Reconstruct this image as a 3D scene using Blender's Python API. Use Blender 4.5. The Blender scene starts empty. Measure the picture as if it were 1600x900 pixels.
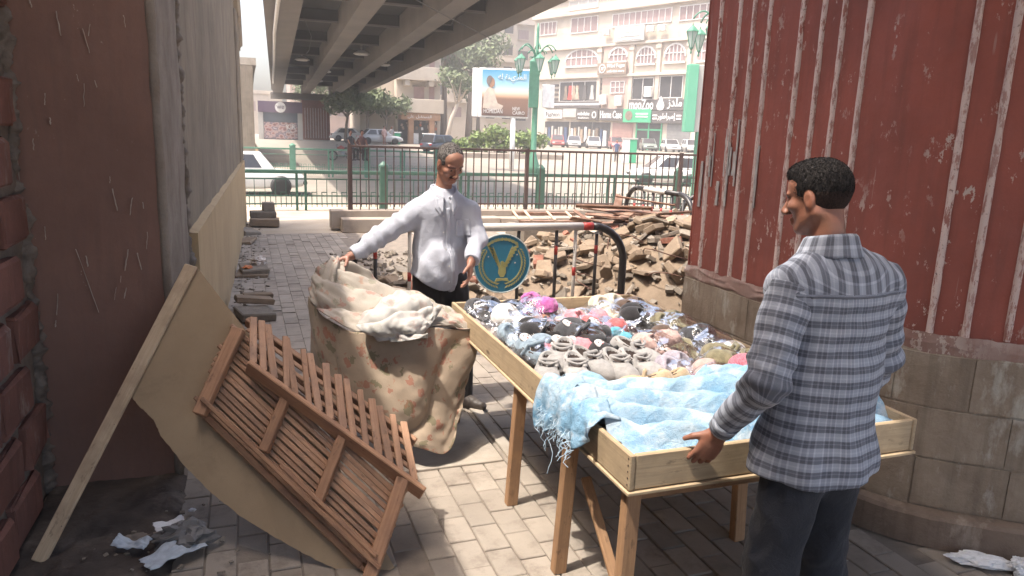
import bpy, bmesh, math, random
import numpy as np
from mathutils import Vector, Matrix, Euler, noise as mnoise

# ------------------------------------------------------------------ camera, sky, sun, exposure
# World frame: X = across the passage under the flyover, Y = along it, Z up. Camera stands at the origin, 1.75 m up.
scene = bpy.context.scene
COL = scene.collection
rnd = random.Random(7)

def rad(a): return math.radians(a)

_pitch, _roll, _yaw = rad(11.9), rad(2.0), rad(20.0)
_fh = Vector((math.sin(_yaw), math.cos(_yaw), 0)); _r0 = Vector((math.cos(_yaw), -math.sin(_yaw), 0)); _z = Vector((0, 0, 1))
_fw = _fh*math.cos(_pitch) - _z*math.sin(_pitch); _u0 = _fh*math.sin(_pitch) + _z*math.cos(_pitch)
_R = _r0*math.cos(_roll) + _u0*math.sin(_roll); _U = -_r0*math.sin(_roll) + _u0*math.cos(_roll)
cam = bpy.data.cameras.new('camera'); cam_o = bpy.data.objects.new('camera', cam); COL.objects.link(cam_o)
cam_o.matrix_world = Matrix(((_R.x, _U.x, -_fw.x, 0), (_R.y, _U.y, -_fw.y, 0), (_R.z, _U.z, -_fw.z, 1.75), (0, 0, 0, 1)))
cam.sensor_width = 36; cam.lens = 36*1150/1600; cam.clip_start = 0.02; cam.clip_end = 3000
scene.camera = cam_o

SUN_DIR = Vector((-0.40, -0.10, 1.0)).normalized()      # towards the sun
sun_el = math.asin(SUN_DIR.z); sun_az = math.atan2(SUN_DIR.x, SUN_DIR.y)
world = bpy.data.worlds.new('World'); scene.world = world; world.use_nodes = True
wn = world.node_tree; wn.nodes.clear()
sky = wn.nodes.new('ShaderNodeTexSky'); sky.sky_type = 'NISHITA'; sky.sun_disc = False
sky.sun_elevation = sun_el; sky.sun_rotation = sun_az; sky.dust_density = 6.0; sky.air_density = 1.0; sky.ozone_density = 1.0
bg = wn.nodes.new('ShaderNodeBackground'); bg.inputs['Strength'].default_value = 0.15
wo = wn.nodes.new('ShaderNodeOutputWorld')
wn.links.new(sky.outputs[0], bg.inputs[0]); wn.links.new(bg.outputs[0], wo.inputs[0])
sl = bpy.data.lights.new('sun', 'SUN'); sl.energy = 2.1; sl.angle = rad(0.9); sl.color = (1.0, 0.94, 0.86)
so = bpy.data.objects.new('sun', sl); COL.objects.link(so)
so.rotation_euler = SUN_DIR.to_track_quat('Z', 'Y').to_euler(); so.location = (0, 0, 30)
scene.view_settings.view_transform = 'Standard'; scene.view_settings.look = 'None'
scene.view_settings.exposure = 1.85; scene.view_settings.gamma = 1.0; scene.view_settings.use_curve_mapping = False
scene.render.engine = 'CYCLES'
scene.cycles.max_bounces = 8; scene.cycles.diffuse_bounces = 4; scene.cycles.transparent_max_bounces = 16
scene.cycles.use_denoising = True
scene.cycles.sample_clamp_indirect = 6.0

# ------------------------------------------------------------------ helpers: nodes and materials
MATS = {}
class NT:
    """small node-tree writer"""
    def __init__(s, name):
        s.m = bpy.data.materials.new(name); s.m.use_nodes = True; s.t = s.m.node_tree; s.t.nodes.clear()
        s.out = s.t.nodes.new('ShaderNodeOutputMaterial'); s._pos = None
    def n(s, typ, **kw):
        nd = s.t.nodes.new(typ)
        for k, v in kw.items(): setattr(nd, k, v)
        return nd
    def l(s, a, b): s.t.links.new(a, b)
    def put(s, sock, v):
        if hasattr(v, 'links') or hasattr(v, 'is_output'): s.l(v, sock)
        else:
            if isinstance(v, (tuple, list)) and len(v) == 3 and len(sock.default_value) == 4: v = (*v, 1)
            sock.default_value = v
    def pos(s, kind='world'):
        if kind == 'world': return s.n('ShaderNodeNewGeometry').outputs['Position']
        if kind == 'uv': return s.n('ShaderNodeUVMap').outputs[0]
        return s.n('ShaderNodeTexCoord').outputs['Object']
    def mapped(s, vec, scale=(1, 1, 1), rot=(0, 0, 0), loc=(0, 0, 0)):
        m = s.n('ShaderNodeMapping'); s.l(vec, m.inputs['Vector'])
        m.inputs['Scale'].default_value = scale; m.inputs['Rotation'].default_value = rot; m.inputs['Location'].default_value = loc
        return m.outputs[0]
    def noise(s, vec, scale=5, detail=5, rough=0.6, dist=0.0):
        t = s.n('ShaderNodeTexNoise'); s.l(vec, t.inputs['Vector'])
        t.inputs['Scale'].default_value = scale; t.inputs['Detail'].default_value = detail
        t.inputs['Roughness'].default_value = rough; t.inputs['Distortion'].default_value = dist
        return t.outputs[0]
    def voro(s, vec, scale=5, feature='F1'):
        t = s.n('ShaderNodeTexVoronoi', feature=feature); s.l(vec, t.inputs['Vector']); t.inputs['Scale'].default_value = scale
        return t.outputs[0]
    def ramp(s, fac, a, b, ca=(0, 0, 0), cb=(1, 1, 1)):
        r = s.n('ShaderNodeValToRGB'); s.l(fac, r.inputs[0]); e = r.color_ramp.elements
        e[0].position = a; e[1].position = b; e[0].color = (*ca, 1); e[1].color = (*cb, 1)
        return r.outputs[0]
    def stops(s, fac, st, interp='LINEAR'):
        r = s.n('ShaderNodeValToRGB'); s.l(fac, r.inputs[0]); cr = r.color_ramp; cr.interpolation = interp
        while len(cr.elements) < len(st): cr.elements.new(0.5)
        for e, (p, c) in zip(cr.elements, st): e.position = p; e.color = (*c, 1)
        return r.outputs[0]
    def mix(s, fac, a, b, blend='MIX'):
        m = s.n('ShaderNodeMix', data_type='RGBA', blend_type=blend, clamp_factor=True)
        s.put(m.inputs[0], fac); s.put(m.inputs[6], a); s.put(m.inputs[7], b)
        return m.outputs[2]
    def math(s, op, a, b=0.0, c=0.0):
        m = s.n('ShaderNodeMath', operation=op); s.put(m.inputs[0], a); s.put(m.inputs[1], b); s.put(m.inputs[2], c)
        return m.outputs[0]
    def sep(s, v):
        x = s.n('ShaderNodeSeparateXYZ'); s.l(v, x.inputs[0]); return x.outputs
    def comb(s, x, y, z):
        c = s.n('ShaderNodeCombineXYZ'); s.put(c.inputs[0], x); s.put(c.inputs[1], y); s.put(c.inputs[2], z); return c.outputs[0]
    def bump(s, h, strength=0.3, dist=0.01):
        b = s.n('ShaderNodeBump'); s.put(b.inputs['Height'], h); b.inputs['Strength'].default_value = strength; b.inputs['Distance'].default_value = dist
        return b.outputs[0]
    def vary(s, col, amt):
        """per object / per loose piece brightness variation"""
        oi = s.n('ShaderNodeObjectInfo').outputs['Random']; ri = s.n('ShaderNodeNewGeometry').outputs['Random Per Island']
        f = s.math('FRACT', s.math('ADD', oi, ri))
        g = s.math('MULTIPLY_ADD', f, 2*amt, 1-amt)
        return s.mix(1.0, col, s.comb(g, g, g), 'MULTIPLY')
    def done(s, color, rough=0.8, normal=None, metal=0.0, spec=0.5, **kw):
        p = s.n('ShaderNodeBsdfPrincipled'); s.put(p.inputs['Base Color'], color); s.put(p.inputs['Roughness'], rough)
        p.inputs['Metallic'].default_value = metal; p.inputs['Specular IOR Level'].default_value = spec
        if normal is not None: s.l(normal, p.inputs['Normal'])
        for k, v in kw.items(): s.put(p.inputs[k.replace('_', ' ')], v)
        s.l(p.outputs[0], s.out.inputs[0]); s.bsdf = p
        return s.m

def pm(name, c1, c2=None, scale=6, rough=0.8, bump=0.25, bscale=60, vary=0.0, c3=None, s3=2.0, t3=(0.55, 0.7), coords='world', stretch=(1, 1, 1), metal=0, spec=0.4):
    """plain procedural surface: two tones mixed by noise, optional third tone in patches, fine bump"""
    t = NT(name); v = t.pos(coords)
    if stretch != (1, 1, 1): v = t.mapped(v, stretch)
    col = t.mix(t.ramp(t.noise(v, scale), 0.35, 0.65), c1, c2 or tuple(x*0.8 for x in c1))
    if c3: col = t.mix(t.ramp(t.noise(v, s3, 6, 0.65), *t3), col, c3)
    if vary: col = t.vary(col, vary)
    nb = t.bump(t.noise(v, bscale, 4, 0.6), bump, 0.006) if bump else None
    MATS[name] = t.done(col, rough, nb, metal, spec); return MATS[name]

# ------------------------------------------------------------------ helpers: objects
def wmat(o):
    m = o.matrix_basis
    return (wmat(o.parent) @ o.matrix_parent_inverse @ m) if o.parent else m.copy()
def adopt(o, parent):
    o.parent = parent; o.matrix_parent_inverse = wmat(parent).inverted()
def tag(o, label=None, cat=None, group=None, kind=None):
    if label: o['label'] = label
    if cat: o['category'] = cat
    if group: o['group'] = group
    if kind: o['kind'] = kind
    return o
def empty(name, loc, label=None, cat=None, group=None, rz=0.0):
    o = bpy.data.objects.new(name, None); COL.objects.link(o); o.location = loc; o.rotation_euler = (0, 0, rz); o.empty_display_size = 0.1
    return tag(o, label, cat, group)
def link(name, me, parent=None, mat=None):
    o = bpy.data.objects.new(name, me); COL.objects.link(o)
    if mat is not None and len(me.materials) == 0: me.materials.append(mat)
    if parent is not None: adopt(o, parent)
    return o
def inst(name, me, parent=None, loc=(0, 0, 0), rot=(0, 0, 0), sc=(1, 1, 1)):
    """another object on shared mesh data; loc/rot in world terms"""
    o = bpy.data.objects.new(name, me); COL.objects.link(o)
    o.location = loc; o.rotation_euler = rot; o.scale = sc if hasattr(sc, '__len__') else (sc, sc, sc)
    if parent is not None: adopt(o, parent)
    return o
def copy_tree(o, parent=None):
    c = o.copy(); COL.objects.link(c)
    if parent is not None: c.parent = parent
    for ch in list(o.children): copy_tree(ch, c)
    return c

class MB:
    """collects shapes into one mesh"""
    def __init__(s): s.v = []; s.f = []; s.mi = []; s.cur = 0; s.sm = []; s.smooth = False
    def add(s, vs, fs):
        b = len(s.v); s.v += [tuple(p) for p in vs]; s.f += [tuple(i+b for i in f) for f in fs]
        s.mi += [s.cur]*len(fs); s.sm += [s.smooth]*len(fs); return s
    def box(s, c, d, rot=None, M=None):
        """centre, full size"""
        x, y, z = d[0]/2, d[1]/2, d[2]/2
        vs = [Vector(p) for p in ((-x,-y,-z),(x,-y,-z),(x,y,-z),(-x,y,-z),(-x,-y,z),(x,-y,z),(x,y,z),(-x,y,z))]
        if rot is not None: e = Euler(rot).to_matrix(); vs = [e @ p for p in vs]
        vs = [p + Vector(c) for p in vs]
        if M is not None: vs = [M @ p for p in vs]
        return s.add(vs, ((0,3,2,1),(4,5,6,7),(0,1,5,4),(1,2,6,5),(2,3,7,6),(3,0,4,7)))
    def bx(s, x0, x1, y0, y1, z0, z1): return s.box(((x0+x1)/2, (y0+y1)/2, (z0+z1)/2), (x1-x0, y1-y0, z1-z0))
    def beam(s, a, b, w, h, up=(0, 0, 1)):
        """rectangular bar from a to b, w across, h along up"""
        a, b = Vector(a), Vector(b); d = (b-a).normalized(); side = d.cross(Vector(up))
        if side.length < 1e-5: side = d.cross(Vector((1, 0, 0)))
        side.normalize(); u = side.cross(d).normalized(); p = []
        for e in (a, b):
            for i, j in ((-1,-1),(1,-1),(1,1),(-1,1)): p.append(e + side*(i*w/2) + u*(j*h/2))
        return s.add(p, ((0,1,2,3),(7,6,5,4),(0,4,5,1),(1,5,6,2),(2,6,7,3),(3,7,4,0)))
    def tube(s, path, r, n=10, cap=True, closed=False):
        P = [Vector(p) for p in path]; m = len(P); rr = r if hasattr(r, '__len__') else [r]*m
        vs = []; fs = []; ref = None
        for i in range(m):
            if closed: t = P[(i+1) % m]-P[i-1]
            else: t = P[min(i+1, m-1)]-P[max(i-1, 0)]
            t.normalize()
            if ref is None:
                ref = t.cross(Vector((0, 0, 1)))
                if ref.length < 1e-3: ref = t.cross(Vector((1, 0, 0)))
            ref = (ref - t*ref.dot(t)).normalized(); b = t.cross(ref)
            for k in range(n):
                a = 2*math.pi*k/n; vs.append(P[i] + (ref*math.cos(a)+b*math.sin(a))*rr[i])
        for i in range(m if closed else m-1):
            for k in range(n):
                k2 = (k+1) % n; j = (i+1) % m
                fs.append((i*n+k, i*n+k2, j*n+k2, j*n+k))
        if cap and not closed: fs.append(tuple(range(n-1, -1, -1))); fs.append(tuple((m-1)*n+k for k in range(n)))
        return s.add(vs, fs)
    def lathe(s, prof, c=(0, 0, 0), n=16, M=None):
        """prof: (radius, z) list"""
        vs = []; fs = []; m = len(prof)
        for r, z in prof:
            for k in range(n):
                a = 2*math.pi*k/n; p = Vector((c[0]+r*math.cos(a), c[1]+r*math.sin(a), c[2]+z)); vs.append(M @ p if M is not None else p)
        for i in range(m-1):
            for k in range(n): k2 = (k+1) % n; fs.append((i*n+k, i*n+k2, (i+1)*n+k2, (i+1)*n+k))
        fs.append(tuple(range(n-1, -1, -1))); fs.append(tuple((m-1)*n+k for k in range(n)))
        return s.add(vs, fs)
    def prism(s, poly, lo, hi, axis='z', M=None):
        """extrude a 2-D polygon; axis names the extrusion axis"""
        def P(a, b, c):
            p = Vector((a, b, c)) if axis == 'z' else (Vector((a, c, b)) if axis == 'y' else Vector((c, a, b)))
            return M @ p if M is not None else p
        n = len(poly); vs = [P(a, b, lo) for a, b in poly] + [P(a, b, hi) for a, b in poly]
        fs = [tuple(range(n-1, -1, -1)), tuple(range(n, 2*n))] + [(i, (i+1) % n, n+(i+1) % n, n+i) for i in range(n)]
        return s.add(vs, fs)
    def grid(s, fn, nu, nv, wrap=False):
        vs = [fn(i/(nu-1) if not wrap else i/nu, j/(nv-1)) for j in range(nv) for i in range(nu)]; fs = []
        for j in range(nv-1):
            for i in range(nu if wrap else nu-1):
                i2 = (i+1) % nu; fs.append((j*nu+i, j*nu+i2, (j+1)*nu+i2, (j+1)*nu+i))
        return s.add(vs, fs)
    def mesh(s, name, mats=(), bevel=0.0, smooth=None, fix=True, seg=1):
        me = bpy.data.meshes.new(name); me.from_pydata(s.v, [], s.f)
        for m in mats if isinstance(mats, (list, tuple)) else (mats,): me.materials.append(m)
        me.polygons.foreach_set('material_index', s.mi)
        me.polygons.foreach_set('use_smooth', s.sm if smooth is None else [smooth]*len(s.f))
        if fix or bevel:
            bm = bmesh.new(); bm.from_mesh(me)
            if fix: bmesh.ops.recalc_face_normals(bm, faces=bm.faces)
            if bevel:
                ed = [e for e in bm.edges if len(e.link_faces) == 2 and e.calc_face_angle(0) > 0.5]
                bmesh.ops.bevel(bm, geom=ed, offset=bevel, segments=seg, affect='EDGES', profile=0.5, clamp_overlap=True)
            bm.to_mesh(me); bm.free()
        me.update(); return me
    def build(s, name, mats=(), parent=None, bevel=0.0, smooth=None, fix=True, seg=1):
        return link(name, s.mesh(name, mats, bevel, smooth, fix, seg), parent)

def jitter(me, amt, seed=0):
    r = random.Random(seed)
    for v in me.vertices: v.co += Vector((r.uniform(-amt, amt), r.uniform(-amt, amt), r.uniform(-amt, amt)))
    return me
def lumpy(mb, path, r, n, amp, fr):
    """tube with a rough, crumbling surface"""
    b = len(mb.v); mb.tube(path, r, n); P = [Vector(p) for p in path]
    for i in range(b, len(mb.v)):
        c = P[min((i-b)//n, len(P)-1)]; p = Vector(mb.v[i]); d = p-c
        if d.length > 1e-6: mb.v[i] = tuple(c+d*(1+amp*fbm(p, fr, 4)))
def nz(p, s=1.0): return mnoise.noise(Vector(p)*s)
def fbm(p, s=1.0, o=4):
    a, t = 1.0, 0.0
    for _ in range(o): t += a*mnoise.noise(Vector(p)*s); s *= 2.1; a *= 0.5
    return t
_AR = {'إ': '\ufe87', 'ا': '\ufe8d', 'ﺎ': '\ufe8e'}
def text(body, parent, mat, M, size=1.0, width=None, height=None, depth=0.01, name='lettering', shear=0, bold=0.0):
    """flat lettering as a mesh; M maps text plane (x right, y up) to the world. Arabic strings come as presentation forms, already in drawing order"""
    cu = bpy.data.curves.new(name, 'FONT'); cu.body = body; cu.size = size; cu.resolution_u = 2; cu.extrude = depth/2; cu.shear = shear; cu.offset = bold
    cu.align_x = 'CENTER'; cu.align_y = 'CENTER'
    o = bpy.data.objects.new(name, cu); COL.objects.link(o)
    dg = bpy.context.evaluated_depsgraph_get(); dg.update(); me = bpy.data.meshes.new_from_object(o.evaluated_get(dg))
    bpy.data.objects.remove(o); bpy.data.curves.remove(cu)
    xs = [v.co.x for v in me.vertices]; ys = [v.co.y for v in me.vertices]
    w, h = max(xs)-min(xs), max(ys)-min(ys); cx, cy = (max(xs)+min(xs))/2, (max(ys)+min(ys))/2
    sx = width/w if width else 1; sy = height/h if height else sx
    if not width: sx = sy
    me.transform(M @ Matrix.Diagonal((sx, sy, 1, 1)) @ Matrix.Translation((-cx, -cy, 0)))
    me.materials.clear(); me.materials.append(mat)
    return link(name, me, parent)
def frame(o, right, up):
    """matrix of a plane through o with the given right and up directions (z = out of the plane)"""
    r = Vector(right).normalized(); u = Vector(up); u = (u - r*u.dot(r)).normalized(); n = r.cross(u)
    return Matrix(((r.x, u.x, n.x, o[0]), (r.y, u.y, n.y, o[1]), (r.z, u.z, n.z, o[2]), (0, 0, 0, 1)))

# ------------------------------------------------------------------ materials of the setting
def m_paint_pier(name, base, dark, chip, streak, chipthr=0.66, drips=True):
    t = NT(name); v = t.pos()
    col = t.mix(t.ramp(t.noise(v, 1.6, 6, 0.6), 0.3, 0.7), base, dark)
    col = t.mix(t.math('MULTIPLY', t.ramp(t.noise(t.mapped(v, (9, 9, 0.7)), 2.5, 5, 0.6), 0.48, 0.75), 0.55), col, streak)
    col = t.mix(t.math('MULTIPLY', t.ramp(t.noise(v, 55, 3, 0.7), 0.5, 0.8), 0.25), col, dark)
    chips = t.math('MULTIPLY', t.ramp(t.noise(t.mapped(v, (1, 1, 0.55)), 17, 6, 0.75), chipthr, chipthr+0.015), t.ramp(t.noise(v, 2.4, 2), 0.42, 0.62))
    col = t.mix(chips, col, chip)
    if drips:
        d = t.math('MULTIPLY', t.ramp(t.noise(t.mapped(v, (26, 26, 1.3)), 1.7, 3, 0.5), 0.71, 0.73), t.ramp(t.noise(v, 1.9, 3), 0.5, 0.6))
        col = t.mix(t.math('MULTIPLY', d, 0.8), col, tuple(0.8*c for c in chip))
    h = t.math('ADD', t.math('MULTIPLY', chips, -1.0), t.math('MULTIPLY', t.noise(v, 40, 5, 0.7), 0.6))
    return t.done(col, t.ramp(t.noise(v, 12), 0.3, 0.7, (0.68, 0.68, 0.68), (0.9, 0.9, 0.9)), t.bump(h, 0.45, 0.006), spec=0.35)
M_RED = m_paint_pier('red_flaking_paint', (0.29, 0.082, 0.058), (0.18, 0.056, 0.042), (0.46, 0.36, 0.31), (0.155, 0.055, 0.042), 0.60)
M_BROWN = m_paint_pier('dull_brown_paint', (0.23, 0.13, 0.10), (0.17, 0.098, 0.077), (0.42, 0.36, 0.31), (0.16, 0.10, 0.082), 0.67)
def m_rib():
    t = NT('worn_rib_paint'); v = t.pos()
    worn = t.ramp(t.noise(t.mapped(v, (1, 1, 0.28)), 42, 6, 0.75), 0.51, 0.57)
    low = t.ramp(t.noise(t.mapped(v, (1, 1, .5)), 2.2, 3), 0.36, 0.56)
    col = t.mix(worn, (0.58, 0.45, 0.40), (0.25, 0.085, 0.062))
    col = t.mix(t.ramp(t.noise(v, 70, 4, 0.7), 0.62, 0.66), col, (0.13, 0.09, 0.075))
    col = t.mix(t.math('MULTIPLY', low, 0.45), col, (0.46, 0.35, 0.31))
    return t.done(col, 0.8, t.bump(t.noise(v, 70, 5, 0.7), 0.6, 0.006), spec=0.3)
M_RIB = m_rib()
def m_plaster(name, a, b, stain, sc=2.0, zstain=True, bump=0.5):
    t = NT(name); v = t.pos()
    col = t.mix(t.ramp(t.noise(v, sc, 7, 0.65), 0.32, 0.68), a, b)
    col = t.mix(t.math('MULTIPLY', t.ramp(t.noise(t.mapped(v, (7, 7, 0.6)), 2.0, 5, 0.6), 0.5, 0.8), 0.7), col, stain)
    col = t.mix(t.math('MULTIPLY', t.ramp(t.noise(v, 30, 5, 0.7), 0.55, 0.75), 0.35), col, tuple(0.55*x for x in a))
    col = t.mix(t.ramp(t.noise(v, 75, 3, 0.6), 0.735, 0.75), col, tuple(0.35*x for x in a))
    h = t.math('ADD', t.noise(v, 9, 6, 0.65), t.math('MULTIPLY', t.noise(v, 60, 5, 0.7), 0.5))
    return t.done(col, 0.9, t.bump(h, bump, 0.012), spec=0.2)
M_PLASTER = m_plaster('grey_stained_plaster', (0.26, 0.215, 0.165), (0.175, 0.145, 0.11), (0.105, 0.082, 0.062))
M_STRIP = m_plaster('weathered_grey_strip', (0.26, 0.225, 0.19), (0.17, 0.135, 0.11), (0.12, 0.075, 0.055), 3.5, bump=0.8)
M_TAN = m_plaster('tan_painted_plinth', (0.46, 0.34, 0.20), (0.39, 0.28, 0.165), (0.27, 0.19, 0.115), 1.5, bump=0.25)
M_MORTAR = m_plaster('crumbling_mortar', (0.23, 0.195, 0.165), (0.15, 0.125, 0.105), (0.1, 0.08, 0.07), 9, bump=1.0)
def m_block(name, a, b, c):
    t = NT(name); v = t.pos()
    col = t.mix(t.ramp(t.noise(v, 4, 6, 0.7), 0.35, 0.65), a, b)
    col = t.mix(t.ramp(t.noise(t.mapped(v, (1, 1, .45)), 7, 5, 0.7), 0.56, 0.66), col, c)
    col = t.mix(t.math('MULTIPLY', t.ramp(t.noise(t.mapped(v, (14, 14, 1)), 1.5, 5, 0.6), 0.5, 0.75), 0.5), col, tuple(0.5*x for x in b))
    col = t.vary(col, 0.12)
    h = t.math('ADD', t.noise(v, 14, 6, 0.7), t.math('MULTIPLY', t.noise(v, 70, 4, 0.7), 0.4))
    return t.done(col, 0.88, t.bump(h, 0.6, 0.012), spec=0.25)
M_BLOCK = m_block('grey_brown_washed_blocks', (0.29, 0.235, 0.178), (0.195, 0.145, 0.105), (0.36, 0.325, 0.27))
M_BLOCK2 = m_block('red_brown_painted_blocks', (0.21, 0.10, 0.078), (0.15, 0.075, 0.06), (0.24, 0.185, 0.16))
def m_tile(name, base, v2, dusty):
    t = NT(name); v = t.pos()
    col = t.mix(t.ramp(t.noise(v, 3.0, 6, 0.65), 0.35, 0.65), base, v2)
    col = t.vary(col, 0.2)
    col = t.mix(t.math('MULTIPLY', t.ramp(t.noise(v, 1.3, 6, 0.65), 0.40, 0.65), 0.7), col, dusty)
    col = t.mix(t.math('MULTIPLY', t.ramp(t.noise(v, 5.5, 6, 0.7), 0.52, 0.70), 0.6), col, (0.13, 0.10, 0.08))
    col = t.mix(t.ramp(t.noise(v, 95, 3, 0.7), 0.66, 0.72), col, (0.17, 0.14, 0.115))
    return t.done(col, 0.85, t.bump(t.noise(v, 85, 5, 0.75), 0.35, 0.004), spec=0.3)
M_TILE = m_tile('dusty_paving_brick', (0.285, 0.245, 0.203), (0.23, 0.194, 0.16), (0.335, 0.285, 0.23))
M_JOINT = pm('sandy_joint', (0.23, 0.19, 0.15), (0.16, 0.13, 0.105), 8, 0.95, 0.5, 80)
M_GROUND = pm('dusty_earth', (0.42, 0.35, 0.27), (0.33, 0.27, 0.2), 1.2, 0.95, 0.5, 40, c3=(0.25, 0.2, 0.155), s3=0.5)
M_ROAD = pm('dusty_asphalt', (0.27, 0.235, 0.19), (0.22, 0.19, 0.155), 0.6, 0.9, 0.3, 30, c3=(0.33, 0.285, 0.23), s3=0.15)
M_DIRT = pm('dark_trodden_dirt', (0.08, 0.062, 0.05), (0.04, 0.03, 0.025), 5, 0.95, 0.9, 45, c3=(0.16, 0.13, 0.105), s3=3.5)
M_CONC = pm('pale_concrete', (0.40, 0.35, 0.29), (0.31, 0.265, 0.215), 3, 0.9, 0.5, 50, c3=(0.23, 0.195, 0.16), s3=2.5)
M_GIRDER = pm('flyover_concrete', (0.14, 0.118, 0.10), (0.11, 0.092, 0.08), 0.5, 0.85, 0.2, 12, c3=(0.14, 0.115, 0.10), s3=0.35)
M_DECK = pm('dark_deck_underside', (0.022, 0.016, 0.013), (0.016, 0.012, 0.01), 0.6, 0.9, 0.2, 10)  # near-black brown for the deck slabs and cross-beam webs

# ------------------------------------------------------------------ ground, road, pavement
def ground_z(y):
    pts = ((-80, -0.03), (17.6, -0.03), (22, -0.6), (45, -0.6), (72, 0.2), (2500, 0.2))
    for (a, za), (b, zb) in zip(pts, pts[1:]):
        if y <= b: return za + (zb-za)*(y-a)/(b-a)
    return 0
ys = [-80, -20, 0, 5, 10, 14, 17.6, 19, 20.5, 22, 30, 38, 45, 51, 58, 65, 72, 95, 130, 250, 600, 1500]
xs = [-1200, -400, -150, -60, -30, -15, -8, -4, 0, 4, 8, 14, 20, 30, 45, 60, 100, 200, 500, 1500]
g = MB()
for i in range(len(ys)-1):
    for j in range(len(xs)-1):
        g.cur = 1 if ys[i] >= 17.6 else 0
        g.add([(xs[j], ys[i], ground_z(ys[i])), (xs[j+1], ys[i], ground_z(ys[i])), (xs[j+1], ys[i+1], ground_z(ys[i+1])), (xs[j], ys[i+1], ground_z(ys[i+1]))], [(0, 1, 2, 3)])
tag(g.build('ground', [M_GROUND, M_ROAD], fix=False), 'dusty sunlit ground running from the flyover out to the square', kind='structure')

g = MB(); g.bx(-1.5, 4.2, -1.5, 12.6, -0.2, -0.008)
pave = tag(g.build('pavement', M_JOINT), 'brick-paved walkway under the flyover', kind='structure')
TW, TL = 0.124, 0.206
brick = MB().box((0, 0, -0.02), (TW-0.006, TL-0.006, 0.04)).mesh('paving_brick', M_TILE, bevel=0.004)
def in_pave(x, y):
    if x < -0.30 and y > 3.75: return False
    if x < -0.28 and y > 3.0 : return False
    if x < -0.92: return False
    if x > 2.62 and y > 2.4 and x < 6: return y > 4.1 and x < 2.9
    if x > 2.55 and y > 2.36 - (x-2.62)*0.77: return False
    if y > 5.9 and x > 1.25 + max(0, (y-8.5))*0.06: return False
    return True
cells = []
nrow = int(11.6/TL)
for ix in range(int(5.2/TW)):
    for iy in range(nrow):
        x = -0.9 + ix*TW; y = 1.05 + iy*TL + (TL/2 if ix % 2 else 0)
        if y < 12.5 and in_pave(x, y) and x < 3.9: cells.append((x, y))
def shows(x, y):                       # rough size in view; bricks behind or beside the camera come last
    a = math.degrees(math.atan2(x, y)) - 20
    return -37 < a < 37 and y*0.94 + x*0.34 > 2.45
cells.sort(key=lambda c: (0 if shows(*c) else 1, c[0]**2 + c[1]**2))
rest = MB(); r = random.Random(3)
for k, (x, y) in enumerate(cells):
    odd = r.random() < 0.14; tz = r.uniform(-0.009, 0.003) if odd else r.uniform(-0.0028, 0.002); q_ = 0.03 if odd else 0.009; rx, ry = r.uniform(-q_, q_), r.uniform(-q_, q_); rz = r.uniform(-0.012, 0.012)
    if r.random() < 0.012: continue
    if k < 300: inst('paving_brick', brick, pave, (x, y, tz), (rx, ry, rz))
    else: rest.box((x, y, tz-0.02), (TW-0.006, TL-0.006, 0.04), (rx, ry, rz))
tag(rest.build('paving_bricks', M_TILE, pave), kind='stuff')
# plain concrete slab let into the paving, and its raised edge strip
g = MB(); g.box((0.98, 3.86, 0.004), (0.56, 0.72, 0.02))
g.build('paving_slab', M_CONC, pave, bevel=0.004)
g = MB(); g.box((1.33, 3.92, 0.006), (0.07, 0.86, 0.022))
g.build('edge_strip', M_CONC, pave, bevel=0.004)
# trodden dirt heap in the dark corner by the piers
def dirt(u, v):
    x = -0.93 + 0.74*u; y = 2.0 + 1.78*v
    e = min(1, 4*u*(1-u)+0.3)*min(1, 5*(1-v)+0.4)
    return (x, y, 0.004 + max(-0.03, (0.028*fbm((x, y, 0), 3.2) + 0.012*fbm((x, y, 3), 14))*e + 0.012*v - 0.06*max(0, u-0.72-0.16*fbm((0, y, 0), 4.0))/0.28))
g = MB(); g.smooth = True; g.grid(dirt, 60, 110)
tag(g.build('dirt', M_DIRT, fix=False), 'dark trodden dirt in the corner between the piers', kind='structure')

# ------------------------------------------------------------------ left side: brown pier, block wall, ramp wall
pier = empty('bridge_pier', (-0.66, 4.2, 0), 'dull brown painted flyover pier with pale drips, on the left', 'pier')
g = MB()
def pf(u, v):      # slightly uneven painted front
    x = -0.985 + 0.62*u; z = 3.0*v
    return (x, 3.78 + 0.006*fbm((x, 0, z), 2.5), z)
g.grid(pf, 24, 60); g.bx(-0.985, -0.37, 3.80, 4.74, 0, 2.99)  # upper part out of view, made taller to block the sun
g.build('pier_body', M_BROWN, pier, fix=True)
g = MB()
def stripf(u, v):
    y = 3.785 + 0.93*u; z = 2.98*v
    return (-0.36 + 0.0286*(y-3.8) + 0.008*fbm((0, y, z), 5) + 0.012*math.sin(u*math.pi) , y, z)
g.smooth = True; g.grid(stripf, 18, 90); g.build('corner_strip', M_STRIP, pier, fix=False)
g = MB(); g.smooth = True                       # rounded grey edge of the pier
g.tube([(-0.372 + 0.006*nz((0, 0, z), 3), 3.79 + 0.004*nz((3, 0, z), 5), z) for z in np.linspace(0, 2.98, 60)], [0.022+0.007*nz((0, 5, z), 7) for z in np.linspace(0, 2.98, 60)], 8)
g.build('pier_edge', M_STRIP, pier, fix=False)
M_DRIP = pm('pale_paint_drip', (0.42, 0.37, 0.32), (0.3, 0.24, 0.2), 20, 0.9, 0.3, 60); r = random.Random(41)
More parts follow.
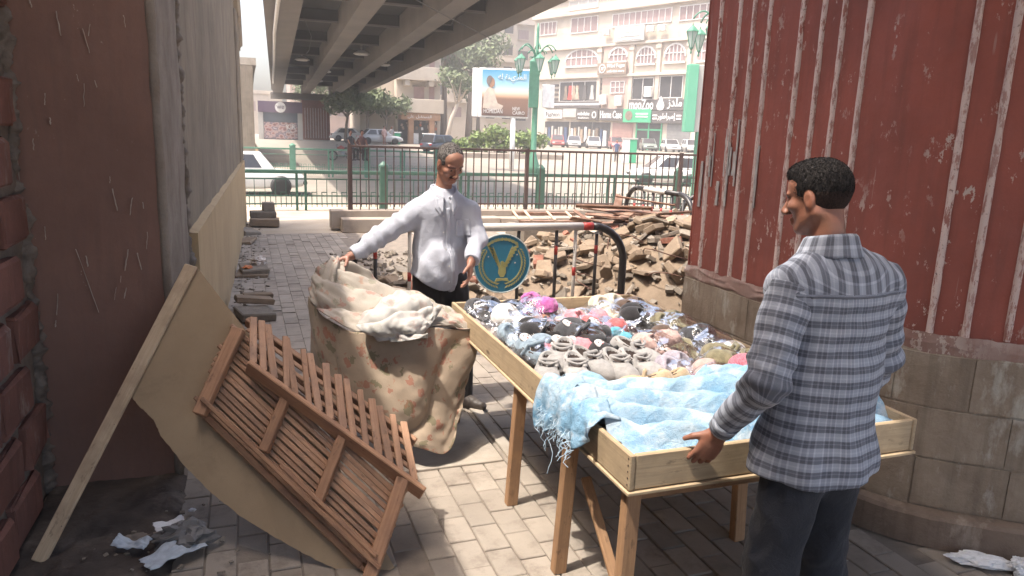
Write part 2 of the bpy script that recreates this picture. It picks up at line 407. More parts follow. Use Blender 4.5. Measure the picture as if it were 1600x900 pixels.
for k in range(26):                             # pale drips and scratches on the brown face
    x = r.uniform(-0.88, -0.40); z0 = r.uniform(0.75, 2.2); h = r.choice((0.03, 0.05, 0.08, 0.1, 0.3 if k % 9 == 0 else 0.06)); w = r.uniform(0.0012, 0.0032); sl_ = r.uniform(-0.25, 0.25)
    L_ = [(x-w*(0.5+abs(nz((k, i*.9, 0), 2)))+sl_*h*i/7+0.004*nz((k, i*.5, 3), 1), z0+h*i/7) for i in range(8)]; R_ = [(x+w*(0.5+abs(nz((k, i*.9, 6), 2)))+sl_*h*i/7+0.004*nz((k, i*.5, 3), 1), z0+h*i/7) for i in range(7, -1, -1)]
    g = MB(); g.prism(L_+R_, 3.766, 3.7725, axis='y'); g.build('paint_drip', M_DRIP, pier)
g = MB(); g.smooth = True                       # crumbled joint between pier and ramp wall
zz = np.linspace(0.9, 2.97, 300)
lumpy(g, [(-0.350 + 0.006*nz((0, 2, z), 9), 4.70 + 0.035*fbm((7, 0, z), 3), z) for z in zz], [0.030+0.014*fbm((1, 5, z), 7) for z in zz], 12, 0.8, 20)
g.build('crumbled_joint', M_MORTAR, pier, fix=False)

bw = empty('block_wall', (-1.15, 2.8, 0), 'red-brown block wall with thick crumbling mortar at the left edge', 'wall')
g = MB()
def mort(u, v):
    y = 1.5 + 2.3*u; z = 4.3*v
    return (-0.945 + 0.010*fbm((0, y, z), 7), y, z)
g.smooth = True; g.grid(mort, 60, 110); g.bx(-1.4, -0.97, -4.0, 3.77, 0, 4.29); g.build('mortar_bed', M_MORTAR, bw, fix=False)  # wall carried higher and back behind the camera, unseen, to block the sun
r = random.Random(5)
blk = []
for s in range(3):
    me = MB().box((0, 0, 0), (0.10, 0.385, 0.195)).mesh('block', M_BLOCK2, bevel=0.014, seg=2); blk.append(jitter(me, 0.010, s))
for row in range(12):
    for c in range(6):
        y = 1.62 + c*0.435 + (0.215 if row % 2 else 0); z = 0.125 + row*0.24
        ly = 0.40
        if y + ly/2 > 3.74: ly = 2*(3.74-y) if y < 3.70 else 0
        if ly < 0.08: continue
        inst('block', blk[r.randrange(3)], bw, (-0.962 + r.uniform(-0.006, 0.008), y - (0.2-ly/2 if ly < 0.4 else 0)*0, z), (0, r.uniform(-0.02, 0.02), r.uniform(-0.015, 0.015)), (1, ly/0.40, 1))
g = MB(); g.smooth = True                       # lumpy mortar bead in the inner corner
zz = np.linspace(0.0, 2.98, 420)
lumpy(g, [(-0.945 + 0.02*fbm((0, 2, z), 3), 3.775 + 0.012*nz((7, 0, z), 6), z) for z in zz], [0.034+0.016*fbm((1, 5, z), 5) for z in zz], 14, 0.75, 22)
g.build('mortar_bead', M_MORTAR, bw, fix=False)

rw = empty('ramp_wall', (-0.2, 9, 0), 'long grey stained ramp wall with tan plinth beside the walkway', 'wall')
def wu(y): return -0.36 + 0.0286*(y-3.8)
def wallf(u, v):
    y = 4.72 + 8.6*u; z = 1.0 + 3.3*v
    return (wu(y) + 0.012*fbm((0, y, z), 1.5), y, z)
g = MB(); g.smooth = True; g.grid(wallf, 70, 40); g.build('wall_panel', M_PLASTER, rw, fix=False)
g = MB(); g.prism([(wu(4.74)-0.4, 4.74), (wu(4.74)-0.03, 4.74), (wu(14.35)-0.03, 14.35), (wu(14.35)-0.4, 14.35)], 0, 4.28); g.build('wall_core', M_PLASTER, rw)
g = MB()
def plf(u, v):
    y = 4.75 + 9.6*u; z = 1.09*v
    return (wu(y) + 0.045 + 0.006*fbm((0, y, z), 2), y, z)
g.smooth = True; g.grid(plf, 80, 16)
g.add([plf(0, 1), plf(1, 1), (wu(14.35)-0.02, 14.35, 1.115), (wu(4.75)-0.02, 4.75, 1.115)], [(0, 1, 2, 3)])
g.add([(wu(4.75)+0.05, 4.748, 0), (wu(4.75)-0.10, 4.748, 0), (wu(4.75)-0.10, 4.748, 1.1), (wu(4.75)+0.05, 4.748, 1.1)], [(0, 1, 2, 3)])
g.add([(wu(14.35)+0.045, 14.352, 0), (wu(14.35)-0.35, 14.352, 0), (wu(14.35)-0.35, 14.352, 1.1), (wu(14.35)+0.045, 14.352, 1.1)], [(0, 1, 2, 3)])
g.build('wall_plinth', M_TAN, rw, fix=False)
g = MB(); g.prism([(wu(13.2)-0.1, 13.2), (wu(13.2)+0.035, 13.2), (wu(14.3)+0.035, 14.3), (wu(14.3)-0.1, 14.3)], 1.12, 3.55); g.build('end_pilaster', M_PLASTER, rw, bevel=0.02)
g = MB()                                        # coping that curls over the end of the wall
prof = [(-0.12, 0), (0.05, 0), (0.05, 0.05), (0.09, 0.09), (0.09, 0.2), (0.05, 0.24), (-0.12, 0.24)]
pth = [(4.9, 4.28), (9, 4.28), (12.4, 4.2), (13.2, 4.05), (13.8, 3.75), (14.2, 3.4), (14.42, 3.0)]
for (y0, z0), (y1, z1) in zip(pth, pth[1:]):
    a = [(wu(y0)+px, y0, z0+pz) for px, pz in prof]; b = [(wu(y1)+px, y1, z1+pz) for px, pz in prof]; n = len(prof)
    g.add(a+b, [(i, (i+1) % n, n+(i+1) % n, n+i) for i in range(n)] + [tuple(range(n)), tuple(range(2*n-1, n-1, -1))])
g.build('coping', M_CONC, rw)

# ------------------------------------------------------------------ right pier
rp = empty('ribbed_pier', (4.2, 2.9, 0), 'red ribbed flyover pier with flaking paint and brown block base', 'pier')
def plan(off):
    """outline of the visible faces pushed out by off: side, rounded corner, oblique front"""
    P = [(2.68-off, 4.03+off), (2.68-off, 2.62)]
    for k in range(1, 6):
        a = k/6; p0 = (2.68-off, 2.62); p1 = (2.665-off*1.0, 2.395-off*0.35); p2 = (2.87-off*0.61, 2.208-off*0.79)
        P.append(tuple((1-a)**2*p0[i]+2*a*(1-a)*p1[i]+a*a*p2[i] for i in (0, 1)))
    P += [(2.87-off*0.61, 2.208-off*0.79), (3.9-off*0.61, 1.417-off*0.79)]
    return P
def arc(P):
    L = [0]
    for a, b in zip(P, P[1:]): L.append(L[-1]+math.dist(a, b))
    return L
def at_arc(P, L, s):
    for i in range(len(P)-1):
        if s <= L[i+1] or i == len(P)-2:
            k = (s-L[i])/(L[i+1]-L[i]); p = (P[i][0]+k*(P[i+1][0]-P[i][0]), P[i][1]+k*(P[i+1][1]-P[i][1]))
            d = Vector((P[i+1][0]-P[i][0], P[i+1][1]-P[i][1], 0)).normalized(); return p, d
P0 = plan(0); L0 = arc(P0); LT = L0[-1]
def redf(u, v):
    (x, y), d = at_arc(P0, L0, u*LT); z = 0.93 + 4.2*v; n = Vector((-d.y, d.x, 0))*-1
    o = 0.005*fbm((x, y, z), 2.2); return (x-abs(n.x)*o, y-abs(n.y)*o, z)
g = MB(); g.smooth = True; g.grid(redf, 110, 90)
back = [(4.0, 1.42), (7.5, 1.42), (7.5, 4.02), (2.7, 4.02)]
for z0, z1 in ((0.5, 5.12),):
    ring = [(p[0]+0.03, p[1]+0.03) for p in P0[1:-1]] + [(4.0, 1.5), (7.5, 1.5), (7.5, 4.02), (2.71, 4.02)]
    g.smooth = False; g.prism(ring, z0, z1)
g.build('pier_body', M_RED, rp, fix=False)
g = MB(); g.bx(2.676, 3.2, 4.031, 4.04, 0.93, 5.1); g.build('pier_end_face', M_RED, rp)
def rib_at(s):
    (x, y), d = at_arc(P0, L0, s); n = Vector((-d.y, d.x, 0))
    if n.x > 0: n = -n
    return (x, y), d, n
side = [3.909, 3.724, 3.597, 3.46, 3.206, 3.056, 2.921, 2.764]
ribs = [4.03-v for v in side]
sc0 = LT - math.dist((2.87, 2.208), (3.9, 1.417))
ribs += [sc0 - 0.295, sc0 - 0.130, sc0 + 0.005, sc0+0.16, sc0+0.31, sc0+0.46, sc0+0.61]
ribs = ribs[:8] + ribs[9:]
for k, s in enumerate(ribs):
    (x, y), d, n = rib_at(s); g = MB(); g.smooth = True; zz = np.linspace(0.96 + 0.05*nz((k, 0, 0), 3), 5.1, 64)
    w = 0.017 if k < 8 else 0.0155
    pr = [(-1.0, -0.3), (-0.8, 0.62), (-0.3, 1.0), (0.3, 1.0), (0.8, 0.62), (1.0, -0.3)]
    vs = []
    for z in zz:
        ww = w*(1 + 0.25*nz((k, 3, z), 9)); hh = 0.014*(1+0.35*nz((k, 9, z), 14))
        for a, b in pr: p = Vector((x, y, z)) + d*(a*ww) + n*(b*hh); vs.append(p)
    m = len(pr); g.add(vs, [(i*m+j, i*m+j+1, (i+1)*m+j+1, (i+1)*m+j) for i in range(len(zz)-1) for j in range(m-1)])
    g.build('rib', M_RIB, rp, fix=True)
# slivers of peeled poster paper near the far corner
M_PEEL = pm('peeled_poster_paper', (0.42, 0.39, 0.36), (0.3, 0.27, 0.25), 14, 0.9, 0.5, 60); r = random.Random(17)
for k in range(13):
    y = r.uniform(3.42, 3.99); z0 = r.uniform(1.28, 1.55); h = r.uniform(0.12, 0.42); w = r.uniform(0.006, 0.024); pts = []
    for i in range(9): pts.append((y-w*(0.4+0.6*abs(nz((k, i*0.6, 0), 1.7))), z0+h*i/8))
    for i in range(8, -1, -1): pts.append((y+w*(0.4+0.6*abs(nz((k, i*0.6, 5), 1.7))), z0+h*i/8))
    g = MB(); g.prism(pts, 2.669, 2.6735, axis='x'); g.build('peeled_paper', M_PEEL, rp)
# broken ledge of crumbling render between paint and base
g = MB(); g.smooth = True; PL = plan(0.012); LL = arc(PL)
def ledge(u, v):
    (x, y), d = at_arc(PL, LL, u*LL[-1]); n = rib_at(u*LT)[2]; k = fbm((u*9, v*1.5, 1), 2.0)
    fade = 1.0 if u < 0.42 else max(0.25, 1-(u-0.42)*6); o = (0.006*math.sin(v*math.pi) + 0.028*max(0, k)*math.sin(v*math.pi))*fade; z = 0.875 + 0.085*v + 0.016*fbm((u*22, 0, v*2), 1.0)
    return (x+n.x*o, y+n.y*o, z)
g.grid(ledge, 170, 12); g.build('crumbling_edge', m_paint_pier('patchy_pink_render', (0.36, 0.26, 0.22), (0.22, 0.13, 0.105), (0.42, 0.34, 0.29), (0.2, 0.07, 0.05), 0.52), rp, fix=False)
# base of blocks: mortar core and each block
PB = plan(0.012); LB = arc(PB)
g = MB()
def basef(u, v):
    (x, y), d = at_arc(PB, LB, u*LB[-1]); return (x, y, 0.93*v)
g.grid(basef, 90, 20); g.build('base_render', M_BLOCK, rp, fix=False)
PBb = plan(0.0215); LBb = arc(PBb); r = random.Random(11)
rows = [(0.168, 0.395), (0.398, 0.628), (0.631, 0.875)]
for ri, (z0, z1) in enumerate(rows):
    s = 0.0 - (0.17 if ri % 2 else 0)
    while s < LBb[-1]-0.02:
        wd = r.uniform(0.22, 0.42); a, b = max(0.004, s), min(LBb[-1], s+wd-0.003)
        if b-a > 0.04:
            g = MB(); n = max(2, int((b-a)/0.05)); vs = []; o = r.uniform(-0.006, -0.001)
            for i in range(n+1):
                (x, y), d = at_arc(PBb, LBb, a+(b-a)*i/n); nn = rib_at(min(LT, max(0, (a+(b-a)*i/n)/LBb[-1]*LT)))[2]
                for (q, zq) in ((-0.02, z0), (o, z0+0.004), (o, z1-0.004), (-0.02, z1)): vs.append((x+nn.x*q, y+nn.y*q, zq+r.uniform(-0.002, 0.002)))
            fs = [(i*4+j, i*4+j+1, (i+1)*4+j+1, (i+1)*4+j) for i in range(n) for j in range(3)] + [(0, 1, 2, 3), (n*4+3, n*4+2, n*4+1, n*4)]
            g.add(vs, fs); g.build('block', M_BLOCK, rp)
        s += wd
PK = plan(0.075); LK = arc(PK); g = MB(); vs = []; n = 60
for i in range(n+1):
    (x, y), d = at_arc(PK, LK, LK[-1]*i/n); nn = rib_at(LT*i/n)[2]; w = 0.006*fbm((i*0.3, 0, 0), 2)
    for q, z in ((0.0, 0), (w, 0.135), (-0.012+w, 0.152), (-0.08, 0.165)): vs.append((x+nn.x*q, y+nn.y*q, z))
g.add(vs, [(i*4+j, i*4+j+1, (i+1)*4+j+1, (i+1)*4+j) for i in range(n) for j in range(3)]); g.build('base_step', M_CONC and m_block('dark_stained_step', (0.2, 0.15, 0.115), (0.14, 0.1, 0.075), (0.25, 0.2, 0.16)), rp)

# ------------------------------------------------------------------ the flyover
fo = empty('flyover', (4, 40, 0), 'concrete flyover with parallel girders and dark underside crossing overhead', 'bridge')
def edge(y, u20, u88): return u20 + (u88-u20)*(y-20)/68
VS = [17.2, 20, 30, 40, 50, 60, 70, 80, 88.5]
for (a20, a88, b20, b88) in ((0.9, 3.13, 1.61, 4.17), (3.15, 6.14, 3.75, 7.07), (5.45, 9.16, 6.08, 10.04), (7.61, 11.82, 8.22, 12.33)):
    g = MB()
    for y0, y1 in ((VS[0], VS[-1]),):
        xa0, xb0, xa1, xb1 = edge(y0, a20, a88), edge(y0, b20, b88), edge(y1, a20, a88), edge(y1, b20, b88)
        vs = [(xa0, y0, 5.2), (xb0, y0, 5.2), (xb1, y1, 5.2), (xa1, y1, 5.2), (xa0, y0, 6.25), (xb0, y0, 6.25), (xb1, y1, 6.25), (xa1, y1, 6.25)]
        g.add(vs, ((0,3,2,1),(4,5,6,7),(0,1,5,4),(1,2,6,5),(2,3,7,6),(3,0,4,7)))
    g.build('girder', M_GIRDER, fo)
def slabq(y0, y1, l, rr, z0, z1):
    return [(l[0], y0, z0), (rr[0], y0, z0), (rr[1], y1, z0), (l[1], y1, z0), (l[0], y0, z1), (rr[0], y0, z1), (rr[1], y1, z1), (l[1], y1, z1)]
BF = ((0,3,2,1),(4,5,6,7),(0,1,5,4),(1,2,6,5),(2,3,7,6),(3,0,4,7))
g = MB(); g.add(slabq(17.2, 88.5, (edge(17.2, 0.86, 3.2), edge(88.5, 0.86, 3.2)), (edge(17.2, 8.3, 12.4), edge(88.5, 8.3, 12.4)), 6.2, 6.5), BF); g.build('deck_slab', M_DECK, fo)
g = MB(); g.add(slabq(17.2, 88.5, (edge(17.2, 0.5, 3.0), edge(88.5, 0.5, 3.0)), (edge(17.2, 0.9, 3.13), edge(88.5, 0.9, 3.13)), 5.5, 6.55), BF); g.build('parapet_beam', M_GIRDER, fo)
for i, y in enumerate((20.5, 25.5, 31.0, 38.2, 45.9, 54.2, 62.6, 70.9, 79.5)):
    for k, (a20, a88, b20, b88) in enumerate(((1.61, 4.17, 3.15, 6.14), (3.75, 7.07, 5.45, 9.16), (6.08, 10.04, 7.61, 11.82))):
        x0, x1 = edge(y, a20, a88)-0.05, edge(y, b20, b88)+0.05
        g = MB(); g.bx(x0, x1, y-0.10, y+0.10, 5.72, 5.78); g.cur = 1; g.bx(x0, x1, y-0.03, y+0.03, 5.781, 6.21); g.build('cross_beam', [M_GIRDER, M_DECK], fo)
g = MB(); g.bx(2.9, 12.6, 87.2, 89.2, 4.55, 5.24); g.build('cap_beam', M_GIRDER, fo, bevel=0.05)
g = MB(); g.prism([(0.50, 4.9), (0.50, -3.5), (9.5, -3.5), (9.5, 4.9)], 5.12, 5.9); g.build('deck_slab', M_DECK, fo)  # unseen deck overhead, its edges cut to set where sun and shade fall
g = MB(); g.bx(-3.2, 0.495, -3.5, 1.25, 5.13, 6.1); g.build('cap_beam', M_GIRDER, fo)  # unseen beam added overhead to block sun and darken the foreground
M_LAMPG = pm('dull_lamp_metal', (0.5, 0.47, 0.43), (0.4, 0.37, 0.34), 5, 0.5, 0, vary=0.1)
for (x, y) in ((6.4, 27), (6.0, 41), (5.6, 56), (6.2, 68), (8.2, 47), (3.4, 47)):
    g = MB(); g.smooth = True; g.lathe([(0.05, 0.62), (0.05, 0.2), (0.2, 0.16), (0.42, 0.04), (0.44, 0.0), (0.3, -0.06), (0.1, -0.08)], (x, y, 5.55), 18); g.build('deck_lamp', M_LAMPG, fo)
M_CABLE = pm('black_cable', (0.05, 0.045, 0.04), None, 5, 0.6, 0)
for pts in (((2.3, 30, 5.6), (2.6, 31, 5.15), (2.75, 34, 4.9), (2.8, 36, 4.95)), ((4.1, 20, 5.15), (6.2, 23, 5.05), (9.0, 27.5, 5.1)), ((6.6, 24, 5.6), (6.75, 25.5, 5.25), (6.8, 27, 5.45))):
    g = MB(); g.tube(pts, 0.015, 5); g.build('loose_cable', M_CABLE, fo)
g = MB(); g.smooth = True                          # drain pipe along the edge
g.tube([(0.98, 20.5, 5.1), (1.05, 24, 5.05), (1.2, 30, 5.08), (1.75, 46, 5.1), (2.4, 66, 5.1)], 0.06, 8); g.build('drain_pipe', M_LAMPG, fo)

# ------------------------------------------------------------------ soft shapes: distance fields turned into meshes
class SDF:
    def __init__(s, xs, ys, zs):
        s.ax = [np.asarray(a, dtype=np.float64) for a in (xs, ys, zs)]
        s.D = np.full([len(a) for a in s.ax], 1.0, dtype=np.float32)
    @staticmethod
    def axis(lo, hi, fine, coarse, spans):
        """coordinate line with fine steps inside spans, coarse outside"""
        out = [lo]
        while out[-1] < hi:
            x = out[-1]; st = coarse
            for a, b in spans:
                if a-0.02 <= x <= b: st = fine
            out.append(x+st)
        return np.array(out)
    def _sl(s, lo, hi):
        return tuple(slice(max(0, int(np.searchsorted(a, l))-1), min(len(a), int(np.searchsorted(a, h))+1)) for a, l, h in zip(s.ax, lo, hi))
    def _grid(s, sl):
        return np.meshgrid(*[a[q] for a, q in zip(s.ax, sl)], indexing='ij', sparse=True)
    def put(s, sl, d, k, sub=False):
        a = s.D[sl]
        if sub:
            d = -d; h = np.clip(0.5+0.5*(d-a)/max(k, 1e-6), 0, 1); s.D[sl] = a*(1-h)+d*h + k*h*(1-h)
        else:
            h = np.clip(0.5+0.5*(d-a)/max(k, 1e-6), 0, 1); s.D[sl] = d*(1-h)+a*h - k*h*(1-h)
    def cone(s, a, b, ra, rb, k=0.02, flat=None, sub=False):
        """tapered capsule; flat=(axis vector, factor) squashes it along that axis"""
        a = np.array(a, float); b = np.array(b, float); m = max(ra, rb)*(1.0 if flat is None else 1.6)+0.05+k
        sl = s._sl(np.minimum(a, b)-m, np.maximum(a, b)+m); X, Y, Z = s._grid(sl); d = b-a; L2 = max(d @ d, 1e-9)
        t = np.clip(((X-a[0])*d[0]+(Y-a[1])*d[1]+(Z-a[2])*d[2])/L2, 0, 1)
        px, py, pz = X-a[0]-t*d[0], Y-a[1]-t*d[1], Z-a[2]-t*d[2]
        q = px*px+py*py+pz*pz
        if flat is not None:
            n = np.array(flat[0], float); n /= np.linalg.norm(n); c = px*n[0]+py*n[1]+pz*n[2]; q = q + c*c*(1/flat[1]**2-1)
        s.put(sl, np.sqrt(q)-(ra+t*(rb-ra)), k, sub); return s
    def ell(s, c, r, k=0.02, rot=None, sub=False):
        c = np.array(c, float); r = np.array(r, float); m = r.max()+0.05+k
        sl = s._sl(c-m, c+m); X, Y, Z = s._grid(sl); x, y, z = X-c[0], Y-c[1], Z-c[2]
        if rot is not None:
            R = np.array(rot); x, y, z = R[0, 0]*x+R[1, 0]*y+R[2, 0]*z, R[0, 1]*x+R[1, 1]*y+R[2, 1]*z, R[0, 2]*x+R[1, 2]*y+R[2, 2]*z
        p = np.sqrt((x/r[0])**2+(y/r[1])**2+(z/r[2])**2); g = np.sqrt((x/r[0]**2)**2+(y/r[1]**2)**2+(z/r[2]**2)**2)
        s.put(sl, p*(p-1)/np.maximum(g, 1e-4), k, sub); return s
    def cut(s, p, n):
        """keep the side the normal points away from"""
        X, Y, Z = np.meshgrid(*s.ax, indexing='ij', sparse=True); n = np.array(n, float); n /= np.linalg.norm(n)
        d = (X-p[0])*n[0]+(Y-p[1])*n[1]+(Z-p[2])*n[2]; s.D = np.maximum(s.D, d).astype(np.float32); return s
    def shell(s, th): s.D = (np.abs(s.D+th/2)-th/2).astype(np.float32); return s
    def warp(s, fn):
        X, Y, Z = np.meshgrid(*s.ax, indexing='ij', sparse=False); m = np.abs(s.D) < 0.06
        s.D[m] += fn(X[m], Y[m], Z[m]).astype(np.float32); return s
    def nets(s):
        D = s.D; S = D < 0; nx, ny, nz_ = D.shape; c = np.zeros((nx-1, ny-1, nz_-1), np.int8)
        for i in (0, 1):
            for j in (0, 1):
                for k in (0, 1): c += S[i:nx-1+i, j:ny-1+j, k:nz_-1+k]
        act = (c > 0) & (c < 8); I, J, K = np.nonzero(act); n = len(I); idx = np.full(act.shape, -1, np.int64); idx[I, J, K] = np.arange(n)
        P = np.zeros((n, 3)); cnt = np.zeros(n)
        cor = [(i, j, k) for i in (0, 1) for j in (0, 1) for k in (0, 1)]
        for a in cor:
            for b in cor:
                if sum(abs(u-v) for u, v in zip(a, b)) == 1 and a < b:
                    da, db = D[I+a[0], J+a[1], K+a[2]], D[I+b[0], J+b[1], K+b[2]]; x = (da < 0) != (db < 0)
                    t = np.where(x, da/np.where(x, da-db, 1), 0)
                    for q, (aa, ids) in enumerate(zip(s.ax, (I, J, K))):
                        pa, pb = aa[ids+a[q]], aa[ids+b[q]]; P[:, q] += np.where(x, pa+(pb-pa)*t, 0)
                    cnt += x
        P /= cnt[:, None]; F = []
        for axn in range(3):
            A = np.swapaxes(S, 0, axn) if axn else S
            lo, hi = [slice(None)]*3, [slice(None)]*3; lo[axn] = slice(0, -1); hi[axn] = slice(1, None)
            X = S[tuple(lo)] != S[tuple(hi)]; i, j, k = np.nonzero(X); neg = S[tuple(lo)][i, j, k]
            o = [q for q in range(3) if q != axn]; co = [i, j, k]
            ok = (co[o[0]] > 0) & (co[o[1]] > 0) & (co[o[0]] < act.shape[o[0]]) & (co[o[1]] < act.shape[o[1]])
            co = [q[ok] for q in co]; neg = neg[ok]; qs = []
            for d0, d1 in ((1, 1), (0, 1), (0, 0), (1, 0)):
                cc = list(co); cc[o[0]] = cc[o[0]]-d0; cc[o[1]] = cc[o[1]]-d1; qs.append(idx[cc[0], cc[1], cc[2]])
            Q = np.stack(qs, 1); fl = neg if axn != 1 else ~neg; Q[~fl] = Q[~fl][:, ::-1]; F.append(Q)
        F = np.concatenate(F); F = F[(F >= 0).all(1)]
        return P, F
    def mesh(s, name, mat, smooth_iter=1, post=None):
        P, F = s.nets()
        for _ in range(smooth_iter):                      # light Laplacian smoothing
            A = np.zeros_like(P); c = np.zeros(len(P))
            for a, b in ((0, 1), (1, 2), (2, 3), (3, 0)):
                np.add.at(A, F[:, a], P[F[:, b]]); np.add.at(A, F[:, b], P[F[:, a]]); np.add.at(c, F[:, a], 1); np.add.at(c, F[:, b], 1)
            P = 0.5*P + 0.5*A/np.maximum(c, 1)[:, None]
        me = bpy.data.meshes.new(name); me.vertices.add(len(P)); me.vertices.foreach_set('co', P.astype(np.float32).ravel())
        me.loops.add(len(F)*4); me.loops.foreach_set('vertex_index', F.astype(np.int32).ravel())
        me.polygons.add(len(F)); me.polygons.foreach_set('loop_start', np.arange(0, len(F)*4, 4, dtype=np.int32))
        me.polygons.foreach_set('use_smooth', np.ones(len(F), bool))
        me.update(calc_edges=True); me.validate()
        for m in (mat if isinstance(mat, (list, tuple)) else (mat,)): me.materials.append(m)
        if post: post(me, P)
        return me
_h = np.random.RandomState(4).rand(4096)
def vnoise(x, y, z):
    """value noise, vectorised, about -1..1"""
    xi, yi, zi = np.floor(x).astype(np.int64), np.floor(y).astype(np.int64), np.floor(z).astype(np.int64); fx, fy, fz = x-xi, y-yi, z-zi
    fx, fy, fz = (f*f*(3-2*f) for f in (fx, fy, fz)); r = 0
    for i in (0, 1):
        for j in (0, 1):
            for k in (0, 1):
                hsh = _h[((xi+i)*73856093 ^ (yi+j)*19349663 ^ (zi+k)*83492791) & 4095]
                r = r + hsh*(fx if i else 1-fx)*(fy if j else 1-fy)*(fz if k else 1-fz)
    return r*2-1
def catmull(P, nu, nv):
    """smooth surface through a grid of control points P[row][col]"""
    P = np.array(P, float); R, Cn, _ = P.shape
    def w(n, m):
        W = np.zeros((m, n))
        for i, t in enumerate(np.linspace(0, n-1, m)):
            k = min(int(t), n-2); f = t-k; c = (-0.5*f+f*f-0.5*f**3, 1-2.5*f*f+1.5*f**3, 0.5*f+2*f*f-1.5*f**3, -0.5*f*f+0.5*f**3)
            for q, cc in zip((k-1, k, k+1, k+2), c):
                if q < 0: W[i, 0] += 2*cc; W[i, 1] -= cc
                elif q >= n: W[i, n-1] += 2*cc; W[i, n-2] -= cc
                else: W[i, q] += cc
        return W
    return np.einsum('ar,bc,rcd->abd', w(R, nv), w(Cn, nu), P)
def sheet(mb, G):
    nv, nu, _ = G.shape
    mb.add([tuple(p) for p in G.reshape(-1, 3)], [(j*nu+i, j*nu+i+1, (j+1)*nu+i+1, (j+1)*nu+i) for j in range(nv-1) for i in range(nu-1)])
def normals(G):
    du = np.gradient(G, axis=1); dv = np.gradient(G, axis=0); n = np.cross(du, dv); return n/np.maximum(np.linalg.norm(n, axis=2, keepdims=True), 1e-9)

# ------------------------------------------------------------------ materials of the things
def m_wood(name, a, b, c=None, grain=1.0, knots=True, coords='object', rough=0.7):
    t = NT(name); v = t.pos(coords); oi = t.n('ShaderNodeObjectInfo').outputs['Random']
    off = t.comb(t.math('MULTIPLY', oi, 17.0), t.math('MULTIPLY', oi, 31.0), t.math('MULTIPLY', oi, 11.0))
    va = t.n('ShaderNodeVectorMath', operation='ADD'); t.l(v, va.inputs[0]); t.l(off, va.inputs[1]); v = va.outputs[0]
    st = t.mapped(v, (1.3*grain, 22*grain, 22*grain))
    g = t.noise(st, 2.2, 6, 0.62, 0.6); col = t.mix(t.ramp(g, 0.3, 0.7), a, b)
    col = t.mix(t.math('MULTIPLY', t.ramp(t.noise(t.mapped(v, (3, 90, 90)), 1.5, 4, 0.6), 0.45, 0.7), 0.4), col, tuple(0.6*x for x in b))
    if knots:
        kd = t.voro(t.mapped(v, (3.2, 9, 9)), 1.0); col = t.mix(t.ramp(kd, 0.07, 0.13, (1, 1, 1), (0, 0, 0)), col, tuple(0.35*x for x in b))
    if c:
        col = t.mix(t.math('MULTIPLY', t.ramp(t.noise(t.mapped(v, (3, 3, 3)), 2.5, 5, 0.65), 0.46, 0.66), 0.75), col, c)
        col = t.mix(t.math('MULTIPLY', t.ramp(t.noise(t.mapped(v, (6, 14, 14)), 2.5, 5, 0.7), 0.6, 0.68), 0.55), col, tuple(0.45*x for x in c))
    col = t.vary(col, 0.16)
    return t.done(col, rough, t.bump(g, 0.3, 0.003), spec=0.3)
M_PINE = m_wood('pale_pine', (0.52, 0.395, 0.25), (0.42, 0.305, 0.185), (0.35, 0.26, 0.165))
M_LEG = m_wood('orange_pine_leg', (0.40, 0.235, 0.125), (0.31, 0.17, 0.085), (0.26, 0.15, 0.085))
M_SLAT = m_wood('reddish_crate_wood', (0.45, 0.27, 0.17), (0.34, 0.19, 0.115), (0.24, 0.15, 0.105), knots=False)
M_SLATB = m_wood('brown_crate_beam', (0.42, 0.24, 0.14), (0.33, 0.175, 0.1), (0.25, 0.14, 0.09))
M_LATH = m_wood('pale_lath', (0.50, 0.39, 0.27), (0.42, 0.31, 0.20), (0.33, 0.24, 0.16), knots=False)
M_OLDWOOD = m_wood('old_brown_board', (0.22, 0.12, 0.08), (0.15, 0.08, 0.055), (0.28, 0.2, 0.15), knots=False)
M_PALEW = m_wood('pale_frame_wood', (0.5, 0.38, 0.28), (0.42, 0.3, 0.2))
def m_hardboard():
    t = NT('brown_hardboard'); v = t.pos('object')
    col = t.mix(t.ramp(t.noise(v, 2.2, 6, 0.6), 0.3, 0.7), (0.36, 0.265, 0.165), (0.27, 0.19, 0.115))
    col = t.mix(t.math('MULTIPLY', t.ramp(t.noise(v, 1.7, 6, 0.7, 0.8), 0.52, 0.62), 0.35), col, (0.2, 0.145, 0.09))
    col = t.mix(t.math('MULTIPLY', t.ramp(t.noise(v, 7, 5, 0.7), 0.55, 0.75), 0.35), col, (0.22, 0.16, 0.1))
    sc = t.math('MULTIPLY', t.ramp(t.noise(t.mapped(v, (70, 3, 3), (0, 0, 0.5)), 1.0, 3, 0.5), 0.7, 0.72), t.ramp(t.noise(v, 3, 2), 0.5, 0.6))
    col = t.mix(t.math('MULTIPLY', sc, 0.4), col, (0.45, 0.36, 0.26))
    col = t.mix(t.ramp(t.noise(v, 260, 3, 0.6), 0.6, 0.75), col, (0.25, 0.18, 0.11))
    return t.done(col, 0.72, t.bump(t.noise(v, 180, 3, 0.6), 0.12, 0.003), spec=0.35)
M_HARD = m_hardboard()

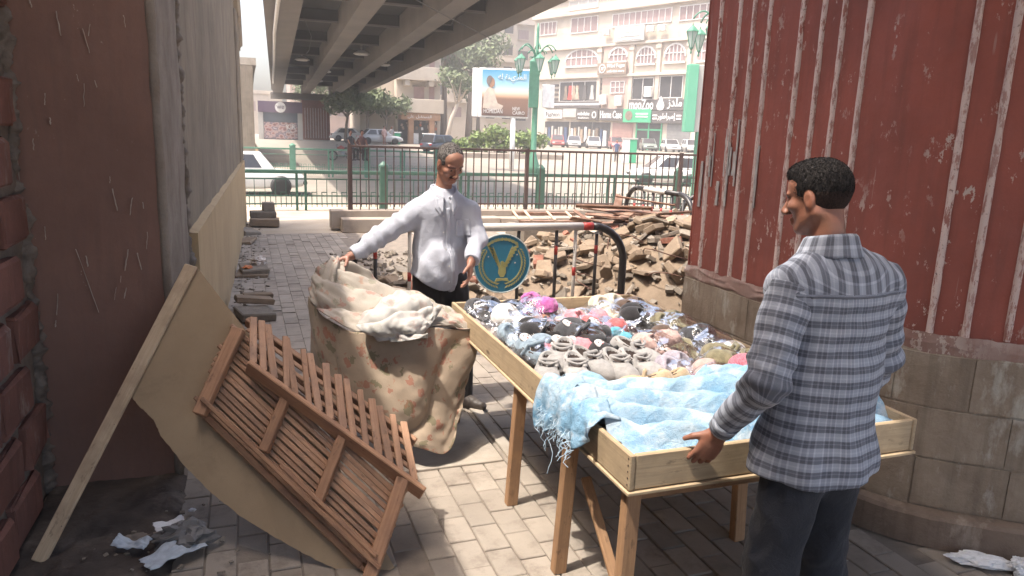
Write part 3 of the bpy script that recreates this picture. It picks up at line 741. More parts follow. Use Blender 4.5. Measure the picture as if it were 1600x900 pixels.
UNIT = {}
def bar(name, parent, a, b, w, h, mat, up=(0, 0, 1), bev=0.004):
    """one straight board or stick as an object of its own: shared unit mesh, long axis along local x"""
    a, b = Vector(a), Vector(b); d = b-a; L = d.length; x = d/L; u = Vector(up); y = u.cross(x)
    if y.length < 1e-4: y = Vector((0, 1, 0)).cross(x)
    y.normalize(); z = x.cross(y); key = (mat.name, round(L, 2), round(w, 3), round(h, 3))
    if key not in UNIT: UNIT[key] = MB().box((0, 0, 0), (L, w, h)).mesh(name, mat, bevel=min(bev, w/4, h/4))
    o = bpy.data.objects.new(name, UNIT[key]); COL.objects.link(o); c = (a+b)/2
    o.matrix_basis = Matrix(((x.x, y.x, z.x, c.x), (x.y, y.y, z.y, c.y), (x.z, y.z, z.z, c.z), (0, 0, 0, 1)))
    if parent is not None: adopt(o, parent)
    return o

# ------------------------------------------------------------------ the stall table
TX0, TX1, TY0, TY1, TZ0, TZ1 = 1.128, 2.344, 1.930, 4.146, 0.622, 0.752
tb = empty('stall_table', (1.73, 3.0, 0), 'long pale pine tray table on legs, loaded with wrapped slippers', 'table')
th = 0.02
bar('tray_side', tb, (TX0+th/2, TY0+0.0, 0.688), (TX0+th/2, TY1, 0.688), th, TZ1-TZ0-0.006, M_PINE)
bar('tray_side', tb, (TX1-th/2, TY0, 0.688), (TX1-th/2, TY1, 0.688), th, TZ1-TZ0-0.006, M_PINE)
bar('tray_end', tb, (TX0+th+0.001, TY0+th/2+0.002, 0.688), (TX1-th-0.001, TY0+th/2+0.002, 0.688), th, TZ1-TZ0-0.008, M_PINE)
bar('tray_end', tb, (TX0+th+0.001, TY1-th/2-0.002, 0.688), (TX1-th-0.001, TY1-th/2-0.002, 0.688), th, TZ1-TZ0-0.008, M_PINE)
bar('tray_bottom', tb, (TX0-0.006, (TY0+TY1)/2, 0.617), (TX1+0.006, (TY0+TY1)/2, 0.617), TY1-TY0+0.014, 0.012, M_PINE, up=(0, 0, 1), bev=0.002)
for x in (TX0+0.045, TX1-0.36):
    lx = -0.03 if x < 1.7 else 0.03
    for k, y in enumerate((1.985, 2.47, 3.05, 4.08)):
        bar('leg', tb, (x + lx, y + (-0.03 if k == 0 else 0.0), 0.0), (x, y, 0.612), 0.055, 0.045, M_LEG, up=(0, 1, 0))
for y in (2.02, 2.5, 3.09, 4.05):
    bar('cross_rail', tb, (TX0+0.075, y, 0.575), (TX1-0.075, y, 0.575), 0.03, 0.06, M_LEG)
bar('brace', tb, (TX0+0.10, 2.03, 0.04), (TX0+0.10, 2.44, 0.42), 0.02, 0.04, M_LEG, up=(1, 0, 0))
bar('brace', tb, (1.50, 2.06, 0.555), (2.0, 2.06, 0.545), 0.05, 0.03, M_PINE)
M_NAIL = pm('rusty_nail', (0.08, 0.05, 0.035), None, 20, 0.6, 0)
nm = MB().lathe([(0.0035, -0.004), (0.0035, 0.0012), (0.001, 0.002)], (0, 0, 0), 7).mesh('nail', M_NAIL)
for z in (0.645, 0.668, 0.69, 0.712, 0.735):
    inst('nail', nm, tb, (TX0-0.0005, TY0+0.012, z), (0, -math.pi/2, 0))

# ------------------------------------------------------------------ goods
def m_film():
    t = NT('clear_plastic_film'); v = t.pos()
    h = t.math('ADD', t.noise(v, 7, 2, 0.5, 1.8), t.math('MULTIPLY', t.noise(t.mapped(v, (1, 0.3, 1), (0, 0, 0.7)), 24, 2, 0.5, 1.2), 0.3))
    b = t.bump(h, 0.7, 0.03)
    gl = t.n('ShaderNodeBsdfGlossy'); gl.inputs['Roughness'].default_value = 0.07; gl.inputs['Color'].default_value = (0.8, 0.8, 0.8, 1); t.l(b, gl.inputs['Normal'])
    tr = t.n('ShaderNodeBsdfTransparent'); tr.inputs['Color'].default_value = (0.97, 0.97, 0.965, 1)
    fr = t.n('ShaderNodeFresnel'); fr.inputs['IOR'].default_value = 1.5; t.l(b, fr.inputs['Normal'])
    df = t.n('ShaderNodeBsdfDiffuse'); df.inputs['Color'].default_value = (0.75, 0.74, 0.72, 1)
    m0 = t.n('ShaderNodeMixShader'); t.put(m0.inputs[0], t.ramp(t.noise(v, 18, 5, 0.7), 0.45, 0.8, (0.0, 0.0, 0.0), (0.10, 0.10, 0.10))); t.l(tr.outputs[0], m0.inputs[1]); t.l(df.outputs[0], m0.inputs[2])
    m1 = t.n('ShaderNodeMixShader'); t.put(m1.inputs[0], t.math('MULTIPLY_ADD', fr.outputs[0], 0.55, 0.0)); t.l(m0.outputs[0], m1.inputs[1]); t.l(gl.outputs[0], m1.inputs[2])
    t.l(m1.outputs[0], t.out.inputs[0]); return t.m
M_FILM = m_film()
def m_fabric(name, a, b=None, sc=40, rough=0.9, bump=0.6, sheen=0.3, bs=160):
    t = NT(name); v = t.pos('object'); b = b or tuple(0.65*x for x in a)
    col = t.vary(t.mix(t.ramp(t.noise(v, sc, 5, 0.7), 0.4, 0.6), a, b), 0.08)
    m = t.done(col, rough, t.bump(t.noise(v, bs, 4, 0.7), bump, 0.004), spec=0.2); t.bsdf.inputs['Sheen Weight'].default_value = sheen
    return m
def slipper_mesh(name, mat, inner, L=0.25, W=0.098, kind='mule'):
    """one slipper: sole plus shaped upper with a foot opening; toe towards +y"""
    s = SDF(np.arange(-0.075, 0.076, 0.0052), np.arange(-0.15, 0.152, 0.0052), np.arange(-0.012, 0.118, 0.0052))
    for y, w in ((-0.085, 0.036), (-0.03, 0.034), (0.04, 0.046), (0.078, 0.042)): s.ell((0.004 if y > 0 else 0, y, 0.010), (w, 0.05, 0.016), 0.022)
    s.ell((0.004, 0.052, 0.030), (0.050, 0.072, 0.043), 0.012)                       # vamp
    if kind == 'clog':
        s.ell((0.0, -0.075, 0.034), (0.040, 0.055, 0.036), 0.02); s.ell((0, -0.02, 0.03), (0.042, 0.06, 0.035), 0.02)
        s.ell((0.0, -0.045, 0.068), (0.029, 0.062, 0.050), 0.006, sub=True)
        s.cone((-0.046, -0.002, 0.03), (-0.03, -0.028, 0.074), 0.010, 0.008, 0.006); s.cone((0.046, -0.002, 0.03), (0.032, -0.028, 0.074), 0.010, 0.008, 0.006)
        s.cone((-0.03, -0.028, 0.074), (0.032, -0.028, 0.074), 0.009, 0.009, 0.006)
    else:
        s.ell((0.002, -0.045, 0.055), (0.036, 0.085, 0.042), 0.006, sub=True)
        if kind == 'fluffy': s.warp(lambda x, y, z: 0.004*vnoise(x*130, y*130, z*130)+0.005*vnoise(x*60, y*60, z*60))
    def post(me, P):
        F = np.empty(len(me.polygons)*3); me.polygons.foreach_get('center', F); F = F.reshape(-1, 3)
        N = np.empty(len(me.polygons)*3); me.polygons.foreach_get('normal', N); N = N.reshape(-1, 3)
        ins = (np.abs(F[:, 0]) < 0.040) & (F[:, 1] < 0.03) & (F[:, 1] > -0.115) & (F[:, 2] > 0.016) & ((N[:, 2] > 0.5) | (F[:, 0]*N[:, 0] < -0.01)) & (F[:, 2] < (0.05 if kind == 'clog' else 0.034))
        sole = F[:, 2] < 0.006
        mi = np.zeros(len(F), np.int32); mi[ins] = 1; mi[sole] = 2; me.polygons.foreach_set('material_index', mi)
    return s.mesh(name, [mat, inner, M_SOLE], 1, post)
M_SOLE = pm('dark_rubber_sole', (0.09, 0.085, 0.08), None, 20, 0.8, 0.2)
M_INNER = pm('dark_lining', (0.05, 0.035, 0.03), None, 30, 0.95, 0.2)
FAB = dict(
    grey=m_fabric('light_grey_felt', (0.33, 0.315, 0.30), (0.27, 0.255, 0.245)), dark=m_fabric('charcoal_plush', (0.06, 0.06, 0.065)), pink=m_fabric('pink_plush', (0.62, 0.26, 0.28), (0.52, 0.17, 0.2)),
    purple=m_fabric('magenta_plush', (0.42, 0.12, 0.30), (0.3, 0.07, 0.22)), cream=m_fabric('cream_plush', (0.55, 0.48, 0.37)), white=m_fabric('white_plush', (0.66, 0.63, 0.6), (0.55, 0.52, 0.5)),
    rust=m_fabric('rust_brown_plush', (0.38, 0.15, 0.07), (0.26, 0.1, 0.05)), red=m_fabric('coral_red_plush', (0.55, 0.13, 0.13)), black=m_fabric('black_plush', (0.025, 0.023, 0.024)),
    brown=m_fabric('dark_brown_plush', (0.11, 0.07, 0.05)), blue=m_fabric('grey_blue_plush', (0.26, 0.33, 0.39)), cyan=m_fabric('cyan_plush', (0.12, 0.38, 0.48)),
    rose=m_fabric('dusty_rose_plush', (0.5, 0.35, 0.31), (0.4, 0.26, 0.23)), olive=m_fabric('olive_plush', (0.23, 0.2, 0.12)), lilac=m_fabric('lilac_grey_plush', (0.36, 0.32, 0.36)),
    glitter=m_fabric('pink_glitter', (0.55, 0.2, 0.24), (0.24, 0.07, 0.1), 220), beige=m_fabric('beige_cord', (0.5, 0.38, 0.25), (0.4, 0.29, 0.18)))
SLM = {}
def slipper_of(col, kind):
    if (col, kind) not in SLM: SLM[col, kind] = slipper_mesh('slipper' if kind != 'clog' else 'clog', FAB[col], M_INNER if kind != 'mule' else FAB[col], kind=kind)
    return SLM[col, kind]
def bag_mesh(seed, rx, ry, hz):
    """crumpled clear bag lying over a pair of slippers"""
    rr = random.Random(seed); g = MB(); g.smooth = True; ph = rr.uniform(0, 9)
    def f(u, v):
        a = 2*math.pi*u; q = v
        ca, sa = math.cos(a), math.sin(a); m = (abs(ca)**3.2+abs(sa)**3.2)**(-1/3.2)
        k = 1 + 0.10*nz((ca*1.6+ph, sa*1.6, q*2), 1.5)
        x, y = rx*q*m*ca*k, ry*q*m*sa*k
        z = hz*(1-q**2.6)*(1+0.18*nz((x*9+ph, y*9, 0), 1.3)) + 0.018*nz((x*13, y*13+ph, 1), 1.0) + 0.010*(0.4-abs(nz((x*30+ph, y*12, 3), 1.0)))
        return (x, y, max(0.004, z*(1 if q < 0.96 else 0.5)))
    g.grid(f, 56, 18, wrap=True); return g.mesh('plastic_bag', M_FILM, fix=False)
def bunny_face():
    g_ = MB(); g_.smooth = True; g_.lathe([(0.034, 0), (0.031, 0.007), (0.015, 0.011), (0.002, 0.012)], (0, 0, 0), 16); g_.cur = 1
    for sx in (-1, 1): g_.lathe([(0.005, 0.008), (0.004, 0.0125), (0.001, 0.0135)], (sx*0.014, 0.008, 0), 8)
    g_.cur = 2; g_.lathe([(0.006, 0.009), (0.004, 0.0145), (0.001, 0.015)], (0, -0.008, 0), 8)
    return g_.mesh('bunny_face', [FAB['white'], M_INNER, FAB['red']], fix=False)
BUNNY = bunny_face()
BAGM = [bag_mesh(i, 0.135, 0.165, 0.085) for i in range(6)]
def bag(x, y, col, kind, label, rz=0.0, sc=1.0, dz=0.0):
    o = empty('bagged_slippers', (x, y, 0.627+dz), label, 'slippers', 'bagged slippers on the stall table', rz)
    for s in (-1, 1):
        c = bpy.data.objects.new('slipper', slipper_of(col, kind)); COL.objects.link(c); c.parent = o
        c.location = (s*0.058, 0.008*s, 0.026); c.rotation_euler = (0.05, 0.10*s, 0.10*s + (math.pi if (s > 0 and kind == 'fluffy') else 0)); c.scale = (sc*1.28, sc*1.12, sc*1.2)
    if 'bunny' in label:
        for s in (-1, 1):
            f_ = bpy.data.objects.new('bunny_face', BUNNY); COL.objects.link(f_); f_.parent = o; f_.location = (s*0.058, 0.05 if s < 0 else -0.05, 0.108); f_.rotation_euler = (0.5 if s < 0 else -0.5, 0, 0 if s < 0 else math.pi)
    c = bpy.data.objects.new('plastic_bag', BAGM[rnd.randrange(6)]); COL.objects.link(c); c.parent = o
    c.rotation_euler = (0, 0, rnd.uniform(-0.4, 0.4)); sc *= 1.15; c.scale = (sc*1.02, sc*1.0, 1.08+0.12*rnd.random()); c.location = (0, 0, 0.004)
    return o
GOODS = [
 (1.267, 3.97, 'dark', 'mule', 'charcoal slippers in clear bag at the far corner beside the white-shirted man', 0.3, 1.0),
 (1.60, 3.93, 'purple', 'fluffy', 'magenta slippers in clear bag at the far end of the table', -0.5, 1.0),
 (1.82, 3.74, 'pink', 'fluffy', 'pink slippers in clear bag right behind the rust-brown pair', 0.7, 0.95),
 (2.06, 3.88, 'cream', 'mule', 'cream slippers in cloudy bag at the far right corner', 0.2, 1.05),
 (1.36, 3.66, 'white', 'mule', 'white slippers in clear bag in front of the charcoal pair', 1.0, 1.0),
 (1.57, 3.58, 'rust', 'mule', 'rust-brown slippers in glinting clear bag in the middle', 1.3, 1.0),
 (1.79, 3.46, 'red', 'fluffy', 'coral red slippers in clear bag beside the black pair', 0.2, 0.92),
 (2.08, 3.52, 'black', 'mule', 'black slippers in crinkled bag near the pier side', 0.9, 1.05),
 (2.13, 3.24, 'brown', 'mule', 'dark brown slippers in clear bag at the right edge', 1.2, 1.0),
 (1.25, 3.42, 'blue', 'mule', 'grey-blue slippers in clear bag along the left tray side', 0.1, 0.9),
 (1.40, 3.40, 'black', 'clog', 'black slippers half under white bag in the left row', 1.1, 0.85),
 (1.43, 3.13, 'pink', 'fluffy', 'pink bunny slippers in clear bag behind the grey clogs', 1.2, 1.1),
 (1.24, 3.13, 'blue', 'clog', 'grey-blue slippers in clear bag just left of the bunny pair', 0.3, 0.95),
 (1.58, 3.29, 'dark', 'clog', 'charcoal slippers in shiny bag behind the bunny slippers', 0.8, 1.0),
 (1.66, 3.06, 'black', 'clog', 'black slippers in shiny bag right of the bunny slippers', 0.5, 1.0),
 (1.84, 3.25, 'cyan', 'mule', 'small cyan slippers in clear bag mid table', 1.4, 0.72),
 (1.88, 3.05, 'rose', 'fluffy', 'dusty rose slippers in clear bag mid table', 1.0, 0.95),
 (2.06, 2.98, 'olive', 'mule', 'olive slippers in clear bag at the right edge', 0.7, 0.95),
 (2.19, 2.86, 'white', 'mule', 'white slippers in bag against the right tray side', 0.0, 0.8),
 (2.08, 2.72, 'olive', 'clog', 'dark olive slippers in bag near the blue sacking', 1.0, 0.95),
 (1.86, 2.80, 'lilac', 'mule', 'lilac grey slippers in clear bag right of the grey clogs', 0.4, 0.95),
 (1.93, 2.58, 'rose', 'mule', 'pale rose slippers in clear bag behind the blue sacking', 0.9, 0.9),
 (2.12, 2.52, 'glitter', 'mule', 'pink glitter slippers in clear bag beside the checked-shirt man', 1.3, 1.05),
 (1.77, 2.52, 'glitter', 'fluffy', 'pink speckled slippers beside the beige pair', 1.5, 0.9),
 (2.18, 3.78, 'brown', 'mule', 'dark brown slippers in the far right corner beside the cream pair', 0.4, 0.95), (2.18, 3.38, 'olive', 'mule', 'olive slippers against the right tray side behind the dark brown pair', 0.2, 0.9),
 (1.70, 3.62, 'rose', 'fluffy', 'dusty rose slippers between the rust-brown and pink pairs', 0.6, 0.9), (1.46, 3.86, 'black', 'mule', 'black slippers between the charcoal and magenta pairs', 0.9, 0.95), (2.18, 3.08, 'dark', 'mule', 'charcoal slippers against the right tray side', 0.3, 0.9), (1.50, 3.24, 'white', 'mule', 'white slippers just behind the bunny slippers', 1.6, 0.8)]
for gi, (x, y, c, k, lb, rz, sc) in enumerate(GOODS): bag(max(1.30, min(2.18, x)), y, c, k, lb, rz, sc, 0.055 + 0.03*math.sin(gi*2.1))
# low flattened layer of goods underneath, so that the tray is full
M_PILE = m_fabric('mixed_muted_slippers', (0.36, 0.31, 0.29), (0.2, 0.17, 0.17), 12)  # two muted tones mixed at random by noise
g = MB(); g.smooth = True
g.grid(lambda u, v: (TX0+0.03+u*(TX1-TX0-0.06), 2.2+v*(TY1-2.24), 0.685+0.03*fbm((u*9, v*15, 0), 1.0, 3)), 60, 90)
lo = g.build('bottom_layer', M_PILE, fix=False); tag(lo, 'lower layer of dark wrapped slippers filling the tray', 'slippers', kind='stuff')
lo2 = MB(); lo2.smooth = True
CLOGS = [
 (1.225, 2.86, 0.035, 2.75, 'grey felt clog nearest the left tray side'), (1.335, 2.80, 0.045, 2.95, 'grey felt clog second from the left tray side'),
 (1.44, 2.86, 0.055, 3.55, 'grey felt clog lying sideways on its twin'), (1.545, 2.80, 0.05, 3.2, 'grey felt clog with dark opening mid row'),
 (1.655, 2.79, 0.05, 3.55, 'grey felt clog at the right end of the front row'), (1.72, 2.95, 0.06, 3.75, 'grey felt clog tucked behind the front row'),
 (1.335, 2.97, 0.065, 2.6, 'white-grey felt clog behind the left pair')]
for (x, y, z, rz, lb) in CLOGS:
    o = empty('clog', (x, y, 0.64+z), lb, 'slipper', 'grey felt clogs in front of the bags', rz)
    c = bpy.data.objects.new('upper', slipper_of('grey', 'clog')); COL.objects.link(c); c.parent = o; c.rotation_euler = (-0.26, 0.0, 0); c.scale = (1.16, 1.14, 0.86); c.location = (0, 0, 0.03)
    tr_ = MB(); tr_.smooth = True; tr_.tube([(0.052*math.cos(a), -0.012+0.018*math.sin(a), 0.078+0.004*math.sin(3*a)) for a in np.linspace(0, math.pi, 12)], 0.0065, 7)
    b_ = bpy.data.objects.new('strap', tr_.mesh('strap', FAB['grey'])); COL.objects.link(b_); b_.parent = o; b_.rotation_euler = (-0.26, 0, 0); b_.scale = (0.85, 1.1, 0.86); b_.location = (0, 0, 0.032)
for (x, y, rz, lb) in ((1.60, 2.52, 1.35, 'beige corded slipper with brown lining at the edge of the blue sacking'), (1.52, 2.54, 1.0, 'darker beige slipper leaning on its twin by the blue sacking')):
    o = empty('beige_slipper', (x, y, 0.695), lb, 'slipper', 'pair of beige slippers', rz)
    c = bpy.data.objects.new('upper', slipper_of('beige', 'clog')); COL.objects.link(c); c.parent = o; c.rotation_euler = (-0.35, 0.25, 0); c.location = (0, 0, 0.03)

# ------------------------------------------------------------------ blue sacking over the near end of the table
def m_burlap():
    t = NT('blue_woven_sacking'); v = t.pos('object')
    fade = t.ramp(t.noise(v, 3.4, 5, 0.6, 0.5), 0.34, 0.66)
    col = t.mix(fade, (0.12, 0.30, 0.46), (0.34, 0.45, 0.54)); col = t.mix(t.ramp(t.noise(v, 9, 5, 0.7), 0.48, 0.66), col, (0.48, 0.54, 0.58))
    col = t.mix(t.math('MULTIPLY', t.ramp(t.noise(v, 5, 6, 0.7), 0.6, 0.8), 0.5), col, (0.30, 0.36, 0.40))
    wx = t.n('ShaderNodeTexWave', wave_type='BANDS', bands_direction='X'); t.l(v, wx.inputs[0]); wx.inputs['Scale'].default_value = 95; wx.inputs['Distortion'].default_value = 1.5
    wy = t.n('ShaderNodeTexWave', wave_type='BANDS', bands_direction='Y'); t.l(v, wy.inputs[0]); wy.inputs['Scale'].default_value = 95; wy.inputs['Distortion'].default_value = 1.5
    h = t.noise(v, 330, 2, 0.5); col = t.mix(t.math('MULTIPLY', t.ramp(h, 0.4, 0.65), 0.22), col, (0.5, 0.58, 0.65))
    return t.done(col, 0.85, t.bump(t.math('ADD', h, t.math('MULTIPLY', t.noise(v, 26, 5, 0.6, 0.6), 3.0)), 0.6, 0.008), spec=0.25)
M_BURLAP = m_burlap()
FE = [(1.06, 2.62), (1.10, 2.63), (1.26, 2.655), (1.374, 2.55), (1.54, 2.42), (1.68, 2.46), (1.812, 2.545), (2.035, 2.54), (2.2, 2.50), (2.34, 2.46)]
def far_edge(x):
    for (a, ya), (b, yb) in zip(FE, FE[1:]):
        if x <= b: k = (x-a)/(b-a); k = k*k*(3-2*k); return ya+k*(yb-ya)
    return 2.46
def burl(u, v):
    x = 1.155 + u*(2.325-1.155); y0 = 1.962 + 0.012*nz((x*6, 0, 0), 1.3); y1 = far_edge(x)
    y = y0 + v*(y1-y0)
    base = 0.690 + 0.085*math.sin(min(1, v*1.15)*math.pi*0.52) + 0.02*math.sin(u*3.0)
    w = x*0.55+y*1.0                                  # folds run across the table, slightly diagonal
    q = math.sin(w*19 + 1.6*nz((x*2.2, y*2.2, 0), 1.0)*2); f = 0.030*(1-2*abs(q)**0.8)*-0.8 + 0.024*nz((x*2.6, y*11, 2), 1.0) + 0.012*(0.5-abs(nz((x*5, y*17, 4), 1.0))) + 0.006*(0.5-abs(nz((x*12+y*9, y*34, 4), 1.0)))
    e = min(1, v*7)*min(1, (1-v)*5+0.25)
    z = base + 1.55*f*(0.25+0.75*e)
    if v > 0.9: z += -0.02*((v-0.9)/0.1) + 0.014*math.sin(x*40)
    return (x, y, max(0.665, z))
g = MB(); g.smooth = True; nu, nv = 190, 110; g.grid(burl, nu, nv)
def over(u, v):                                       # part that spills over the left side of the tray
    y = 2.16 + 0.50*u; t_ = v*1.0
    drop = (0.16 + 0.035*math.sin(u*9) + 0.02*nz((u*6, 0, 0), 2.0))*math.sin(min(1, max(0, u*1.6+0.12))*math.pi/2)*(1 if u > 0.0 else 0)
    w = 0.011*math.sin(u*26+v*2)+0.008*nz((u*14, v*6, 0), 1.0)
    if t_ < 0.45:
        k = t_/0.45; s0 = burl(0.05*(1-k), (y-1.962)/(far_edge(1.16)-1.962) if y < far_edge(1.16) else 1.0)
        x = s0[0]*(1-k)+(TX0-0.012)*k; z = s0[2]*(1-k)+(TZ1+0.012+abs(w))*k + 0.02*math.sin(k*math.pi)
        return (x, y, max(z, 0.70 if k < .5 else TZ1+0.008))
    k = (t_-0.45)/0.55
    return (TX0-0.014-0.018*math.sin(k*2.2)-w*1.6*k-0.006, y + 0.03*k*(u-0.5), TZ1+0.012-drop*k+0.2*w*(1-k))
g.grid(over, 80, 40)
bu = g.build('blue_sacking', M_BURLAP, fix=False); tag(bu, 'rumpled pale blue woven sacking spread over the near end of the table', 'cloth')
md = bu.modifiers.new('thickness', 'SOLIDIFY'); md.thickness = 0.003
M_THREAD = pm('pale_blue_thread', (0.5, 0.6, 0.68), (0.35, 0.5, 0.62), 30, 0.8, 0, vary=0.2)
r = random.Random(9); g = MB()
for i in range(46):
    y = 2.3 + 0.33*r.random(); l = r.uniform(0.03, 0.12)*(1.4 if i % 9 == 0 else 1); x = TX0-0.03-0.01*r.random(); z = 0.605+0.05*r.random()
    pts = [(x, y, z+0.03)]
    for k in range(1, 7): pts.append((x-0.012*math.sin(k*1.3+i)-0.004*k*r.random(), y+0.02*math.sin(k*1.1+i*2)*r.random(), z+0.03-l*k/6))
    g.tube(pts, 0.0012, 4, cap=False)
pts = [(TX0-0.03, 2.56, 0.66)] + [(TX0-0.04-0.01*math.sin(k), 2.56-0.012*k+0.02*math.sin(k*0.9), 0.66-0.028*k) for k in range(1, 9)]; g.tube(pts, 0.0014, 4)
for i in range(60):                                   # frayed near edge
    x = 1.18+0.5*r.random(); y = 1.965; z = 0.70+0.02*r.random(); g.tube([(x, y+0.01, z), (x+r.uniform(-.02, .02), y, z-0.005), (x+r.uniform(-.03, .03), y-0.004, z-0.02*r.random())], 0.0011, 4, cap=False)
tag(g.build('frayed_threads', M_THREAD, bu, fix=False), kind='stuff')

# ------------------------------------------------------------------ hardboard sheet, its lath, and the two slatted crates
PT = Vector((-0.255, 3.70, 1.08)); PX = Vector((0.4571, -0.6138, -0.6436)); PY = Vector((0.8505, 0.0899, 0.5183)); PN = Vector((-0.26, -0.784, 0.563))
def pl(x, y, h=0.0): return PT + PX*x + PY*y + PN*h
out = [(0.0, 0.0), (0.02, 0.02), (0.228, 0.03), (0.398, 0.042), (0.8, 0.05), (1.2, 0.04), (1.5, 0.02), (1.67, 0.0)]
low = [(1.645, -0.10), (1.616, -0.138), (1.45, -0.235), (1.275, -0.318), (1.12, -0.385), (0.96, -0.435), (0.80, -0.468), (0.616, -0.488), (0.54, -0.478), (0.45, -0.50), (0.369, -0.512)]
dense = []
for (a, b) in zip(low, low[1:]):
    for k in range(8): t_ = k/8; dense.append((a[0]+(b[0]-a[0])*t_, a[1]+(b[1]-a[1])*t_ + 0.006*nz((a[0]*20+t_*4, 0, 0), 3)))
poly = out + dense + [low[-1], (0.3, -0.42), (0.15, -0.205)]
g = MB(); n = len(poly); vs = [pl(x, y, 0.0) for x, y in poly]+[pl(x, y, -0.006) for x, y in poly]
g.add(vs, [tuple(range(n)), tuple(range(2*n-1, n-1, -1))]+[(i, n+i, n+(i+1) % n, (i+1) % n) for i in range(n)])
hb = g.build('hardboard_sheet', M_HARD); tag(hb, 'brown hardboard sheet with ragged lower edge leaning by the brown pier', 'board')
FT = Vector((-0.841, 3.119, 0.004))
lt = bar('lath', None, FT, PT + (PT-FT)*0.004 + PN*0.012, 0.062, 0.016, M_LATH, up=tuple(PN)); tag(lt, 'long pale lath propping up the hardboard sheet', 'lath')
for k, t_ in enumerate((0.1, 0.28, 0.42, 0.55, 0.72)):
    p = FT + (PT-FT)*t_; q = MB().tube([p+PN*0.008+Vector((0.02, 0.0, 0)), p+PN*0.02+Vector((0.03, 0, 0.004))], 0.0016, 5); q.build('nail', M_NAIL, lt)
def crate(label, A, B, C, nsl, hdir, beams, rails, zoff, slw, double=False, seed=0):
    """slatted crate panel: A->B along its length, A->C across; hdir out of its face"""
    rr = random.Random(seed); A, B, C, hdir = Vector(A), Vector(B), Vector(C), Vector(hdir)
    root = empty('slatted_crate', ((A+B)/2), label, 'crate', 'broken slatted crates on the hardboard')
    ab, ac = B-A, C-A
    if not double:
        for i in range(nsl):
            t_ = i/(nsl-1); j = rr.uniform(-0.006, 0.006); e0, e1 = -0.055+rr.uniform(-0.02, 0.02), 1.0+rr.uniform(-0.01, 0.02)
            a = A+ab*e0+ac*(t_+j)+hdir*rr.uniform(-0.002, 0.002); b = A+ab*e1+ac*(t_+rr.uniform(-0.015, 0.015))+hdir*rr.uniform(-0.004, 0.006)
            bar('slat', root, a, b, slw*rr.uniform(0.85, 1.1), 0.016, M_SLAT, up=tuple(hdir))
    else:
        for i in range(nsl):
            t_ = i/(nsl-1)*0.97+rr.uniform(-0.008, 0.008); lean = rr.uniform(-0.02, 0.03)
            bar('slat', root, A+ab*t_+ac*0.07+hdir*0.022, A+ab*(t_+lean)+ac*rr.uniform(0.97, 1.10)+hdir*(0.022+rr.uniform(0, 0.006)), slw*rr.uniform(0.8, 1.15), 0.012, M_SLAT, up=tuple(hdir))
        for i in range(5):
            t_ = 0.12+0.85*i/4.4; bar('slat', root, A+ab*-0.01+ac*t_+hdir*0.006, B+ab*0.02+ac*t_+hdir*0.004, slw*0.7, 0.012, M_SLAT, up=tuple(hdir))
    for (t_, w, h, e0, e1) in beams:
        bar('beam', root, A+ab*t_+ac*e0+hdir*(zoff+h/2), A+ab*t_+ac*e1+hdir*(zoff+h/2), w, h, M_SLATB, up=tuple(hdir))
    for (t_, w, h, e0, e1, zo) in rails:
        bar('rail', root, A+ab*e0+ac*t_+hdir*(zo+h/2), A+ab*e1+ac*t_+hdir*(zo+h/2), w, h, M_SLATB, up=tuple(hdir))
    return root
A1, B1, C1 = pl(0.655, -0.295, 0.022), pl(1.655, -0.085, 0.022), pl(0.43, 0.015, 0.022)
crate('large slatted crate lying on the hardboard, its beams facing up', A1, B1, C1, 15, PN, [(0.0, 0.055, 0.045, -0.03, 1.03), (0.345, 0.042, 0.045, 0.17, 1.0), (0.66, 0.042, 0.045, 0.12, 1.0), (0.985, 0.055, 0.045, -0.03, 1.03)],
      [(0.13, 0.020, 0.018, -0.01, 1.02, 0.056), (0.20, 0.018, 0.016, 0.45, 0.99, 0.058), (0.0, 0.028, 0.02, 0.02, 0.93, -0.008)], 0.01, 0.0215, seed=1)
A2, B2, C2 = Vector((-0.011, 3.226, 0.711)), Vector((0.625, 2.775, 0.275)), Vector((-0.018, 3.50, 0.885))
h2 = (B2-A2).cross(C2-A2).normalized(); h2 = h2 if h2.z > 0 else -h2
crate('smaller slatted crate tipped over the large one beside the floral sheet', A2, B2, C2, 15, h2, [], [(0.02, 0.024, 0.068, -0.02, 1.03, -0.03), (0.96, 0.022, 0.05, 0.0, 1.08, -0.05), (0.5, 0.02, 0.02, 0.02, 1.0, -0.024)], 0, 0.03, double=True, seed=2)

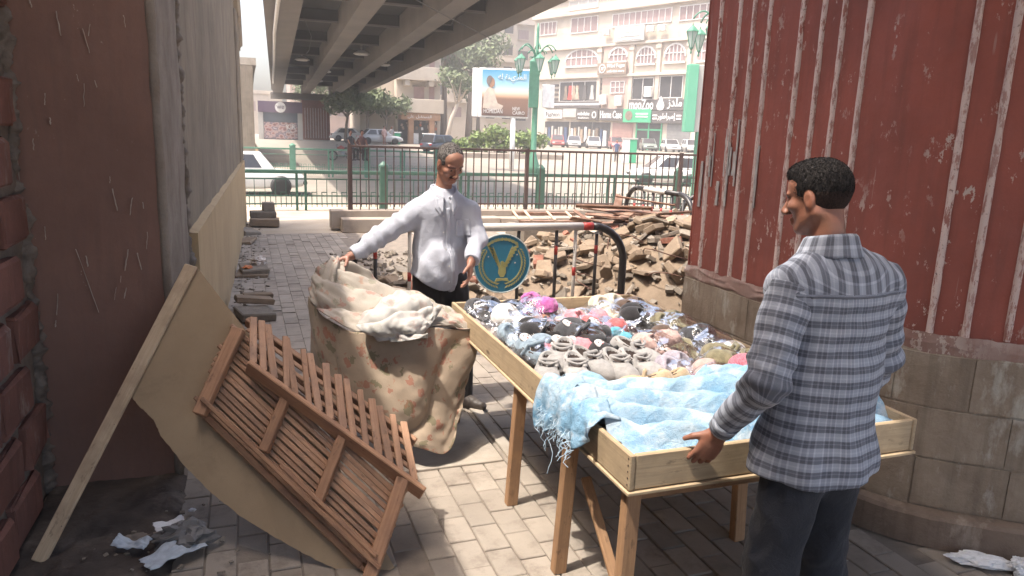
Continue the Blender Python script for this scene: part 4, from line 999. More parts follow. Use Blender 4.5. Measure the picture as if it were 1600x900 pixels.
# ------------------------------------------------------------------ floral sheet held by the man in the white shirt
def m_floral(name, base, base2, amt):
    t = NT(name); v = t.pos('uv'); col = t.mix(t.ramp(t.noise(v, 5, 5, 0.6), 0.3, 0.7), base, base2)
    wob = t.noise(v, 26, 3, 0.6); vv = t.n('ShaderNodeVectorMath', operation='ADD'); t.l(v, vv.inputs[0])
    t.l(t.comb(t.math('MULTIPLY', t.math('SUBTRACT', wob, 0.5), 0.10), t.math('MULTIPLY', t.math('SUBTRACT', t.noise(t.mapped(v, (1, 1, 1), loc=(3, 5, 0)), 26, 3, 0.6), 0.5), 0.10), 0.0), vv.inputs[1])
    for sc, loc, c, thr in ((12.0, (0.0, 0.0, 0), (0.30, 0.07, 0.04), 0.25), (10.5, (3.3, 1.7, 0), (0.10, 0.105, 0.045), 0.25), (15.0, (7.1, 4.4, 0), (0.33, 0.14, 0.08), 0.2)):
        m = t.mapped(vv.outputs[0], (sc, sc, 1), loc=loc); d = t.voro(m, 1.0); col = t.mix(t.math('MULTIPLY', t.ramp(d, thr, thr+0.035, (1, 1, 1), (0, 0, 0)), amt), col, c)
    col = t.mix(t.math('MULTIPLY', t.ramp(t.noise(v, 9, 6, 0.7), 0.55, 0.75), 0.4), col, tuple(0.55*x for x in base))
    m = t.done(col, 0.9, t.bump(t.noise(v, 60, 4, 0.6), 0.25, 0.004), spec=0.2)
    p = t.bsdf; p.inputs['Sheen Weight'].default_value = 0.15
    return m
M_FLORAL = m_floral('faded_floral_cotton', (0.38, 0.295, 0.215), (0.31, 0.235, 0.168), 0.55)
M_FLREV = m_floral('pale_reverse_of_cotton', (0.35, 0.31, 0.262), (0.295, 0.258, 0.215), 0.4)
M_FLWH = m_floral('white_reverse_of_cotton', (0.42, 0.40, 0.37), (0.36, 0.34, 0.31), 0.2)
def C3(fx, fy, d):
    """point in front of the camera stand: tangent right, tangent down, distance"""
    return Vector((0, 0, 1.75)) + (_fw + _R*fx - _U*fy)*d
def ctl(rows): return [[C3((x-800)/1150, (y-450)/1150, d) for x, y, d in r_] for r_ in rows]
def add_sheet(mb, rows, nu, nv, fold, uvo, mi, store):
    G = catmull([[tuple(p) for p in r_] for r_ in rows], nu, nv); N = normals(G)
    J, I = np.meshgrid(np.linspace(0, 1, nv), np.linspace(0, 1, nu), indexing='ij')
    G = G + N*fold(I, J)[..., None]
    mb.cur = mi; sheet(mb, G)
    du = np.linalg.norm(np.diff(G, axis=1), axis=2).mean()*(nu-1); dv = np.linalg.norm(np.diff(G, axis=0), axis=2).mean()*(nv-1)
    store.extend([(uvo[0]+i*du, uvo[1]+j*dv) for j, i in zip(J.ravel(), I.ravel())])
g = MB(); g.smooth = True; uvs = []
curtain = ctl([
 [(484,462,4.17),(500,488,4.06),(545,516,3.92),(592,518,3.86),(650,512,3.88),(700,514,3.98),(746,519,4.09)],
 [(486,505,4.17),(505,545,4.05),(545,566,3.94),(595,574,3.86),(645,570,3.84),(694,558,3.94),(743,545,4.10)],
 [(488,560,4.15),(515,590,4.04),(552,612,3.93),(600,622,3.84),(648,622,3.82),(695,612,3.92),(736,590,4.06)],
 [(500,602,4.10),(532,632,4.00),(566,652,3.92),(608,668,3.84),(652,672,3.84),(694,664,3.92),(724,626,4.02)],
 [(512,628,4.06),(545,652,3.97),(578,670,3.92),(615,686,3.88),(655,696,3.86),(694,706,3.92),(714,652,3.98)]])
add_sheet(g, curtain, 120, 76, lambda u, v: (0.030*(1-2*np.abs(np.sin(u*8+1.6*v+1.5*vnoise(u*3, v*2, u*0)))**0.7)+0.020*vnoise(u*9, v*3.5, u*0+3)+0.007*vnoise(u*22, v*14, u*0+7))*(0.35+0.65*v), (0, 0), 0, uvs)
upper = ctl([
 [(522,404,4.30),(548,416,4.34),(590,440,4.40),(634,456,4.40),(668,466,4.34),(706,488,4.26),(748,511,4.12)],
 [(503,412,4.26),(532,432,4.24),(580,456,4.22),(630,470,4.18),(672,480,4.16),(708,497,4.14),(748,514,4.11)],
 [(488,434,4.20),(512,460,4.12),(560,482,4.04),(612,490,3.98),(664,495,4.00),(706,505,4.04),(747,517,4.10)],
 [(484,462,4.17),(500,488,4.06),(545,516,3.92),(592,518,3.86),(650,512,3.88),(700,514,3.98),(746,519,4.09)]])
add_sheet(g, upper, 130, 60, lambda u, v: 0.034*(1-2*np.abs(np.sin(v*9+2.4*np.sin(u*2.6)+1.6*vnoise(u*3, v*2, u*0+1)))**0.6)*np.minimum(1, u*6+0.15)*(1-0.75*u)+0.016*vnoise(u*12, v*9, u*0)+0.008*vnoise(u*26, v*22, u*0)+0.008*np.sin(u*38+v*6)*(u > 0.6)*(u-0.6)*2, (2, 2), 1, uvs)
flap = ctl([
 [(600,470,4.02),(632,462,4.02),(668,474,4.00),(690,484,3.99)],
 [(578,490,3.88),(615,482,3.86),(655,494,3.88),(672,508,3.90)],
 [(556,506,3.80),(600,508,3.74),(634,512,3.76),(662,522,3.80)],
 [(586,524,3.78),(612,534,3.74),(640,532,3.75),(668,530,3.78)]])
add_sheet(g, flap, 54, 48, lambda u, v: 0.024*(1-2*np.abs(np.sin(u*5+v*4+1.5*vnoise(u*4, v*4, u*0)))**0.7)+0.014*vnoise(u*7, v*9, u*0+5)+0.006*vnoise(u*18, v*18, u*0+5), (4, 4), 2, uvs)
corner = ctl([
 [(512,406,4.30),(520,402,4.31),(528,402,4.31),(536,406,4.30)],
 [(502,424,4.25),(514,420,4.22),(526,420,4.23),(538,430,4.26)],
 [(500,450,4.20),(512,446,4.16),(524,446,4.18),(534,452,4.22)]])
add_sheet(g, corner, 26, 26, lambda u, v: 0.010*np.sin(u*16+v*3), (6, 6), 1, uvs)
me = g.mesh('floral_sheet', [M_FLORAL, M_FLREV, M_FLWH], fix=False)
uvl = me.uv_layers.new(name='UVMap'); li = np.empty(len(me.loops), np.int32); me.loops.foreach_get('vertex_index', li)
uvl.data.foreach_set('uv', np.array(uvs, np.float32)[li].ravel())
fs_ = link('floral_sheet', me); tag(fs_, 'faded floral cotton sheet lifted by the man in the white shirt', 'sheet')
md = fs_.modifiers.new('thickness', 'SOLIDIFY'); md.thickness = 0.0035; md.offset = 0

# ------------------------------------------------------------------ police barriers
def m_enamel(name, col, dark, rough=0.45, wear=(0.1, 0.07, 0.05), thr=0.62):
    t = NT(name); v = t.pos(); c = t.mix(t.ramp(t.noise(v, 6, 5, 0.65), 0.35, 0.65), col, dark)
    c = t.mix(t.ramp(t.noise(v, 34, 6, 0.75), thr, thr+0.03), c, wear)
    return t.done(c, rough, t.bump(t.noise(v, 60, 4, 0.6), 0.2, 0.003), spec=0.45)
M_WPAINT = m_enamel('scuffed_white_enamel', (0.58, 0.54, 0.49), (0.48, 0.44, 0.39), 0.5, (0.2, 0.16, 0.13), 0.65)
M_BPAINT = m_enamel('scuffed_black_enamel', (0.022, 0.018, 0.018), (0.035, 0.03, 0.028), 0.4, (0.4, 0.36, 0.32), 0.70)
M_RPAINT = m_enamel('scuffed_red_enamel', (0.42, 0.035, 0.025), (0.33, 0.03, 0.022), 0.45, (0.1, 0.06, 0.05), 0.64)
def barrier(label, a, b, h, upr, loc_group='police barriers around the rubble', main='white', rr=0.032):
    """hooped crowd barrier from foot a to foot b, height h; upr: list of (fraction, kind)"""
    A, B = Vector(a), Vector(b); d = (B-A); L = d.length; d.normalize(); root = empty('police_barrier', (A+B)/2, label, 'barrier', loc_group)
    R_ = 0.30; z = Vector((0, 0, 1))
    def P(s, q): return A + d*s + z*q
    left = [P(0, 0), P(0, h*0.35), P(0, h-R_)] + [P(R_-R_*math.cos(t), h-R_+R_*math.sin(t)) for t in np.linspace(0, math.pi/2, 9)[1:]]
    right = [P(L-s_[0], s_[1]) for s_ in [((p-A).dot(d), p.z-A.z) for p in left]]
    def seg(name, pts, m): g_ = MB(); g_.smooth = True; g_.tube(pts, rr, 14); return g_.build(name, m, root, fix=False)
    if main == 'white':
        seg('hoop_end', left, M_BPAINT); seg('hoop_end', right, M_BPAINT)
        for s0, s1, m in ((R_-0.0, R_+0.09, M_RPAINT), (R_+0.09, L-R_-0.09, M_WPAINT), (L-R_-0.09, L-R_, M_RPAINT)): seg('top_rail', [P(s0, h), P((s0+s1)/2, h), P(s1, h)], m)
        for s in (0, L):
            g_ = MB(); g_.smooth = True; g_.tube([P(s, 0.36), P(s, 0.45)], rr+0.0015, 14); g_.build('red_band', M_RPAINT, root)
            g_ = MB(); g_.smooth = True; g_.tube([P(s, 0.0), P(s, 0.36)], rr+0.001, 14); g_.build('white_band', M_WPAINT, root)
    else:
        seg('hoop_end', left, M_BPAINT); seg('hoop_end', right, M_BPAINT); seg('top_rail', [P(R_, h), P(L/2, h), P(L-R_, h)], M_BPAINT)
        g_ = MB(); g_.smooth = True; g_.tube([P(L*0.30, h), P(L*0.62, h)], rr+0.0012, 14); g_.build('white_band', M_WPAINT, root)
        for s in (0, L):
            g_ = MB(); g_.smooth = True; g_.tube([P(s, 0.25), P(s, 0.62)], rr+0.001, 14); g_.build('white_band', M_WPAINT, root)
    seg('lower_rail', [P(0, 0.22), P(L/2, 0.22), P(L, 0.22)], M_BPAINT)
    for fr, kind in upr:
        m = M_WPAINT if kind == 'w' else M_BPAINT; g_ = MB(); g_.smooth = True; top = h if R_ < fr*L < L-R_ else h-0.06
        g_.tube([P(fr*L, 0.22), P(fr*L, top)], 0.014, 9); up_ = g_.build('upright', m, root)
        g_ = MB(); g_.smooth = True; zz = 0.62 if kind == 'w' else (0.80 if kind == 'b' else 0.5); g_.tube([P(fr*L, zz), P(fr*L, zz+0.07)], 0.0155, 9); g_.build('red_band', M_RPAINT, up_)
    for s in (0.0, L):
        g_ = MB(); g_.smooth = True; n_ = Vector((-d.y, d.x, 0)); g_.tube([P(s, 0.03)-n_*0.25, P(s, 0.03)+n_*0.25], 0.02, 9); g_.build('foot', M_BPAINT, root)
    return root
b1 = barrier('white-topped police barrier with round blue badge behind the table', (0.715, 5.42, 0), (2.955, 5.42, 0), 1.025, [(0.075, 'b'), (0.19, 'w'), (0.37, 'b'), (0.58, 'b'), (0.725, 'b'), (0.80, 'w'), (0.885, 'b')])
b2 = barrier('black hooped barrier standing on the rubble by the red pier', (4.98, 9.15, 0.0), (5.02, 7.55, 0.0), 1.08, [(0.14, 'b'), (0.28, 'b'), (0.42, 'b'), (0.56, 'b'), (0.70, 'b'), (0.86, 'b')], main='black')
b3 = barrier('black barrier end half hidden behind the red pier', (5.36, 8.35, 0.0), (6.6, 7.9, 0.0), 1.05, [(0.3, 'b'), (0.6, 'b')], main='black')
# round badge
bc = Vector((1.87, 5.385, 0.742)); br = 0.232
M_BADGE = m_enamel('blue_badge_enamel', (0.025, 0.14, 0.22), (0.03, 0.18, 0.27), 0.4, (0.3, 0.28, 0.25), 0.74)
M_BRIM = m_enamel('pale_badge_rim', (0.42, 0.46, 0.44), (0.3, 0.34, 0.33), 0.5)
M_GOLD = m_enamel('faded_yellow_paint', (0.38, 0.36, 0.14), (0.3, 0.28, 0.1), 0.6)
MBd = frame(bc, (1, 0, 0), (0, 0, 1))
g = MB(); g.prism([(br*math.cos(a), br*math.sin(a)) for a in np.linspace(0, 2*math.pi, 49)[:-1]], -0.008, 0.004, M=MBd); bd = g.build('badge', M_BADGE, b1)
g = MB(); g.tube([MBd @ Vector((br*math.cos(a), br*math.sin(a), 0.003)) for a in np.linspace(0, 2*math.pi, 65)[:-1]], 0.006, 6, closed=True); g.build('badge_rim', M_BRIM, bd)
def flat(mb, pts, z=0.007): mb.prism([(p[0]*br, p[1]*br) for p in pts], 0.0035, z, M=MBd)
g = MB()                                          # eagle with raised wings, wreath, ribbon
for s in (-1, 1):
    for k in range(7):                            # wing feathers
        x0, y0 = s*(0.10+0.035*k), -0.10+0.10*k; x1, y1 = s*(0.17+0.062*k), 0.02+0.105*k
        w = 0.035; flat(g, [(x0-w, y0), (x0+w, y0-0.02), (x1+w*0.7, y1-0.10), (x1, y1), (x1-w, y1-0.03)])
    flat(g, [(s*0.03, -0.12), (s*0.12, -0.16), (s*0.30, 0.28), (s*0.36, 0.62), (s*0.28, 0.48), (s*0.17, 0.2)], 0.006)
flat(g, [(-0.12, -0.1), (0, -0.02), (0.12, -0.1), (0.14, -0.32), (0.06, -0.46), (-0.06, -0.46), (-0.14, -0.32)])
flat(g, [(-0.05, -0.06), (-0.07, 0.06), (0.0, 0.1), (0.1, 0.03), (0.05, -0.04)])
flat(g, [(-0.2, -0.5), (0.2, -0.5), (0.26, -0.62), (0.0, -0.58), (-0.26, -0.62)])
for a in np.linspace(-1.35, 0.62, 17):            # laurel on both sides
    for s in (-1, 1):
        for o in (-0.055, 0.055):
            rr_ = 0.76+o; cx, cy = s*rr_*math.cos(a), rr_*math.sin(a); t_ = (a+math.pi/2+ (0.5 if o > 0 else -0.5)); dx, dy = s*math.cos(t_)*0.075, math.sin(t_)*0.075
            flat(g, [(cx-dx, cy-dy), (cx-dy*0.35, cy+dx*0.35), (cx+dx, cy+dy), (cx+dy*0.35, cy-dx*0.35)])
for a in np.linspace(0.9, 2.24, 26):              # worn band of small letters along the top
    c0, s0 = math.cos(a), math.sin(a); h_ = 0.035+0.02*((int(a*37) % 3)/2); flat(g, [(c0*(0.84-h_)-s0*0.018, s0*(0.84-h_)+c0*0.018), (c0*(0.84-h_)+s0*0.018, s0*(0.84-h_)-c0*0.018), (c0*(0.84+h_)+s0*0.014, s0*(0.84+h_)-c0*0.014), (c0*(0.84+h_)-s0*0.014, s0*(0.84+h_)+c0*0.014)])
eg = g.build('eagle_emblem', M_GOLD, bd); eg['kind'] = 'stuff'
g = MB()
for x, y in ((0.52, 0.30), (0.46, 0.02), (0.44, 0.56), (-0.5, 0.25)):
    g.prism([(br*(x+(0.035 if k % 2 == 0 else 0.014)*math.cos(k*math.pi/5)), br*(y+(0.035 if k % 2 == 0 else 0.014)*math.sin(k*math.pi/5))) for k in range(10)], 0.0035, 0.0065, M=MBd)
so_ = g.build('stars', M_WPAINT, bd); so_['kind'] = 'stuff'

# ------------------------------------------------------------------ rubble of broken slabs
def m_stone(name, a, b, c):
    t = NT(name); v = t.pos(); col = t.mix(t.ramp(t.noise(v, 5, 6, 0.65), 0.35, 0.65), a, b); col = t.vary(col, 0.22)
    col = t.mix(t.math('MULTIPLY', t.ramp(t.noise(v, 16, 5, 0.7), 0.5, 0.75), 0.5), col, c)
    return t.done(col, 0.92, t.bump(t.math('ADD', t.noise(v, 22, 6, 0.7), t.math('MULTIPLY', t.noise(v, 90, 4, 0.7), 0.5)), 0.55, 0.012), spec=0.2)
M_STONE = m_stone('dusty_broken_stone', (0.26, 0.198, 0.142), (0.195, 0.147, 0.103), (0.14, 0.104, 0.074))
M_STONE2 = m_stone('grey_broken_concrete', (0.25, 0.213, 0.172), (0.185, 0.156, 0.125), (0.3, 0.26, 0.21))
def mound(x, y):
    h = 0.0
    for cx, cy, rx, ry, hh in ((4.4, 6.9, 1.35, 1.5, 0.86), (3.6, 7.5, 1.2, 1.3, 0.62), (2.8, 7.3, 0.9, 1.1, 0.40), (2.1, 7.6, 0.9, 1.1, 0.2), (5.3, 7.4, 1.3, 1.6, 0.8), (3.9, 6.3, 0.8, 0.6, 0.35)):
        q = ((x-cx)/rx)**2+((y-cy)/ry)**2
        if q < 1: h = max(h, hh*(1-q)**0.8)
    return h
rub = empty('rubble_pile', (3.8, 7.2, 0), 'heap of broken paving slabs between the barrier and the railing', 'rubble')
def stone_mesh(seed, lx, ly, lz, mat):
    rr = random.Random(seed); n = rr.choice((4, 4, 5, 5, 6)); a0 = rr.uniform(0, 6)
    poly_ = [(lx/2*math.cos(a0+2*math.pi*i/n+rr.uniform(-.3, .3))*rr.uniform(.8, 1.1), ly/2*math.sin(a0+2*math.pi*i/n+rr.uniform(-.3, .3))*rr.uniform(.8, 1.1)) for i in range(n)]
    m_ = MB(); m_.prism(poly_, -lz/2, lz/2); me_ = m_.mesh('stone_slab', mat, bevel=min(lz*0.16, 0.008))
    return jitter(me_, lz*0.06, seed)
STN = [stone_mesh(i, 0.30, 0.23, (0.032, 0.045, 0.06)[i % 3], M_STONE if i % 3 else M_STONE2) for i in range(18)]
r = random.Random(21); cand = []
while len(cand) < 296:
    x = r.uniform(1.3, 5.6); y = r.uniform(5.75, 9.2); h = mound(x, y)
    if x > 2.62 and y < 4.3: continue
    if h < 0.04 and r.random() < 0.75: continue
    if h > 0.04 and r.random() > 0.35+0.65*min(1, (10-y)/3): continue
    cand.append((x, y, h))
for (x, y, h) in cand:
    s = r.uniform(0.55, 1.35)*(0.5 if h < 0.05 else 1); gx = (mound(x+.05, y)-mound(x-.05, y))/0.1; gy = (mound(x, y+.05)-mound(x, y-.05))/0.1
    inst('stone_slab', STN[r.randrange(18)], rub, (x, y, h+0.01+r.uniform(-0.03, 0.05)*(h > .05)), (math.atan(gy)*0.8+r.gauss(0, 0.36), -math.atan(gx)*0.8+r.gauss(0, 0.36), r.uniform(0, 6.28)), (s, s, r.uniform(0.8, 1.3)))
M_REDBR = m_stone('broken_red_brick', (0.28, 0.12, 0.08), (0.2, 0.085, 0.06), (0.32, 0.26, 0.2)); brm = [jitter(MB().box((0, 0, 0), (0.2*k, 0.1, 0.06)).mesh('brick_piece', M_REDBR, bevel=0.006), 0.006, int(k*10)) for k in (1.0, 0.7, 0.45)]
for i in range(16):
    x = r.uniform(1.5, 5.0); y = r.uniform(5.8, 7.6); inst('brick_piece', brm[i % 3], rub, (x, y, mound(x, y)+0.05), (r.gauss(0, .4), r.gauss(0, .4), r.uniform(0, 6)))
for i in range(5):
    x = r.uniform(2.8, 4.6); y = r.uniform(6.0, 7.2); z = mound(x, y); a = r.uniform(0, 6); pts = [(x+0.12*k*math.cos(a+0.25*k*k*0.3), y+0.12*k*math.sin(a+0.25*k*k*0.3), z+0.06+0.07*math.sin(k*0.9)) for k in range(5)]; q = MB(); q.smooth = True; q.tube(pts, 0.006, 6); q.build('bent_rod', M_OLDWOOD and pm('rusty_rod', (0.12, 0.06, 0.04), None, 20, .8, 0), rub)
g = MB(); g.smooth = True; g.grid(lambda u, v: (1.0+5.2*u, 5.6+4.0*v, mound(1.0+5.2*u, 5.6+4.0*v)-0.035+0.02*fbm((u*20, v*20, 0), 1)), 70, 56); g.build('rubble_fill', M_STONE, rub, fix=False)
crumb = MB()
for i in range(1800):
    x = r.uniform(1.0, 5.4); y = r.uniform(5.6, 10.5); h = mound(x, y)
    s = r.uniform(0.012, 0.07); crumb.box((x, y, max(0, h-0.01)+s*0.25), (s*r.uniform(.7, 1.4), s*r.uniform(.7, 1.4), s*0.6), (r.uniform(-.5, .5), r.uniform(-.5, .5), r.uniform(0, 6)))
for i in range(260):                                # crumbs along the ramp wall
    y = r.uniform(5.5, 14); x = wu(y)+0.06+abs(r.gauss(0, 0.14)); s = r.uniform(0.008, 0.035); crumb.box((x, y, s*0.2), (s*r.uniform(.7, 1.5), s, s*0.5), (r.uniform(-.4, .4), r.uniform(-.4, .4), r.uniform(0, 6)))
for i in range(90):
    x = r.uniform(-0.8, 0.3); y = r.uniform(2.3, 3.6); s = r.uniform(0.005, 0.018); crumb.box((x, y, 0.012+s*0.2), (s*r.uniform(.7, 1.5), s, s*0.5), (r.uniform(-.4, .4), r.uniform(-.4, .4), r.uniform(0, 6)))
tag(crumb.build('stone_crumbs', M_STONE2), 'small crumbs of stone strewn around the rubble and along the wall', kind='stuff')
# brown boards and a window frame thrown on top of the heap
bp = empty('board_heap', (4.0, 7.8, 0.8), 'loose heap of dark brown splintered boards on top of the rubble', 'boards')
r = random.Random(33)
for i in range(22):
    c = Vector((r.uniform(3.75, 4.75), r.uniform(7.1, 8.0), 0)); c.z = mound(c.x, c.y)+0.10+0.012*i*r.random(); a = r.gauss(-0.25, 0.42); L = r.uniform(0.35, 0.85); d = Vector((math.cos(a), math.sin(a), r.gauss(-0.05, 0.13)))*L/2
    bar('board', bp, c-d, c+d, r.uniform(0.04, 0.11), r.uniform(0.012, 0.022), M_OLDWOOD, up=(r.gauss(0, 0.35), r.gauss(0, 0.35), 1))
for a_, b_ in (((3.7, 7.75, 0.86), (4.5, 7.1, 0.84)), ((3.68, 7.8, 0.93), (4.35, 7.45, 0.90)), ((4.2, 7.6, 0.9), (4.75, 6.95, 0.86)), ((3.95, 7.5, 0.88), (4.1, 7.7, 1.08))): bar('board', bp, a_, b_, 0.09, 0.02, M_OLDWOOD, up=(0.3, -0.5, 1))
wf = empty('window_frame', (3.6, 8.6, 0.6), 'old brown window frame with pale glazing bars lying on the rubble', 'window frame')
W0 = Matrix.Translation((3.20, 8.62, 0.665)) @ Euler((0.10, 0.0, -0.16)).to_matrix().to_4x4()
def wfb(a, b, w, h, m): bar('frame_bar', wf, W0 @ Vector(a), W0 @ Vector(b), w, h, m)
wfb((0, 0, 0), (0.86, 0, 0), 0.06, 0.04, M_OLDWOOD); wfb((0, 0.5, 0), (0.86, 0.5, 0), 0.06, 0.04, M_OLDWOOD)
for x in (0.0, 0.16, 0.46, 0.72): wfb((x, -0.02, 0.03), (x+0.01, 0.5, 0.03), 0.035, 0.02, M_PALEW)
for p_ in ((3.25, 8.65), (3.95, 8.55)): pass
g = MB(); g.bx(3.2, 4.1, 8.5, 9.15, 0.0, 0.60); sk = g.build('rubble_block', M_STONE2, rub, bevel=0.03)
# pieces left along the ramp wall
def heap_block(name, label, parts, mat, cat='stone', grp='stones dumped along the ramp wall'):
    for (c, s, ro) in parts:
        g_ = MB(); g_.box((0, 0, 0), s); me_ = g_.mesh(name, mat, bevel=0.008); jitter(me_, 0.005, int(c[1]*100)); o_ = link(name, me_); o_.location = c; o_.rotation_euler = ro; tag(o_, label, cat, grp)
heap_block('concrete_block', 'squared concrete block standing on top of the stacked blocks at the wall end', [((0.36, 13.95, 0.30), (0.20, 0.2, 0.15), (0, 0, 0.1))], M_STONE2)
heap_block('concrete_block', 'long concrete block in the middle of the stack at the wall end', [((0.26, 13.9, 0.17), (0.44, 0.3, 0.11), (0.02, 0, 0.05))], M_STONE2)
heap_block('concrete_block', 'dusty bottom block of the stack at the wall end', [((0.28, 13.7, 0.06), (0.5, 0.35, 0.12), (0, 0.02, -0.05))], M_STONE)
heap_block('stone_slab', 'flat broken slab carrying litter midway along the tan plinth', [((0.05, 9.15, 0.06), (0.30, 0.42, 0.06), (0.05, -0.06, 0.1))], M_STONE2)
heap_block('stone_slab', 'grey slab under the litter-topped slab midway along the plinth', [((0.04, 9.1, 0.018), (0.36, 0.44, 0.035), (0, 0, -0.1))], M_STONE)
heap_block('stone_slab', 'broken slab nearest the hardboard sheet by the plinth', [((0.03, 6.95, 0.05), (0.30, 0.34, 0.07), (0.03, 0.08, 0.25))], M_STONE2)
heap_block('stone_slab', 'slab leaning on the nearest broken slab by the plinth', [((0.03, 7.25, 0.11), (0.34, 0.30, 0.05), (-0.12, 0.12, 0.1))], M_STONE)
heap_block('stone_slab', 'small brick-shaped stone beyond the leaning slab', [((0.07, 7.75, 0.035), (0.28, 0.11, 0.06), (0, 0.05, 0.15))], M_STONE)
heap_block('stone_slab', 'low broken stone pile piece near the bottom block', [((0.0, 12.6, 0.04), (0.26, 0.4, 0.07), (0.1, 0.1, 0.4))], M_STONE2)
heap_block('stone_slab', 'thin stone shard at the foot of the plinth', [((-0.02, 11.6, 0.03), (0.2, 0.34, 0.05), (0.08, -0.1, -0.3))], M_STONE)
M_LITTER = pm('crumpled_litter', (0.55, 0.5, 0.45), (0.4, 0.33, 0.28), 20, 0.7, 0.4, 40)
M_ORANGE = pm('orange_wrapper', (0.55, 0.2, 0.07), (0.45, 0.14, 0.05), 20, 0.5, 0.3, 40)
def crumple(name, c, rx, ry, rz, mat, label, cat, seed, seg=(26, 16)):
    g_ = MB(); g_.smooth = False
    def f(u, v):
        a = 2*math.pi*u; b = math.pi*(v-0.5); p = Vector((math.cos(a)*math.cos(b), math.sin(a)*math.cos(b), math.sin(b))); k = 1+0.45*mnoise.noise(p*1.7+Vector((seed, 0, 0)))+0.28*mnoise.noise(p*4.5+Vector((0, seed, 0)))
        return (p.x*rx*k, p.y*ry*k, p.z*rz*k)
    g_.grid(f, seg[0], seg[1], wrap=True); o_ = g_.build(name, mat, fix=False); o_.location = c; return tag(o_, label, cat)
crumple('litter_bag', (0.10, 9.25, 0.13), 0.10, 0.08, 0.06, M_LITTER, 'crumpled pale litter bag on the slab by the plinth', 'litter', 3)
crumple('orange_wrapper', (-0.02, 9.05, 0.10), 0.05, 0.05, 0.018, M_ORANGE, 'small orange wrapper on the slab by the plinth', 'litter', 5)
# litter in the dark corner and by the right pier
M_TISSUE = pm('white_tissue', (0.68, 0.68, 0.68), (0.55, 0.56, 0.58), 30, 0.85, 0.3, 60)
M_BLUEG = pm('blue_grey_paper', (0.48, 0.53, 0.58), (0.36, 0.4, 0.45), 25, 0.8, 0.3, 60)
M_SMOKE = pm('dull_grey_plastic', (0.16, 0.15, 0.145), (0.1, 0.095, 0.09), 12, 0.45, 0.4, 40)
def scrap(name, c, sx, sy, rz, curl, mat, label, seed):
    g_ = MB(); g_.smooth = True
    g_.grid(lambda u, v: (sx*(u-0.5)*(1+0.1*nz((v*3, seed, 0), 2)), sy*(v-0.5)*(1+0.15*nz((u*3, 0, seed), 2)), 0.004+curl*(0.5+0.5*math.sin(u*7+seed))*(v*0.7+0.3)+0.35*curl*nz((u*5, v*5, seed), 1)), 22, 18)
    o_ = g_.build(name, mat, fix=False); o_.location = c; o_.rotation_euler = (0, 0, rz); md_ = o_.modifiers.new('thickness', 'SOLIDIFY'); md_.thickness = 0.0012; return tag(o_, label, 'litter', 'paper scraps in the dark corner')
scrap('paper_scrap', (-0.365, 3.19, 0.05), 0.12, 0.07, 0.3, 0.012, M_TISSUE, 'torn printed paper at the back of the litter in the dark corner', 1)
scrap('paper_scrap', (-0.50, 3.09, 0.035), 0.15, 0.06, -0.5, 0.03, M_BLUEG, 'curled pale blue paper left of the grey plastic', 2)
scrap('paper_scrap', (-0.33, 2.97, 0.04), 0.24, 0.10, 0.55, 0.035, M_BLUEG, 'long folded blue-grey paper nearest the camera in the dark corner', 4)
crumple('grey_plastic', (-0.30, 3.07, 0.055), 0.11, 0.08, 0.055, M_SMOKE, 'crushed dull grey plastic among the paper scraps', 'litter', 8)
crumple('pebble', (-0.288, 3.364, 0.02), 0.016, 0.013, 0.007, M_TISSUE, 'small white pebble on the dark dirt', 'pebble', 2, (12, 8))
tw = crumple('tissue_packet', (2.90, 1.99, 0.028), 0.12, 0.045, 0.026, M_TISSUE, 'crumpled white tissue packet on the paving by the red pier', 'litter', 11, (40, 20)); tw.rotation_euler = (0, 0, -0.62)
crumple('tissue', (3.015, 1.89, 0.035), 0.05, 0.045, 0.035, M_TISSUE, 'ruffled white tissue end beside the tissue packet', 'litter', 14, (40, 24))

# ------------------------------------------------------------------ railings
M_DKFE = m_enamel('dark_rusty_railing', (0.045, 0.028, 0.024), (0.07, 0.035, 0.027), 0.6, (0.12, 0.06, 0.04), 0.6)
M_GRFE = m_enamel('dark_green_railing', (0.028, 0.075, 0.052), (0.04, 0.095, 0.066), 0.5, (0.12, 0.13, 0.11), 0.66)
M_GRFE2 = m_enamel('dusty_green_railing', (0.07, 0.19, 0.125), (0.1, 0.23, 0.16), 0.55, (0.2, 0.22, 0.18), 0.66)
M_KERB = pm('dusty_kerb_stone', (0.34, 0.285, 0.23), (0.27, 0.22, 0.175), 2, 0.9, 0.4, 40, c3=(0.2, 0.16, 0.13), s3=1.5)
kb = empty('kerb', (5, 12.8, 0), 'low concrete kerb in two steps under the dark railing', 'kerb')
for i in range(9):
    x0 = 1.515+i*0.95; g = MB(); g.bx(x0, x0+0.94, 12.70, 13.02, -0.02, 0.215+0.006*(i % 3)); g.build('kerb_stone', M_KERB, kb, bevel=0.012)
g = MB(); g.bx(1.36, 10.4, 13.03, 13.3, 0, 0.33); g.build('plinth_strip', M_KERB, kb, bevel=0.012)
fn = empty('dark_railing', (5, 13.15, 0), 'dark iron railing of close upright bars along the kerb', 'railing')
g = MB(); g.bx(1.68, 10.3, 13.13, 13.17, 1.41, 1.45); g.build('top_rail', M_DKFE, fn, bevel=0.004)
g = MB(); g.bx(1.68, 10.3, 13.135, 13.165, 0.42, 0.45); g.build('bottom_rail', M_DKFE, fn, bevel=0.004)
bm_ = MB().box((0, 0, 0), (0.018, 0.018, 1.10)).mesh('railing_bar', M_DKFE); r = random.Random(2)
for i in range(58): inst('railing_bar', bm_, fn, (1.74+i*0.1475, 13.15, 0.86), (r.gauss(0, 0.004), r.gauss(0, 0.006), 0))
